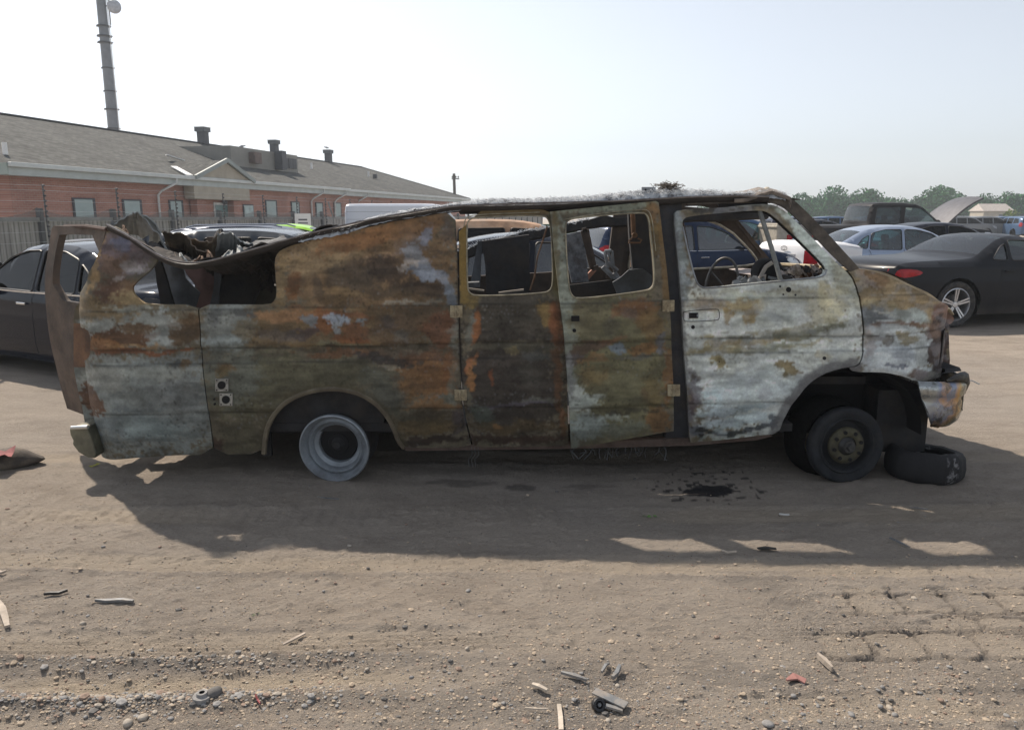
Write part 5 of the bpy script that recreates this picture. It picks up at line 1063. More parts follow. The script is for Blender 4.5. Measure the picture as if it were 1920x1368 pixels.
def car_meshes(kind, step=.06):
    if (kind, step) in _cache: return _cache[(kind, step)]
    D = DES[kind]; w = car_surf(D); r = D['r']; out = {}
    top = smooth_poly(D['top'], 1, False); top = resample(top, step, False)
    bot = [(-D['L'] / 2 + .2, D['sill'])] 
    for cx in sorted(D['wh']): bot += arch(cx, r + .055, D['sill'])
    bot += [(D['L'] / 2 - .2, D['sill'])]
    outline = top + bot
    def in_glass(x, z):
        return (min(D['ws']) < x < max(D['ws']) and x > 0) or (min(D['rg']) < x < max(D['rg']) and x < 0 and z > D['belt'] + .05)
    V, F = fill(outline, [round_poly(h, .05) for h in D['win']], step)
    mb = MB(); ww = w(V[:, 0], V[:, 1])
    for s in (1, -1): mb.add(np.column_stack([V[:, 0], ww * s, V[:, 1]]).tolist(), (F if s > 0 else F[:, ::-1]).tolist())
    T = np.array(top); tw = w(T[:, 0], T[:, 1]); ts = np.array([-1, -.97, -.88, -.6, -.2, .2, .6, .88, .97, 1]); nT = len(T)
    d = np.gradient(T, axis=0); nn = np.column_stack([d[:, 1], -d[:, 0]]); nn /= np.maximum(1e-6, np.linalg.norm(nn, axis=1))[:, None]; nn = -nn if nn[nT // 2, 1] < 0 else nn
    ver = np.abs(nn[:, 0])
    cr = .030 + .05 * ver ** 3; rows = []
    for t in ts: rows.append(np.column_stack([T[:, 0] + nn[:, 0] * cr * (1 - abs(t) ** 3), tw * t, T[:, 1] + nn[:, 1] * cr * (1 - abs(t) ** 3)]))
    gl = np.array([in_glass(*((T[i] + T[i + 1]) / 2)) for i in range(nT - 1)])
    bf, gf = [], []
    for j in range(len(ts) - 1):
        for i in range(nT - 1):
            f = (j * nT + i, j * nT + i + 1, (j + 1) * nT + i + 1, (j + 1) * nT + i)
            (gf if gl[i] and 1 < j < len(ts) - 3 or (gl[i] and j in (1, len(ts) - 3) and True) else bf).append(f)
    allv = np.vstack(rows).tolist(); mb.add(allv, bf)
    # underside and wheel wells
    mb.cm = 1; mb.box((0, 0, D['sill'] + .02), (D['L'] - .5, D['W'] * 1.85, .02))
    for cx in D['wh']:
        for s in (1, -1):
            A = [(cx + (r + .05) * math.cos(math.pi * k / 12), .33 + (r + .05) * math.sin(math.pi * k / 12)) for k in range(13)]
            A = [(A[0][0], .15)] + A + [(A[-1][0], .15)]
            mb.grid([[(x, s * (D['W'] - .05), z) for x, z in A], [(x, s * (D['W'] - .34), z) for x, z in A]]); mb.add([(x, s * (D['W'] - .34), z) for x, z in A], [tuple(range(len(A)))])
    # shut lines and sill trim
    for sm in D['seams']:
        ln = resample(smooth_poly(sm, 1, False), .05, False)
        for s in (1, -1):
            ra, rb = [], []
            for i, (x, z) in enumerate(ln):
                a = ln[max(i - 1, 0)]; b = ln[min(i + 1, len(ln) - 1)]; dx, dz = b[0] - a[0], b[1] - a[1]; l = math.hypot(dx, dz); nx, nz = -dz / l * .004, dx / l * .004
                ra.append((x + nx, s * (float(w(x + nx, z + nz)) + .002), z + nz)); rb.append((x - nx, s * (float(w(x - nx, z - nz)) + .002), z - nz))
            mb.grid([ra, rb])
    out['body'] = mb
    out['windscreen_glass'] = []
    for nm_, sg in (('windscreen', 1), ('rear_window', -1)):
        sel = [f for f in gf if sum(allv[i][0] for i in f) * sg > 0]
        if sel:
            us = sorted({i for f in sel for i in f}); mp_ = {a: b for b, a in enumerate(us)}; g = MB(); g.add([tuple(allv[i]) for i in us], [tuple(mp_[i] for i in f) for f in sel]); out['windscreen_glass'].append((nm_, g))
    out['win'] = []
    for h in D['win']:
        hh = round_poly(h, .05); V2, F2 = fill(hh, [], .12); w2 = w(V2[:, 0], V2[:, 1]) - .012
        for s in (1, -1): m_ = MB(); m_.add(np.column_stack([V2[:, 0], w2 * s, V2[:, 1]]).tolist(), F2.tolist()); out['win'].append(m_)
    tr = []
    for h in D['win']:
        hh = round_poly(h, .05)
        for s in (1, -1): q_ = MB(); tr.append(q_); q_.tube([(x, s * (float(w(x, z)) + .001), z) for x, z in hh], .009, 4, closed=True)
    out['window_trim'] = tr; out['belt'] = []
    x1 = max(p[0] for p in D['win'][0]); x0 = min(p[0] for p in D['win'][-1])
    for s in (1, -1):
        b_ = MB(); xs = np.linspace(x0, x1, 14); lo = [min(q[1] for h in D['win'] for q in h) - .012 + .01 * abs(x) for x in xs]
        b_.tube([(x, s * (float(w(x, z)) + .004), z) for x, z in zip(xs, lo)], .011, 5); out['belt'].append(b_)
    def light(poly, zb, back):
        m_ = MB(); res = []
        for s in (1, -1):
            m2 = MB(); V2, F2 = fill(smooth_poly(poly, 1), [], .05); m2.add(np.column_stack([V2[:, 0], s * (w(V2[:, 0], V2[:, 1]) + .006), V2[:, 1]]).tolist(), F2.tolist())
            if zb:
                y0, z0, z1 = zb; rr = []
                for t in np.linspace(0, 1, 6):
                    z = z0 + (z1 - z0) * t; x = min(p[0] for p in D['top'] if abs(p[1] - z) < .5) ; 
                    # x of the tail contour at height z
                    xs = [a[0] + (b[0] - a[0]) * (z - a[1]) / (b[1] - a[1]) for a, b in zip(D['top'][:-1], D['top'][1:]) if (a[1] - z) * (b[1] - z) <= 0 and a[1] != b[1] and a[0] < 0]
                    x = min(xs); wy = float(w(x, z)); row = []
                    for q in np.linspace(y0, wy + .004, 5):
                        c = 1 - (abs(q) / wy) ** 3; row.append((x - .012 - .07 * max(0, c), s * q, z))
                    rr.append(row)
                m2.grid(rr)
            res.append(m2)
        return res
    out['tail'] = light(D['tail'], D['tailb'], True); out['head'] = light(D['head'], None, False)
    hd = []
    for x, z in D['handles']:
        for s in (1, -1):
            h = MB(); y = float(w(x, z)); h.box((x, s * (y + .018), z), (.17, .018, .026)); hd.append(h)
    out['handles'] = hd
    mm = []
    for s in (1, -1):
        h = MB(); x, z = D['win'][0][0]; y = float(w(x - .1, z)); h.lathe([(0, -.05), (.06, -.045), (.085, -.01), (.085, .03), (.0, .035)], (x - .10, s * (y + .14), z + .06), M=Matrix.Rotation(R(90), 3, 'Z') @ Matrix.Diagonal((1.25, 1, .85)), n=14); h.bar((x - .1, s * (y + .0), z + .02), (x - .1, s * (y + .08), z + .04), .05, .03); mm.append(h)
    out['mirrors'] = mm
    se = []
    bz = D['belt']
    for x in ((.1, -.85) if kind in ('sedan', 'suv') else (.1,)):
        for s in (.36, -.36):
            h = MB(); h.box((x + .18, s, bz - .45), (.5, .46, .16)); h.box((x - .12, s, bz - .12), (.14, .46, .55), Matrix.Rotation(R(-14), 3, 'Y')); h.box((x - .20, s, bz + .24), (.10, .26, .17), Matrix.Rotation(R(-10), 3, 'Y')); se.append(h)
    out['seats'] = se; sw = MB(); sw.tube([(.42 + .05 * math.cos(a) * .6, .36 + .18 * math.sin(a), bz - .02 + .17 * math.cos(a)) for a in np.linspace(0, 2 * math.pi, 20)[:-1]], .014, 6, closed=True); sw.box((.75, 0, bz - .08), (.5, 1.4, .10)); out['steering'] = sw
    for k in out:
        if k in ('win', 'tail', 'head', 'handles', 'mirrors', 'seats'): pass
    _cache[(kind, step)] = out; return out
def wheel(parent, x, y, r, style, side):
    c = (x, y, r); hub = MB(); hub.lathe([(0, 0), (.14, 0), (.14, .05), (0, .05)], (0, -.02, 0), n=16)
    o = hub.build('wheel', M_ALLOYD, parent, smooth=40); o.location = c; o.rotation_euler = (0, 0, 0 if side < 0 else R(180))
    t = MB(); q = r * .70; t.lathe([(q, -.085), (q + .02, -.105), (r - .04, -.115), (r - .008, -.095), (r, -.05), (r, .06), (r - .01, .10), (q, .10)], n=36); t.build('tyre', M_TYRE, o, smooth=40)
    m = MB(); q2 = q + .004; m.lathe([(q2, -.095), (q2 - .012, -.10), (q2 - .02, -.085), (q2 - .02, .08)], n=36)
    ns = 5 if style == 'double' else 7
    for k in range(ns):
        for off in ((-.10, .10) if style == 'double' else (0,)):
            a = 2 * math.pi * k / ns + .3; b = a + off; wd = .022 if style == 'double' else .045
            m.bar((.05 * math.cos(a + off * 2.5), -.075, .05 * math.sin(a + off * 2.5)), ((q2 - .015) * math.cos(b), -.092, (q2 - .015) * math.sin(b)), wd, .02, (0, 1, 0))
    m.lathe([(0, -.09), (.04, -.088), (.055, -.07), (.055, 0)], n=16)
    m.build('rim', M_ALLOY, o, smooth=40)
    return o
def make_car(kind, name, label, cat, color, px=None, loc=None, yaw=0.0, scale=1.0, glass=G_TINT, rear=None, wheels='plain', metal=.4, rough=.3, dust=.25, detail=2, group=None, chrome=False, mt=None, sides=None, rails=False, glassf=None, seatm=None, tailm=None):
    A = car_meshes(kind, .06 if detail == 2 else .09); D = DES[kind]
    t = empty(name, loc, yaw); t.scale = (scale,) * 3; tag(t, label, cat, group)
    pm = mt or paint(name + '_paint', color, metal, rough, dust)
    A['body'].build('body', [pm, M_WELL if True else M_SEAM], t, smooth=32, merge=.002)
    for nm_, g in A['windscreen_glass']: g.build(nm_, glassf or glass, t, smooth=40, merge=.001)
    for i, h in enumerate(A['win']): h.build('side_window', (glassf if glassf and i < 2 else glass), t)
    for q in (A['window_trim'] if detail else ()): q.build('window_trim', M_TRIM, t)
    if chrome:
        for q in A['belt']: q.build('chrome_strip', M_CHROME, t)
    for m_ in A['tail']: m_.build('taillight', tailm or M_RED, t, smooth=40)
    for m_ in A['head']: m_.build('headlight', M_CLEAR, t, smooth=40)
    if detail >= 1:
        for h in A['handles']: h.build('door_handle', M_CHROME if chrome else pm, t, bevel=.006)
        for h in A['mirrors']: h.build('mirror', pm if color[0] + color[1] + color[2] < .3 else M_TRIM, t, smooth=40)
        for h in A['seats']: h.build('seat', seatm or M_CLOTH, t, bevel=.04)
        A['steering'].build('dashboard', M_TRIM, t)
        for cx in D['wh']:
            for s in (-1, 1): wheel(t, cx, s * (D['W'] - .125), D['r'], wheels, s)
    if rails:
        for s in (-1, 1):
            m_ = MB(); zt = max(p[1] for p in D['top']); m_.tube([(.3, s * .60, zt - .02), (.1, s * .62, zt + .03), (-1.4, s * .62, zt + .02), (-1.6, s * .60, zt - .03)], .018, 6); m_.build('roof_rail', M_CHROME, t, smooth=50)
    return t
def carpos(px, Y): p = P(px, 600, Y); return (p.x, Y, 0)
BLACKP = (.012, .014, .022)
c1 = make_car('sedan', 'black_sedan', 'glossy black sedan with chrome window line, leftmost, behind the ajar rear van door', 'car', (.008, .011, .020), loc=(-4.72, 8.6, 0), yaw=R(150), scale=.955, glass=G_DARK, chrome=True, metal=.0, rough=.1, dust=.01, tailm=M_TRIM)
make_car('coupe', 'dark_coupe', 'dark car whose roof just shows above the glossy black sedan at left', 'car', (.02, .022, .026), loc=(-5.75, 10.3, 0), yaw=R(180), scale=1.04, glass=G_DARK, detail=1, dust=.05)
make_car('sedan', 'black_sedan', 'black sedan with pale reflecting roof seen through the burnt van side door windows', 'car', (.012, .015, .024), loc=(.45, 9.35, 0), yaw=0, scale=1.0, glass=glassm('blueish_glass', (.28, .36, .40), .12), chrome=True, metal=.1, rough=.14, dust=.15)
make_car('suv', 'grey_crossover', 'dark grey crossover with silver roof edge, behind the collapsed roof of the burnt van', 'car', (.06, .068, .08), loc=(-3.45, 11.4, 0), yaw=R(2), scale=.895, glass=G_DARK, metal=.6, rough=.25, detail=1, chrome=True)
make_car('suv', 'navy_crossover', 'navy crossover with roof rails parked between the grey crossover and the board fence', 'car', (.015, .025, .06), loc=(-4.5, 14.6, 0), yaw=R(3), scale=.905, glass=G_DARK, rails=True, detail=1)
make_car('sedan', 'lime_green_hatchback', 'lime green car peeking out beside the navy crossover above the burnt roof', 'car', (.30, .62, .03), loc=(-4.75, 17.2, 0), yaw=R(8), scale=1.02, glass=G_TINT, metal=.0, detail=1)
make_car('cargo', 'white_cargo_van', 'tall white panel van parked in front of the brick building', 'van', (.62, .66, .74), loc=(-4.35, 33, 0), yaw=R(-2), scale=.95, glass=G_TINT, metal=.0, rough=.35, detail=1)
make_car('suv', 'rusty_wagon', 'rust-orange burnt wagon behind the black sedan, seen through the rear side-door window', 'car', (.3, .15, .08), loc=(.1, 12.6, 0), yaw=R(2), scale=.97, glass=G_DARK, detail=1, mt=mat('rust_orange_body', (.32, .19, .115), .8, 0, .5, 4, .3, 30, dirt=(.26, .21, .16)))
make_car('suv', 'navy_suv', 'navy blue SUV with red taillights seen through the front windows of the burnt van', 'SUV', (.010, .022, .055), loc=(3.35, 15.0, 0), yaw=R(18), scale=.97, glass=glassm('teal_glass', (.20, .34, .36), .12), chrome=True, rails=True)
make_car('suv', 'blue_suv', 'steel blue SUV with pale windows behind the navy SUV', 'SUV', (.05, .10, .19), loc=(5.8, 20.2, 0), yaw=R(4), scale=1.0, glass=G_BLUE, metal=.5, chrome=True)
WR = empty('wrecked_rear_end', (6.02, 15.9, 0), R(30)); tag(WR, 'white rear end of a wrecked car with red taillights, seen through the front vent window', 'car wreck')
mb = MB(); rows = []
for x, z, w_ in ((.75, 1.13, .70), (.45, 1.17, .74), (-.25, 1.19, .76), (-.42, 1.17, .77), (-.50, 1.08, .79), (-.53, .90, .82), (-.55, .70, .84), (-.60, .62, .85), (-.60, .36, .83), (-.52, .28, .80)):
    rows.append([(x + .10 * abs(t) ** 3, w_ * t, z - .05 * abs(t) ** 4 * (z > 1)) for t in np.linspace(-1, 1, 13)])
mb.grid(rows)
for s in (-1, 1): mb.grid([[(r[0 if s < 0 else -1][0], r[0 if s < 0 else -1][1], r[0 if s < 0 else -1][2]) for r in rows], [(.8, s * .84, max(.3, r[0][2] - .1)) for r in rows]])
mb.build('body', paint('wreck_white_paint', (.78, .78, .79), 0, .3, .1), WR, smooth=50, merge=.001)
for s in (-1, 1):
    mb = MB(); mb.grid([[(-.545 + .10 * abs(y) ** 3 * 1.2 - .015 + .05 * (z - .75), s * y, z) for y in (.50, .60, .70, .80)] for z in (.72, .80, .90, 1.0)]); mb.grid([[(-.50 + x, s * (.845 - .06 * (z - .72)), z) for x in (0, .1, .2)] for z in (.74, .85, .98)]); mb.build('taillight', M_RED, WR, smooth=60)
mb = MB(); mb.box((-.555, 0, .82), (.02, .62, .22)); mb.build('plate_recess', mat('recess_grey', (.45, .45, .46), .5), WR, bevel=.01)
mb = MB(); mb.tube([(-.54, .075 * math.cos(a), 1.03 + .045 * math.sin(a)) for a in np.linspace(0, 6.28, 17)[:-1]], .006, 5, closed=True); mb.tube([(-.542, .028 * math.cos(a), 1.035 + .04 * math.sin(a)) for a in np.linspace(0, 6.28, 13)[:-1]], .005, 5, closed=True); mb.build('emblem', M_ALLOYD, WR)
BX = empty('utility_trailer', (6.45, 19.0, 0), R(8)); tag(BX, 'small pale brown box trailer with a red lamp behind the white wrecked rear end', 'trailer')
mb = MB(); mb.box((0, 0, .95), (.30, 1.0, 1.1)); mb.box((0, 0, 1.42), (.36, 1.05, .06)); mb.build('box', mat('pale_brown_box', (.33, .30, .25), .8, 0, .3, 6, .3), BX, bevel=.02)
mb = MB(); mb.box((.18, -.48, 1.15), (.14, .10, .16)); mb.build('red_lamp', M_RED, BX, bevel=.02)
for s in (-.45, .45): mb = MB(); mb.lathe([(.05, -.05), (.24, -.05), (.24, .08), (.05, .08)], (0, s, .24), n=16); mb.build('wheel', M_TYRE, BX)
c14 = make_car('sedan', 'pale_blue_sedan', 'pale metallic blue sedan with green-tinted windows beside the windscreen pillar', 'car', (.32, .38, .49), loc=(8.8, 17.55, 0), yaw=R(0), scale=1.0, glass=G_BLUE, metal=.55, rough=.28, dust=.12)
c15 = make_car('coupe', 'charcoal_coupe', 'dusty charcoal coupe with double-spoke wheel and red taillight, right of the burnt van', 'car', (.012, .014, .019), loc=(7.74, 12.6, 0), yaw=R(12), scale=1.06, glass=glassm('coupe_glass', (.30, .40, .42), .10), wheels='double', metal=.0, rough=.3, dust=.3)
c16 = make_car('pickup', 'black_pickup', 'black pickup with a tall cab and its bonnet raised, behind the pale blue sedan', 'pickup truck', (.025, .024, .026), loc=(12.95, 26.2, 0), yaw=R(0), scale=1.12, glass=G_TINT, metal=.0, rough=.5, dust=.06, glassf=G_CLEAR)
b = MB(); 
rows = []
for t_ in np.linspace(0, 1, 8): rows.append([(1.15 + 1.05 * t_, s * (.80 - .05 * t_), 1.22 + .80 * t_ + .05 * (1 - abs(s) ** 2) + .10 * math.sin(t_ * 3.1)) for s in np.linspace(-1, 1, 9)])
b.grid(rows); o = b.build('bonnet', mat('grey_bonnet', (.085, .085, .095), .5, .3, .25, 6, .1), c16, smooth=50); s_ = o.modifiers.new('solid', 'SOLIDIFY'); s_.thickness = .05
make_car('sedan', 'black_saloon', 'black saloon with pale window line between the black pickup and the charcoal coupe', 'car', (.010, .012, .022), loc=(11.3, 20.3, 0), yaw=R(0), scale=1.03, glass=G_DARK, chrome=True, detail=1)
make_car('sedan', 'dark_saloon', 'dark saloon seen behind the windscreen pillar, left of the black pickup', 'car', (.012, .014, .024), loc=(11.4, 28.8, 0), yaw=R(8), scale=1.06, glass=G_DARK, detail=1)
make_car('suv', 'navy_estate', 'navy estate farthest back behind the dark saloon, left of the black pickup', 'car', (.012, .016, .035), loc=(12.9, 33.5, 0), yaw=R(6), scale=.98, glass=G_DARK, detail=1)
# box trailer and green container
t = empty('white_trailer', carpos(1405, 42), R(2)); tag(t, 'white box trailer far behind, seen over the blue SUV through the front window', 'trailer')
mb = MB(); mb.box((0, 0, 1.35), (2.6, 2.3, 1.9)); mb.build('trailer_box', mat('white_panel', (.72, .73, .74), .5), t, bevel=.03)
for x in (-.9, -.1, .7): mb = MB(); mb.box((x, -1.17, 1.35), (.04, .03, 1.8)); mb.build('rib', mat('rib_grey', (.3, .3, .31), .5), t)
for x in (-.5, .5): mb = MB(); mb.lathe([(.1, 0), (.36, 0), (.36, .2), (.1, .2)], (x, -1.1, .36), n=20); mb.build('wheel', M_TYRE, t)
t = empty('green_container', carpos(1010, 17.5), R(2)); tag(t, 'dark green open-top waste container behind the black sedan', 'container')
mb = MB(); mg = mat('green_steel', (.02, .095, .055), .6, 0, .3, 4, .2, 20, dirt=(.07, .06, .04))
for dy in (-1.05, 1.05): mb.box((0, dy, .80), (5.6, .06, 1.3))
for dx in (-2.77, 2.77): mb.box((dx, 0, .80), (.06, 2.1, 1.3))
mb.box((0, 0, .2), (5.5, 2.1, .08)); mb.build('container_body', mg, t)
mb = MB(); mb.box((0, -1.11, 1.46), (5.7, .12, .09)); mb.build('top_rim', mg, t, bevel=.01)
for x in np.linspace(-2.5, 2.5, 9): mb = MB(); mb.box((x, -1.12, .78), (.08, .08, 1.25)); mb.build('rib', mg, t)
# ------------------------------------------------------------------ brick building, fence, tower (long lines run along local x)
RZ = R(76.6)
def m_brick():
    m = NT('red_brick'); v = m.coord(); mp = m.n('Mapping'); mp.inputs['Rotation'].default_value = (R(90), 0, 0); m.l(v, mp.inputs[0])
    b = m.n('TexBrick'); b.inputs['Scale'].default_value = 1; b.inputs['Brick Width'].default_value = .22; b.inputs['Row Height'].default_value = .075; b.inputs['Mortar Size'].default_value = .006
    b.inputs['Color1'].default_value = (.40, .20, .155, 1); b.inputs['Color2'].default_value = (.33, .155, .12, 1); b.inputs['Mortar'].default_value = (.38, .30, .26, 1); m.l(mp.outputs[0], b.inputs['Vector'])
    c = m.mix(.5, b.outputs['Color'], m.ramp(m.noise(v, .6, 5), [(.3, .6), (.7, 1.3)]), 'MULTIPLY'); m.set(Base_Color=c, Roughness=.9); return m.m
def m_shingle():
    m = NT('asphalt_shingle'); v = m.coord(); b = m.n('TexBrick'); b.inputs['Scale'].default_value = 1; b.inputs['Brick Width'].default_value = .34; b.inputs['Row Height'].default_value = .15; b.inputs['Mortar Size'].default_value = .008
    b.inputs['Color1'].default_value = (.125, .128, .122, 1); b.inputs['Color2'].default_value = (.08, .082, .08, 1); b.inputs['Mortar'].default_value = (.05, .05, .05, 1); m.l(v, b.inputs['Vector'])
    c = m.mix(.7, b.outputs['Color'], m.ramp(m.noise(v, 3.5, 6, .75), [(.3, .5), (.7, 1.5)]), 'MULTIPLY'); c = m.mix(.6, c, m.ramp(m.noise(m.coord((1, .15, 1)), .7, 5, .7), [(.3, .7), (.7, 1.3)]), 'MULTIPLY'); m.set(Base_Color=c, Roughness=.95); m.b.inputs['Specular IOR Level'].default_value = .1; return m.m
MBR = m_brick(); MSH = m_shingle(); MFA = mat('grey_fascia', (.40, .45, .45), .5, 0, .12, 2, 0); MBEI = mat('beige_panel', (.36, .33, .27), .7, 0, .12, 2, 0); MWHT = mat('white_flashing', (.75, .75, .74), .5, 0, .1, 2, 0)
MWIN = glassm('building_glass', (.02, .03, .03), .35, .05); MDK = mat('vent_grey', (.065, .07, .08), .6, 0, .2, 3, 0)
B = empty('brick_building', (0, 0, 0), RZ); tag(B, 'long single-storey red brick building with grey shingle hip roof behind the board fence', 'building')
U0, U1, V0, V1, VR, ZE, ZR = 20.5, 74.0, 21.4, 39.0, 30.2, 3.34, 6.12
mb = MB(); mb.box(((U0 + 45.3) / 2 + .5, (V0 + V1) / 2, 1.62), (45.3 - U0 - 1.0 + .9, V1 - V0 - 1.2, 3.24)); mb.build('wall', MBR, B)
mb = MB(); mb.box(((45.8 + U1) / 2 - .2, (V0 + V1) / 2 + .3, 1.61), (U1 - 45.8 - .4, V1 - V0 - 1.2, 3.22)); mb.build('wall', MBR, B)
mb = MB(); A = [(U0, V0, ZE), (45.5, V0, ZE), (45.5, V0 + .5, ZE + .03), (U1, V0 + .5, ZE + .03), (U1, V1, ZE), (U0, V1, ZE), (27.0, VR, ZR), (66.7, VR, ZR)]
kk = V0 + .5 + (ZR - ZE) * 0
mb.add(A, [(0, 1, 2, 6), (2, 3, 7, 6), (3, 4, 7), (4, 5, 6, 7), (5, 0, 6)]); o = mb.build('roof', MSH, B)
mb = MB(); mb.bar((27.0, VR, ZR + .02), (66.7, VR, ZR + .02), .3, .05); mb.bar((66.7, VR, ZR + .02), (U1, V0 + .5, ZE + .05), .25, .04); mb.build('ridge_cap', MDK, B)
for a, b, v in ((U0, 45.4, V0), (45.7, U1, V0 + .5)):
    mb = MB(); mb.box(((a + b) / 2, v - .06, ZE - .04), (b - a, .13, .15)); mb.build('gutter', mat('pale_gutter', (.52, .56, .56), .45, 0, .1, 2, 0), B, bevel=.02)
    mb = MB(); mb.box(((a + b) / 2, v + .05, ZE - .24), (b - a, .04, .26)); mb.box(((a + b) / 2, v + .36, ZE - .35), (b - a, .60, .03)); mb.build('fascia', MFA, B)
mb = MB(); mb.box((U0 - .02, (V0 + V1) / 2, ZE - .18), (.06, V1 - V0, .36)); mb.build('fascia', mat('green_grey_fascia', (.30, .36, .34), .6, 0, .1, 2, 0), B)
def u_at(px, C): return (1447 * C / (1304 - px) - .2317 * C / 1.028) / .9728
for px, w, z0, z1 in ((158, .95, .8, 2.27), (248, .95, .8, 2.27), (330, .8, .8, 2.3), (508, 1.0, .8, 2.45), (553, .8, .8, 2.42), (598, .8, .8, 2.42), (632, .9, .8, 2.45), (660, .9, .8, 2.42)):
    vv = V0 + .60 if px < 640 else V0 + .9; u = u_at(px, vv * 1.028)
    mb = MB(); mb.box((u, vv - .03, (z0 + z1) / 2), (w + .12, .05, z1 - z0 + .12)); f = mb.build('window', MDK, B)
    mb = MB(); mb.box((u - .04, vv - .06, (z0 + z1) / 2), (w - .1, .015, z1 - z0)); mb.build('pane', mat('pale_blind', (.33, .42, .42), .3, 0, .1, 2, 0), f)
# entrance bay with beige canopy panel
ua, ub = u_at(378, 21.7), u_at(480, 21.7)
mb = MB(); mb.box(((ua + ub) / 2, V0 + .25, 2.70), (ub - ua, .5, .56)); mb.build('canopy_panel', MBEI, B)
for px in (385, 452): u = u_at(px, 22); mb = MB(); mb.box((u, V0 + .35, 1.2), (.6, .35, 2.4)); mb.build('pier', MBR, B)
u = u_at(420, 22.6); mb = MB(); mb.box((u, V0 + .57, 1.2), (1.6, .05, 2.2)); f = mb.build('window', mat('white_frame', (.6, .62, .62), .5), B); mb = MB(); mb.box((u - .05, V0 + .535, 1.2), (1.35, .02, 2.0)); mb.build('pane', mat('teal_pane', (.13, .22, .22), .2, 0, .1, 2, 0), f)
u = u_at(465, 22.6); mb = MB(); mb.box((u, V0 + .56, 1.5), (.9, .05, 1.5)); f = mb.build('window', MDK, B); mb = MB(); mb.box((u, V0 + .53, 1.5), (.8, .02, 1.4)); mb.build('pane', mat('pale_pane', (.40, .5, .5), .3), f)
mb = MB(); mb.lathe([(0, -.12), (.10, -.08), (.12, 0), (.08, .1), (0, .12)], (u_at(425, 22.4), V0 + .45, 2.32), n=12); mb.build('wall_lamp', MDK, B, smooth=50)
# gable over the entrance
g0, g1 = u_at(366, 22), u_at(476, 22); gm = (g0 + g1) / 2 + .1; zt = 4.22; vb_ = V0 + (zt - ZE) / ((ZR - ZE) / (VR - V0))
mb = MB(); mb.add([(g0, V0 - .12, ZE), (g1, V0 - .12, ZE), (gm, V0 - .12, zt), (gm, vb_ + .3, zt)], [(0, 2, 3), (2, 1, 3)]); o = mb.build('gable_roof', MSH, B)
mb = MB(); mb.add([(g0 + .2, V0 - .06, ZE), (g1 - .2, V0 - .06, ZE), (gm, V0 - .06, zt - .10)], [(0, 1, 2)]); mb.build('gable_wall', MBEI, B)
mb = MB(); mb.bar((g0, V0 - .16, ZE + .0), (gm, V0 - .16, zt), .10, .18); mb.bar((gm, V0 - .16, zt), (g1, V0 - .16, ZE), .10, .18); mb.build('gable_trim', mat('gable_trim_grey', (.26, .30, .30), .6, 0, .1, 2, 0), B)
mb = MB(); a = u_at(336, 23.6); mb.bar((a - .2, V0 + 1.5, ZE + .52), (g0 - .05, V0 + .1, ZE + .08), .28, .04); mb.build('valley_flashing', MWHT, B)
mb = MB(); mb.bar((gm - .1, vb_ + .2, zt + .28), (gm + .5, vb_ - .3, zt + .05), .35, .04); mb.build('valley_flashing', MWHT, B)
# flat-roofed clerestory box with windows and vents
ca, cb, cv = u_at(437, 25.8), u_at(560, 25.8), 25.0
mb = MB(); mb.box(((ca + cb) / 2, cv + 2.0, 4.9), (cb - ca, 4.0, 1.15)); cl = mb.build('clerestory', mat('clerestory_grey', (.24, .235, .215), .7, 0, .15, 1, 0), B)
for px in (533, 541, 549, 556): u = u_at(px, 25.7); mb = MB(); mb.box((u, cv - .03, 4.92), (.45, .05, .62)); mb.build('clerestory_window', MDK, cl)
mb = MB(); mb.box((u_at(482, 25.6), cv - .2, 4.95), (.7, .4, .62)); mb.build('roof_unit', mat('brown_unit', (.13, .09, .08), .6), B)
mb = MB(); u = u_at(526, 25.6); mb.box((u, cv - .3, 5.0), (.5, .5, 1.1)); mb.build('roof_duct', MDK, B)
for px, k in ((391, 1.0), (521, .95), (620, .95)):
    C = VR * 1.028; u = u_at(px, C); mb = MB(); mb.box((u, VR, ZR + .35), (.5 * k, .5 * k, .8)); f = mb.build('roof_vent', MDK, B); mb = MB(); mb.box((u, VR, ZR + .84), (.68 * k, .68 * k, .26)); mb.build('vent_hood', mat('vent_hood_grey', (.10, .11, .12), .6), f)
    mb = MB(); mb.box((u, VR, ZR + .985), (.74 * k, .74 * k, .03)); mb.build('vent_cap', MWHT, f)
def onroof(px, t):
    v = V0 + (VR - V0) * t; return (u_at(px, v * 1.028), v, ZE + (ZR - ZE) * t)
for px, t in ((24, .12), (558, .75), (588, .58), (693, .55)): mb = MB(); c = onroof(px, t); mb.tube([c, (c[0], c[1], c[2] + .4)], .08, 8); mb.build('vent_pipe', MWHT, B)
mb = MB(); c = onroof(705, .5); mb.box((c[0], c[1], c[2] + .15), (.25, .3, .35)); mb.build('vent_box', MDK, B)
for px, v in ((332, V0), (606, V0), (648, V0), (688, V0 + .5)):
    u = u_at(px, v * 1.028); mb = MB(); mb.tube([(u, v - .1, ZE - .12), (u, v - .1, ZE - .30), (u - .4, v + .35, ZE - .62), (u - .45, v + .5, ZE - .8), (u - .45, v + .5, .3)], .05, 8); mb.build('downpipe', mat('downpipe_white', (.55, .57, .57), .4), B, smooth=60)
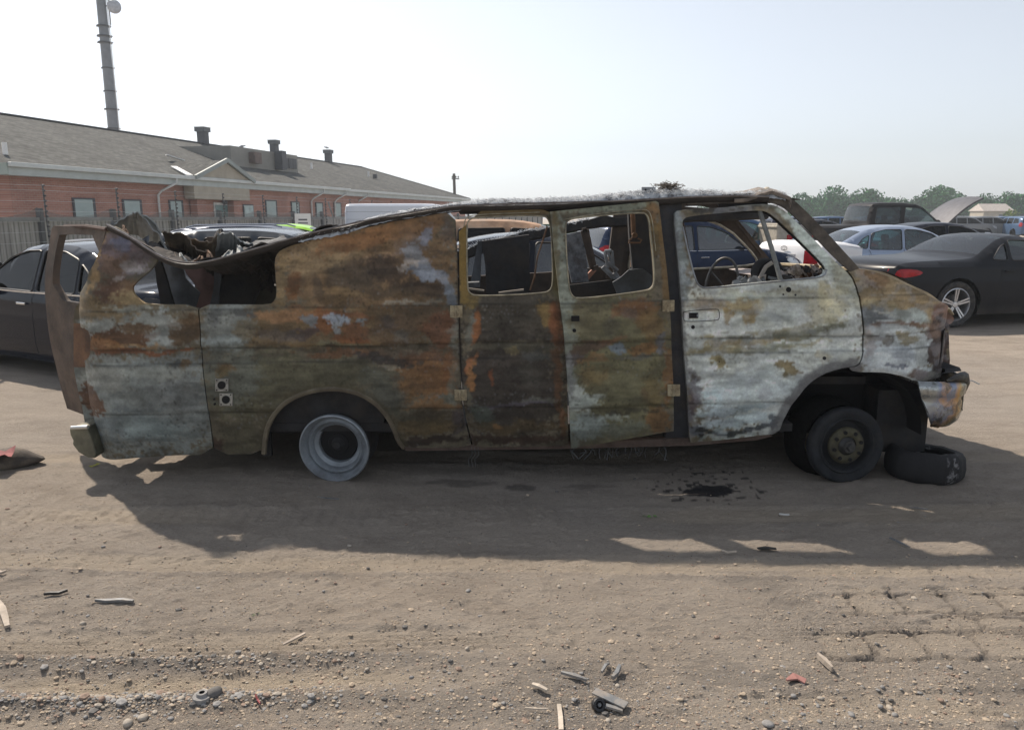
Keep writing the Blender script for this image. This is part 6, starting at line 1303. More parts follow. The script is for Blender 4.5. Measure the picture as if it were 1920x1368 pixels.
# gulls on the roof
def gull(loc, rz, lab):
    g = empty('gull', loc, rz); tag(g, lab, 'bird'); mb = MB()
    mb.lathe([(0, -.20), (.03, -.15), (.075, -.03), (.08, .05), (.05, .14), (.035, .18), (.045, .215), (.03, .25), (0, .27)], (0, 0, .16), M=Matrix.Rotation(R(-90), 3, 'Z') @ Matrix.Rotation(R(12), 3, 'X'), n=12); mb.build('body', mat('gull_grey', (.35, .36, .38), .8), g, smooth=60)
    for s in (-.03, .03): mb = MB(); mb.tube([(0, s, .12), (.01, s, 0)], .008, 5); mb.build('leg', mat('gull_leg', (.3, .22, .08), .7), g)
def bw(u, v, z): c = Matrix.Rotation(RZ, 3, 'Z') @ Vector((u, v, z)); return tuple(c)
gull(bw(u_at(462, 31), VR, ZR + .04), R(20), 'small gull on the ridge of the brick building between two roof vents'); gull(bw(u_at(619, 31), VR, ZR + 1.0), R(200), 'small gull standing on the rightmost roof vent')
# ---- board fence with netting and electric-fence stands
FV = 15.4
F_ = empty('board_fence', (0, 0, 0), RZ); tag(F_, 'weathered grey vertical board fence running in front of the brick building', 'fence')
m = NT('grey_fence_boards'); v = m.coord(); w = m.n('TexWave'); w.bands_direction = 'X'; w.inputs['Scale'].default_value = 2.2; w.inputs['Distortion'].default_value = 0; m.l(v, w.inputs['Vector'])
c = m.mix(.8, (.26, .255, .245), m.ramp(w.outputs['Fac'], [(.0, .45), (.2, 1.0), (1, 1.15)]), 'MULTIPLY'); c = m.mix(.7, c, m.ramp(m.noise(m.coord((6, 1, 1)), 1.0, 4), [(.3, .7), (.7, 1.4)]), 'MULTIPLY'); m.set(Base_Color=c, Roughness=.9); MFB = m.m
posts = [5.85 + 2.4 * k for k in range(31)]
MFP = mat('fence_post_grey', (.10, .105, .11), .8, 0, .2, 3, 0); MFR = mat('fence_rail_grey', (.20, .205, .205), .8, 0, .2, 3, 0)
for a, b in zip(posts[:-1], posts[1:]):
    mb = MB(); x = a + .02
    while x < b - .02:
        mb.box((x + .07, FV + (.012 if int(x / .143) % 2 else 0), .78 + .01 * rndm.random()), (.135, .02, 1.56)); x += .142
    mb.build('board_panel', MFB, F_)
    mb = MB(); mb.box(((a + b) / 2, FV - .03, 1.60), (b - a - .1, .08, .09)); mb.build('top_rail', MFR, F_)
for a in posts: mb = MB(); mb.box((a, FV - .03, .93), (.11, .12, 1.86)); mb.build('post', MFP, F_)
mnet = NT('grey_netting'); t = mnet.t; tr = mnet.n('BsdfTransparent'); mx = mnet.n('MixShader'); vv = mnet.coord(); mx.inputs[0].default_value = .5
mnet.l(tr.outputs[0], mx.inputs[1]); mnet.l(mnet.b.outputs[0], mx.inputs[2]); mnet.l(mx.outputs[0], mnet.out.inputs[0]); mnet.set(Base_Color=(.16, .16, .155), Roughness=.9)
for i, (a, b) in enumerate(zip(posts[:-1], posts[1:])):
    mb = MB(); xs = np.linspace(a, b, 12); tp = [1.88 - (.20 + .05 * math.sin(i * 7)) * math.sin(math.pi * t_) ** .8 for t_ in np.linspace(0, 1, 12)]
    mb.grid([[(x, FV + .02, 1.62) for x in xs], [(x, FV + .02 + .03 * math.sin(x * 9), z) for x, z in zip(xs, tp)]]); mb.build('netting', mnet.m, F_)
MINS = mat('dark_insulator', (.03, .03, .035), .5)
lean = random.Random(3); tops_ = []
st_us = posts[3:14]; ORD = ('first', 'second', 'third', 'fourth', 'fifth', 'sixth', 'seventh', 'eighth', 'ninth', 'tenth')
for i, u in enumerate(st_us):
    if i == 0: continue
    l = (.06 + .05 * lean.random()); u2 = u + .02
    S_ = empty('electric_fence_stand', bw(u2, FV - .22, 0), RZ); tag(S_, 'dark electric-fence stand with bead insulators, %s from the left along the board fence' % ORD[i - 1], 'fence post', 'electric-fence stands along the board fence')
    mb = MB(); mb.tube([(0, 0, 0), (l * -.5, .0, 2.42)], .018, 6); mb.build('rod', MFP, S_)
    if i < 12:
        mb = MB()
        for k in range(13): z = .95 + k * .12; mb.lathe([(0, -.028), (.035, -.02), (.035, .02), (0, .028)], (l * -.5 * z / 2.42 + .0, -.02, z), 'Z', 8)
        tag(mb.build('insulators', MINS, S_, smooth=50), kind='stuff')
for k in (1, 3, 5, 7, 9, 11, 12):
    z = .95 + k * .12; mb = MB(); pts = []
    for a, b in zip(st_us[:-1], st_us[1:]): pts += [bw(a + .02 - .03 * z / 2.4, FV - .27, z), bw((a + b) / 2, FV - .27, z - .015)]
    mb.tube(pts, .0035, 4); tag(mb.build('fence_wire', mat('galvanised_wire', (.45, .46, .47), .4, .6), None), 'thin galvanised wire strung along the electric-fence stands, %s' % ('lowest', 'second from the bottom', 'third from the bottom', 'middle', 'third from the top', 'second from the top', 'topmost')[(1, 3, 5, 7, 9, 11, 12).index(k)], 'wire', 'wires of the electric fence')
# leaning post left of the white van, white notice on the fence
mb = MB(); c = P(622, 395, 29.5); mb.tube([(c.x + .1, c.y, 0), (c.x + .05, c.y, 1.6), (c.x - .12, c.y, 2.2)], .03, 6); tag(mb.build('bent_pole', MFR, None), 'bent pale pole standing left of the white panel van', 'pole')
c = P(570, 412, 27.6); nb = MB(); nb.box((0, 0, 0), (.55, .02, .62)); nt_ = nb.build('notice_board', MWHT, None); nt_.location = (c.x, c.y - .15, 1.45); nt_.rotation_euler = (0, 0, R(8)); tag(nt_, 'small white notice fixed to the board fence above the navy crossover', 'sign')
mb = MB(); mb.box((0, -.012, .1), (.3, .004, .05)); mb.box((0, -.012, -.02), (.34, .004, .04)); mb.build('printed_lines', MDK, nt_)
# tower
tx = P(215, 240, 60); T_ = empty('radio_tower', (tx.x - .1, 60, 0)); tag(T_, 'tall grey steel monopole mast with a round dish near the top', 'tower')
MT = mat('galvanised_grey', (.20, .215, .235), .55, .2, .15, 2, 0)
mb = MB(); mb.tube([(0, 0, 0), (0, 0, 8), (0, 0, 14), (0, 0, 22)], [.42, .385, .345, .30], 24); mb.build('mast', MT, T_, smooth=60)
for z, r in ((15.5, .47), (14.8, .50), (14.35, .5), (12.55, .42), (10.9, .42), (9.6, .50), (8.2, .44)):
    mb = MB(); mb.lathe([(.3, -.04), (r, -.04), (r, .04), (.3, .04)], (0, 0, z), 'Z', 24); mb.box((r + .02, 0, z), (.14, .12, .06)); mb.box((-r - .02, 0, z), (.1, .1, .06)); mb.build('collar', MDK, T_)
mb = MB(); mb.tube([(.50, -.1, 0), (.47, -.1, 22)], .03, 6); mb.build('cable_run', MWHT, T_)
mb = MB(); mb.tube([(.60, -.1, 0), (.58, -.1, 22)], .012, 6); mb.build('safety_line', MWHT, T_)
mb = MB(); mb.lathe([(0, -.12), (.36, -.10), (.47, 0), (.47, .22), (.30, .30), (0, .32)], (.98, -.1, 16.85), M=Matrix.Rotation(R(25), 3, 'Z'), n=28); d_ = mb.build('dish', mat('dish_grey', (.42, .44, .48), .5), T_, smooth=50)
mb = MB(); mb.bar((.3, 0, 16.9), (.9, .1, 16.9), .08, .08); mb.tube([(.52, .05, 15.6), (.52, .05, 17.6)], .05, 8); mb.build('bracket', MDK, d_)
# utility pole
c = P(853, 340, 92); U_ = empty('utility_pole', (c.x, 92, 0)); tag(U_, 'thin wooden utility pole rising beyond the right end of the brick building', 'pole')
mb = MB(); mb.tube([(0, 0, 0), (-.1, 0, 6.6)], [.2, .16], 8); mb.build('pole', mat('dark_wood', (.06, .055, .05), .9), U_)
mb = MB(); mb.box((.05, 0, 6.0), (.9, .12, .12)); mb.build('crossarm', MDK, U_)
for x in (-.3, .12, .4): mb = MB(); mb.lathe([(0, 0), (.08, .02), (.08, .2), (0, .25)], (x, 0, 6.1), 'Z', 8); mb.build('insulator', MDK, U_)
# ---- trees far off
def m_leaf(name, c):
    m = NT(name); oi = m.n('Attribute', attribute_name='shade'); c1 = m.ramp(oi.outputs['Fac'], [(0, tuple(x * .55 for x in c)), (.6, c), (1, tuple(x * 1.5 for x in c))]); m.set(Base_Color=c1, Roughness=.8)
    m.b.inputs['Specular IOR Level'].default_value = .2; return m.m
ML = [m_leaf('oak_leaves', (.035, .125, .045)), m_leaf('maple_leaves', (.045, .14, .05)), m_leaf('yellow_green_leaves', (.13, .18, .03))]
MBK = mat('bark', (.06, .05, .04), .9)
def tree(name, px, Y, H, Wd, lab, k=0, seed=0, n=2600, cat='tree', group=None):
    rn = random.Random(seed * 13 + 5); c = P(px, 405, Y); t = empty(name, (c.x, Y, 0), rn.uniform(0, 6)); tag(t, lab, cat, group)
    mb = MB(); mb.tube([(0, 0, 0), (.05, 0, H * .25), (-.05, .05, H * .6)], [H * .035, H * .028, H * .012], 8)
    lobes = []
    for i in range(14):
        a = rn.uniform(0, 6.28); r = rn.uniform(0, Wd * .36); z = rn.uniform(.24, .76) * H if i else .80 * H; lobes.append((r * math.cos(a) * (1 if i else .1), r * math.sin(a) * (1 if i else .1), z, rn.uniform(.19, .30) * min(Wd, H * 1.2)))
    for x, y, z, r in lobes[:7]: mb.tube([(0, 0, H * .3), (x * .5, y * .5, z * .75), (x, y, z)], [H * .018, H * .01, H * .004], 5)
    mb.build('trunk', MBK, t)
    vs, fs, sh = [], [], []; lf = .34 + H * .03
    for i in range(n):
        x, y, z, r = lobes[rn.randrange(len(lobes))]; d = Vector((rn.gauss(0, 1), rn.gauss(0, 1), rn.gauss(0, 1))).normalized() * r * (rn.random() ** .28) * (1.15 if rn.random() < .1 else 1)
        p = Vector((x, y, z)) + Vector((d.x * 1.1, d.y * 1.1, d.z * .9)); q = Vector((rn.gauss(0, 1), rn.gauss(0, 1), rn.gauss(0, 1))).normalized(); w_ = q.orthogonal().normalized(); e = q.cross(w_)
        s_ = lf * rn.uniform(.5, 1.2); b = len(vs); vs += [p + w_ * s_ * .5, p + e * s_ * .35, p - w_ * s_ * .5, p - e * s_ * .35]; fs.append((b, b + 1, b + 2, b + 3)); g = rn.random(); sh += [g] * 4
    me = bpy.data.meshes.new('crown'); me.from_pydata([tuple(v) for v in vs], [], fs); a = me.attributes.new('shade', 'FLOAT', 'POINT'); a.data.foreach_set('value', np.array(sh, np.float32)); link('crown', me, t, [ML[k]])
def hz(ytop, Y): return CAM_H + (408 - ytop) / 1447 * Y
for i, (px, Y, yt, wd, lab) in enumerate(((1500, 150, 370, 6.5, 'low broad tree touching the burnt windscreen pillar, leftmost of the far trees'), (1532, 158, 372, 5.5, 'small tree between the leftmost far tree and the tall rounded one'), (1563, 150, 357, 8.5, 'tall rounded tree above the roof of the pale blue sedan'), (1628, 150, 359, 7, 'tall narrow tree left of the gap in the far treeline'), (1600, 160, 370, 6, 'shorter tree filling in between the two tall far trees'), (1664, 155, 374, 6.5, 'low tree sloping down to the gap in the far treeline'),
    (1722, 155, 372, 6.5, 'low tree just right of the gap in the far treeline, above the black pickup'), (1764, 150, 355, 7, 'tallest far tree, left of the raised bonnet'), (1795, 158, 368, 6, 'tree whose right side meets the raised bonnet of the pickup'), (1845, 150, 368, 4.5, 'small tree just right of the raised bonnet'), (1888, 140, 366, 6.5, 'broad tree near the right edge above the scrap heap'), (1925, 145, 372, 6, 'tree cut off by the right edge of the picture'))):
    tree('broadleaf_tree', px, Y, hz(yt, Y), wd * 1.25, lab, i % 2, i, 4200)
tree('round_bush', 1893, 120, 2.6, 3.2, 'bright yellow-green bush below the broad far tree at right', 2, 40, 900, 'bush')
for i, (px, Y, yt) in enumerate(((1320, 170, 384), (1345, 170, 379), (1372, 172, 386))): tree('broadleaf_tree', px, Y, hz(yt, Y), 7, ['small far tree seen through the slot above the front door, left one', 'middle and tallest far tree seen in the slot above the front door', 'small far tree seen through the slot above the front door, right one'][i], 0, 60 + i, 1500)
hc = P(1858, 400, 135); H_ = empty('small_house', (hc.x, 135, 0)); tag(H_, 'small beige house far off below the trees right of the raised bonnet', 'house')
mb = MB(); mb.box((0, 0, 1.3), (5, 4, 2.6)); mb.build('wall', MBEI, H_); mb = MB(); mb.add([(-2.7, -2.3, 2.55), (2.7, -2.3, 2.55), (2.7, 2.3, 2.55), (-2.7, 2.3, 2.55), (-2.4, 0, 3.8), (2.4, 0, 3.8)], [(0, 1, 5, 4), (1, 2, 5), (2, 3, 4, 5), (3, 0, 4)]); mb.build('roof', mat('pale_roof', (.42, .38, .35), .8), H_)
mb = MB(); mb.box((.6, -2.02, 1.5), (.9, .05, .9)); mb.build('window', MDK, H_)
# ---- rows of parked cars far off, scrap heap
protos = []
fl = (('sedan', 'white', (.65, .66, .67)), ('suv', 'dark', (.03, .035, .04)), ('sedan', 'silver', (.38, .40, .42)), ('suv', 'blue', (.06, .11, .2)), ('sedan', 'red', (.25, .03, .03)), ('suv', 'grey', (.18, .19, .2)))
rn = random.Random(21); k = 0; spots = []
for Y in (62, 70, 82, 94, 108, 122):
    for j in range(24):
        px = 1790 + j * (2600 / Y) * 1.1 + rn.uniform(-5, 5)
        if px < 1935: spots.append((px, Y + rn.uniform(-1, 1), rn.uniform(75, 105) if rn.random() < .5 else rn.uniform(-10, 10)))
for Y in (42, 55):
    for px in range(1490 if Y > 50 else 1700, 1780, int(4200 / Y)): spots.append((px + rn.uniform(-8, 8), Y + rn.uniform(-1, 1), rn.uniform(-8, 8)))
for i, (px, Y, a) in enumerate(spots):
    kind, cn, c = fl[rn.randrange(6)]; p = carpos(px, Y)
    key = (kind, cn); pr = dict(protos).get(key)
    if pr is None:
        pr = make_car(kind, 'distant_car', 'tiny %s %s in the hazy rows of parked cars far beyond' % (cn, 'SUV' if kind == 'suv' else 'car'), 'car', c, loc=p, yaw=R(a), glass=G_DARK, detail=0, metal=.2, group='cars parked in rows far off'); protos.append((key, pr))
    else: o = copy_tree(pr); o.location = p; o.rotation_euler = (0, 0, R(a))
hp_ = P(1900, 430, 76); mb = MB()
for i in range(520):
    d = rn.random() ** .6 * 4.6; a = rn.uniform(0, 6.28); hh = 1.9 * (1 - d / 4.9) * rn.random(); mb.cm = rn.randrange(3)
    mb.box((hp_.x + 1.5 + d * math.cos(a) * 1.1, 76 + d * math.sin(a), hh + .1), (rn.uniform(.1, .7), rn.uniform(.1, .5), rn.uniform(.05, .3)), Matrix.Rotation(rn.uniform(0, 3.1), 3, Vector((rn.gauss(0, 1), rn.gauss(0, 1), rn.gauss(0, 1))).normalized()))
tag(mb.build('scrap_heap', [mat('scrap_pale', (.5, .48, .44), .6), mat('scrap_dark', (.08, .08, .085), .6), mat('scrap_brown', (.2, .16, .13), .8)], None), 'heap of mixed pale and dark metal scrap at the right edge', 'scrap heap', kind='stuff')
# ------------------------------------------------------------------ things lying on the dirt
def at(px, py): c = G(px, py); return Vector((c.x, c.y, gz(c.x, c.y)))
MG = [mat('grey_stone', (.24, .235, .23), .85, 0, .3, 30, .3, 60), mat('pale_stone', (.36, .32, .27), .85, 0, .25, 30, .3, 60), mat('brown_stone', (.25, .18, .14), .85, 0, .3, 30, .3, 60), mat('dark_stone', (.12, .115, .11), .85, 0, .3, 30, .3, 60)]
def ico(sub=2):
    bm = bmesh.new(); bmesh.ops.create_icosphere(bm, subdivisions=sub, radius=1); v = np.array([q.co[:] for q in bm.verts]); f = [tuple(x.index for x in q.verts) for q in bm.faces]; bm.free(); return v, f
I1 = ico(1); I2 = ico(2)
def rock(rn, I, sx, sy, sz, rough=.35):
    v, f = I; s = rn.randrange(999); n = fbm(v[:, 0] * 1.3 + 5 + v[:, 2], v[:, 1] * 1.3 + 5 - v[:, 2] * .7, s, 3)
    w = v * (1 - rough * .5 + rough * n)[:, None]; a = rn.uniform(0, 3.14); c, s_ = math.cos(a), math.sin(a)
    x = w[:, 0] * sx; y = w[:, 1] * sy; return np.column_stack([x * c - y * s_, x * s_ + y * c, w[:, 2] * sz]), f
rn = random.Random(77)
big = [(385, 1276), (440, 1258), (232, 1288), (320, 1270)]
stones = [(120, 1313, 11, 0), (150, 1322, 9, 0), (138, 1330, 8, 2), (170, 1310, 9, 1), (192, 1318, 11, 2), (228, 1315, 8, 0), (212, 1306, 7, 1), (262, 1312, 8, 0), (285, 1303, 10, 1), (297, 1315, 9, 0), (283, 1318, 6, 1), (340, 1316, 9, 1), (185, 1342, 8, 0), (160, 1340, 7, 0), (485, 1289, 8, 0), (507, 1231, 6, 1), (590, 1284, 7, 0), (602, 1285, 6, 1), (620, 1230, 7, 1), (126, 1227, 6, 3), (280, 1214, 9, 0), (248, 1219, 7, 0), (402, 1230, 6, 1), (240, 1354, 15, 1), (268, 1345, 14, 1), (320, 1348, 9, 0), (140, 1013, 5, 2), (300, 1026, 5, 2), (165, 1153, 6, 0), (155, 1166, 9, 1), (690, 1062, 5, 3), (655, 1022, 7, 1), (555, 1055, 4, 3), (980, 1098, 5, 1), (878, 1106, 8, 0), (1048, 1103, 6, 1), (1097, 1094, 6, 1), (1044, 920, 5, 3), (1190, 897, 5, 3), (876, 1213, 7, 1), (930, 1232, 6, 1), (697, 1212, 5, 1), (648, 1264, 8, 1), (688, 1252, 6, 1), (772, 1265, 6, 0), (944, 1318, 6, 0), (1140, 1350, 9, 1), (1158, 1283, 8, 1), (1714, 1124, 8, 1), (1458, 1301, 7, 1), (1488, 1303, 8, 0), (1538, 1307, 8, 1), (1534, 1320, 7, 0), (1597, 1341, 10, 0), (1654, 1292, 7, 0), (1650, 1326, 8, 0), (1668, 1324, 10, 1), (1678, 1336, 8, 0), (1764, 1311, 8, 2), (1850, 1253, 6, 1), (1620, 1250, 5, 2), (1558, 1237, 6, 1), (1436, 1313, 6, 0), (1392, 1314, 5, 1), (1505, 1339, 7, 0), (1536, 1356, 7, 0), (1440, 1360, 14, 0), (1605, 1365, 7, 1), (1795, 1270, 6, 2), (1888, 1335, 8, 0), (1320, 1118, 4, 2), (1483, 1107, 4, 1), (760, 1160, 5, 1), (1010, 1345, 7, 1), (912, 1345, 5, 0), (1240, 1196, 4, 1), (1090, 1262, 6, 0), (560, 1335, 6, 1), (640, 1310, 5, 0)]
names = {0: 'grey', 1: 'pale', 2: 'brown', 3: 'dark'}
gl = {0: 'grey rounded stone lying on the dirt in the foreground', 1: 'pale dusty stone lying on the dirt in the foreground', 2: 'small brown stone lying on the dirt in the foreground', 3: 'small dark stone lying on the dirt in the foreground'}
for px, py, r, k in stones:
    c = at(px, py); d = math.hypot(c.y, CAM_H); s = r * d / 1420 * .60; v, f = rock(rn, I2, s * rn.uniform(.9, 1.3), s * rn.uniform(.8, 1.1), s * rn.uniform(.5, .8))
    me = bpy.data.meshes.new('stone'); me.from_pydata(v.tolist(), [], f); me.update(); fin(me, 60); o = link('stone', me, None, [MG[k]]); o.location = c + Vector((0, 0, s * .28)); tag(o, gl[k], 'stone', 'loose stones on the dirt')
# gravel and crumbs: too many to count
V_, F_s, MI = [], [], []; cand = []
for i in range(25000):
    r_ = rn.random()
    if r_ < .06: px, py = rn.gauss(260, 190), rn.gauss(1312, 14)
    elif r_ < .09: px, py = rn.gauss(380, 230), rn.gauss(1240, 10)
    elif r_ < .20: px, py = rn.gauss(1250, 420), rn.gauss(1310, 40)
    else: px, py = rn.uniform(-40, 1960), 905 + 480 * rn.random() ** .8
    if py < 1040 and 200 < px and rn.random() < .7: continue
    if py > 1400 or py < 880: continue
    c = G(px, py); cand.append((c.x, c.y, min(.014, .0017 * math.exp(rn.gauss(0, .6)) + .0008) * (1.6 if r_ < .09 else 1), r_))
cz = ground_h(np.array([c[0] for c in cand]), np.array([c[1] for c in cand]))
pool = [rock(rn, I1, 1, .8, .5, .5)[0] for _ in range(40)]; f1 = I1[1]
for (x, y, s, r_), z in zip(cand, cz):
    v = pool[rn.randrange(40)]; b = len(V_); V_ += (v * np.array([s * rn.uniform(.9, 1.5), s * 1.1, s * rn.uniform(.8, 1.4)]) + np.array([x, y, z + s * .15])).tolist()
    F_s += [tuple(b + q for q in t) for t in f1]; MI += [rn.choice((0, 0, 1, 4, 2, 3) if r_ < .2 else (0, 2, 4, 4, 4, 4, 4, 4, 4, 4, 3))] * len(f1)
me = bpy.data.meshes.new('gravel'); me.from_pydata(V_, [], F_s); me.update(); o = link('gravel', me, None, MG + [mat('dirt_clod', (.38, .31, .235), .95, 0, .25, 20, .3)]); me.polygons.foreach_set('material_index', MI); tag(o, 'fine gravel and clods scattered over the foreground dirt', 'gravel', kind='stuff')
def scrap(name, label, cat, pts, w, h, mt, z=.01, smooth=None):
    """flat-ish piece through ground pixels"""
    mb = MB(); P_ = [at(a, b) + Vector((0, 0, z)) for a, b in pts]
    n = len(P_); rows = [[], [], [], []]
    for i, p in enumerate(P_):
        d = (P_[min(i + 1, n - 1)] - P_[max(i - 1, 0)]).normalized(); s = d.cross(Vector((0, 0, 1))).normalized(); ww = .62 * (w if not isinstance(w, (list, tuple)) else w[i])
        rows[0].append(p - s * ww / 2); rows[1].append(p - s * ww / 2 + Vector((0, 0, h))); rows[2].append(p + s * ww / 2 + Vector((0, 0, h))); rows[3].append(p + s * ww / 2)
    mb.grid(rows + [rows[0]]); b = len(mb.v); N = n
    mb.add([rows[k][0] for k in range(4)], [(0, 1, 2, 3)]); mb.add([rows[k][-1] for k in range(4)], [(3, 2, 1, 0)])
    return tag(mb.build(name, mt, None), label, cat)
MBKP = mat('black_plastic', (.02, .02, .022), .5, 0, .3, 20, .3); MGP = mat('grey_plastic', (.16, .17, .18), .5, 0, .3, 20, .3, dirt=(.3, .25, .2)); MWD = mat('pale_wood', (.48, .42, .35), .8, 0, .25, 20, .4); MDW = mat('dusty_wood', (.36, .31, .26), .85, 0, .3, 20, .4)
scrap('rubber_strip', 'curved black rubber strip lying on the dirt at far left', 'debris', [(82, 1116), (95, 1113), (110, 1112), (127, 1107)], [.006, .02, .022, .010], .012, MBKP, .006)
scrap('plastic_trim', 'grey plastic trim strip lying right of the curved black rubber strip', 'debris', [(178, 1126), (200, 1125), (230, 1125), (250, 1126)], [.008, .03, .03, .02], .012, MGP, .004)
scrap('wood_splinter', 'long pale splintered board cut off by the left edge', 'debris', [(-6, 1128), (5, 1145), (10, 1160), (14, 1177)], [.03, .045, .04, .03], .01, MDW)
scrap('leaf_scrap', 'small curled brown scrap at the left edge', 'debris', [(-4, 1076), (4, 1078), (12, 1074)], [.02, .03, .01], .01, MDW)
scrap('plank_piece', 'pale flat plank standing out of the bottom edge of the picture', 'debris', [(1052, 1372), (1051, 1348), (1048, 1324)], [.026, .026, .022], .008, MWD, .004)
scrap('wood_chip', 'pale wood chip lying across the fine tyre track', 'debris', [(530, 1203), (548, 1196), (572, 1184)], [.012, .022, .018], .006, MDW)
scrap('dark_strip', 'bent dark strip lying left of the broken caster', 'debris', [(1052, 1266), (1075, 1274), (1100, 1281)], [.01, .028, .012], .010, MGP)
scrap('plastic_shard', 'grey wedge-shaped shard above the broken caster', 'debris', [(1148, 1276), (1156, 1266), (1162, 1255)], [.016, .024, .018], .015, MGP)
scrap('pale_shard', 'pale oblong shard left of the bent dark strip', 'debris', [(998, 1294), (1010, 1297), (1026, 1301)], [.02, .026, .02], .008, MWD)
scrap('splinter', 'thin pale splinter below the pale oblong shard', 'debris', [(985, 1333), (1005, 1335), (1028, 1335)], [.004, .008, .004], .005, MWD)
scrap('metal_sliver', 'grey metal sliver right of the pale oblong shard', 'debris', [(1128, 1262), (1136, 1252), (1142, 1246)], [.012, .018, .01], .008, MGP)
scrap('red_shard', 'flat dusty red plastic shard in the right foreground', 'debris', [(1474, 1283), (1490, 1276), (1510, 1282)], [.012, .06, .05], .006, mat('dusty_red', (.33, .16, .14), .6, 0, .2, 20, .1))
scrap('wedge_piece', 'brown wedge-shaped wooden piece above the red shard', 'debris', [(1532, 1236), (1545, 1246), (1560, 1262)], [.012, .03, .012], .02, MDW)
scrap('stick', 'dark bent stick lying in the sunlit patch at right', 'debris', [(1668, 1012), (1680, 1020), (1706, 1030)], [.012, .014, .01], .008, MGP)
scrap('stick', 'thin pale stick lying in the shade below the discarded tyre', 'debris', [(1706, 953), (1722, 955), (1740, 957)], [.006, .012, .006], .006, MGP)
scrap('stick', 'thin twig lying in the shade right of the bare rear rim', 'debris', [(595, 936), (612, 939), (636, 941)], [.004, .008, .004], .006, MGP)
scrap('cigarette_end', 'small white stub lying in the shade in front of the front wheel', 'debris', [(1461, 965), (1470, 966), (1480, 967)], .010, .008, mat('white_stub', (.7, .7, .68), .7))
scrap('dark_flake', 'dark flat flake at the shadow edge between two sunlit patches', 'debris', [(1420, 1034), (1436, 1033), (1455, 1034)], [.03, .05, .03], .004, MBKP)
scrap('pale_sliver', 'curved pale sliver at the shadow edge below the oil stain', 'debris', [(1352, 1037), (1364, 1041), (1380, 1042)], [.004, .010, .006], .008, MWD)
scrap('red_scrap', 'tiny bright red scrap among the stones at lower left', 'debris', [(480, 1318), (484, 1322), (488, 1326)], [.006, .01, .006], .006, mat('red_scrap', (.35, .08, .08), .6))
# crumpled leaves
def leaf(px, py, s, c, lab):
    rn2 = random.Random(int(px)); mb = MB(); o = at(px, py)
    for k in range(7):
        a = rn2.uniform(0, 6.28); d = Vector((math.cos(a), math.sin(a), rn2.uniform(.0, .5))); e = Vector((-d.y, d.x, .3)); b = o + Vector((rn2.uniform(-s, s) * .6, rn2.uniform(-s, s) * .3, .006)); L = s * rn2.uniform(.4, .8)
        mb.add([b, b + d * L * .5 + e * L * .25, b + d * L + Vector((0, 0, -L * .2)), b + d * L * .5 - e * L * .25], [(0, 1, 2), (0, 2, 3)])
    tag(mb.build('crumpled_leaf', mat('leaf_' + lab[:6].strip(), c, .7, 0, .3, 30, 0), None), lab, 'leaf')
leaf(1217, 967, .045, (.10, .20, .05), 'green crumpled leaf lying in the shade below the side doors'); leaf(172, 875, .055, (.40, .38, .06), 'yellow crumpled leaf on the dirt below the rear bumper'); leaf(478, 1149, .02, (.16, .2, .1), 'tiny greenish leaf left of the middle foreground')
# broken caster: wheel with two slats
c = at(1122, 1328); K = empty('broken_caster', c); tag(K, 'broken black caster wheel with grey slatted arm in the foreground', 'debris')
K.scale = (.82,) * 3; mb = MB(); M = Matrix.Rotation(R(20), 3, 'Z') @ Matrix.Rotation(R(-30), 3, 'X'); mb.lathe([(.0, -.008), (.010, -.010), (.013, -.004), (.016, -.012), (.026, -.012), (.029, -.006), (.029, .010), (.024, .016), (0, .016)], (0, 0, .022), M=M, n=24); mb.build('wheel', MBKP, K, smooth=45)
mb = MB(); mb.lathe([(.0, -.014), (.007, -.014), (.009, -.006)], (0, 0, .022), M=M, n=16); mb.build('hub', MGP, K, smooth=45)
e1 = at(1112, 1302) - c; e2 = at(1186, 1330) - c; e3 = at(1178, 1336) - c
mb = MB(); mb.bar(e1 + Vector((0, 0, .03)), e2 + Vector((0, 0, .02)), .045, .008); mb.build('slat', MGP, K, bevel=.002)
mb = MB(); mb.bar(Vector((.03, .0, .018)), e3 + Vector((0, 0, .012)), .02, .012); mb.build('arm', MGP, K, bevel=.002)
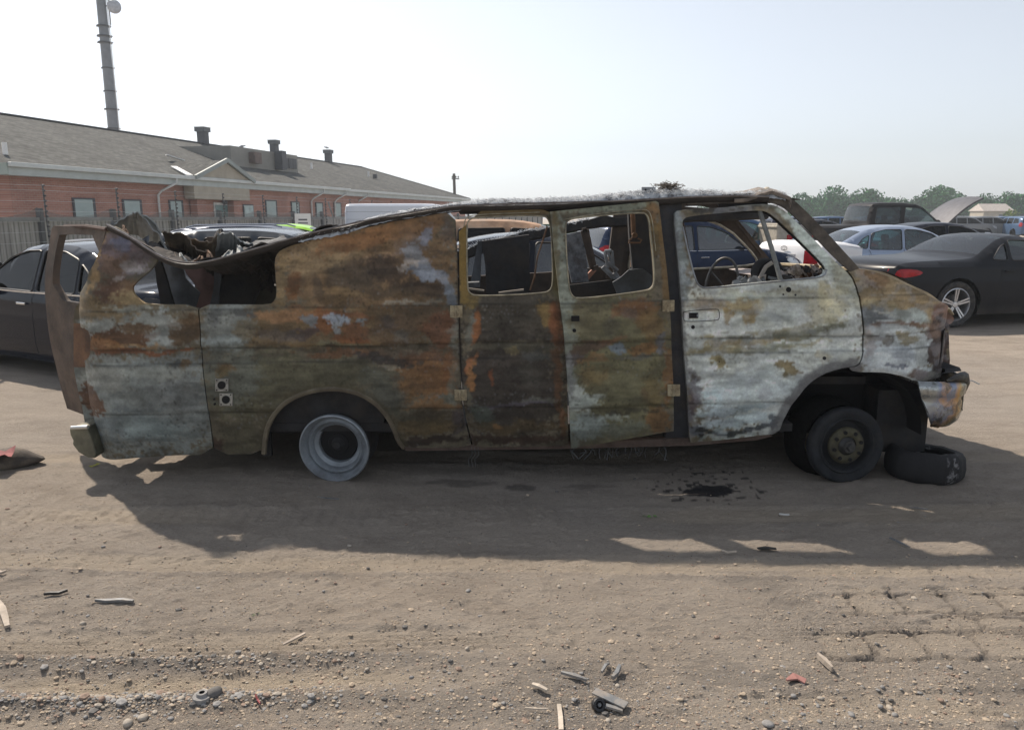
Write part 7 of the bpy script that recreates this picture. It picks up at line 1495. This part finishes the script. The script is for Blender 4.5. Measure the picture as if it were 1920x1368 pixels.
# rusty ring nut on a lump
c = at(380, 1314); K = empty('metal_fitting', c); tag(K, 'dirt-covered round metal fitting at the end of the gravel row', 'debris')
mb = MB(); mb.lathe([(.010, .02), (.018, .02), (.021, .010), (.032, .008), (.034, -.01), (0, -.01)], (0, 0, .0), 'Z', 14); mb.build('ring', MG[0], K, smooth=50)
v, f = rock(rn, I2, .032, .025, .018); mb = MB(); mb.add((v + np.array([.035, .02, .005])).tolist(), f); mb.build('clod', MG[3], K, smooth=60)
# sack with red cloth at the left edge
c = G(8, 880); K = empty('crumpled_sack', c); tag(K, 'crumpled brown-grey sack lying on the dirt at the left edge', 'sack')
n = 26; rows = []
for i in range(n):
    u = i / (n - 1); row = []
    for j in range(20):
        a = 2 * math.pi * j / 20; w_ = .19 * math.sin(math.pi * min(1, max(0.02, u)) ** .8) ** .6; hh = .085 * (math.sin(math.pi * u) ** .6) * (1 + .4 * math.sin(u * 9 + 1))
        x = -.50 + .72 * u; y = .75 * w_ * math.cos(a) + .10 * u; z = max(.0, .04 + .8 * hh * math.sin(a)) + .03 * (fbm(np.array([x * 7 + math.cos(a)]), np.array([y * 9]), 12, 3)[0] - .4)
        row.append((x, y, max(0.002, z)))
    row.append(row[0]); rows.append(row)
mb = MB(); mb.grid(rows); mb.build('sack_body', mat('brown_sack_cloth', (.07, .058, .048), .85, 0, .5, 6, .6, 30, dirt=(.20, .16, .11)), K, smooth=60)
mb = MB(); mb.grid([[(-.35 + .07 * i, -.10 + .03 * j + .02 * math.sin(i), .10 + .035 * math.sin(i * 1.3 + j) + .01 * j) for i in range(7)] for j in range(6)]); o = mb.build('red_lining', mat('faded_red_cloth', (.30, .11, .11), .85, 0, .3, 12, .4), K, smooth=60)
# ------------------------------------------------------------------ haze
hb = MB(); hb.box((0, 290, 11.4), (830, 660, 25.0)); m = bpy.data.materials.new('haze_air'); m.use_nodes = True; m.node_tree.nodes.remove(m.node_tree.nodes['Principled BSDF'])
pv = m.node_tree.nodes.new('ShaderNodeVolumePrincipled'); pv.inputs['Density'].default_value = .0011; pv.inputs['Color'].default_value = (.86, .93, 1, 1); pv.inputs['Anisotropy'].default_value = .2; m.node_tree.links.new(pv.outputs[0], m.node_tree.nodes['Material Output'].inputs['Volume'])
hz_ = hb.build('haze', m, None); tag(hz_, 'thin summer haze in the air over the whole yard', 'haze', kind='stuff')
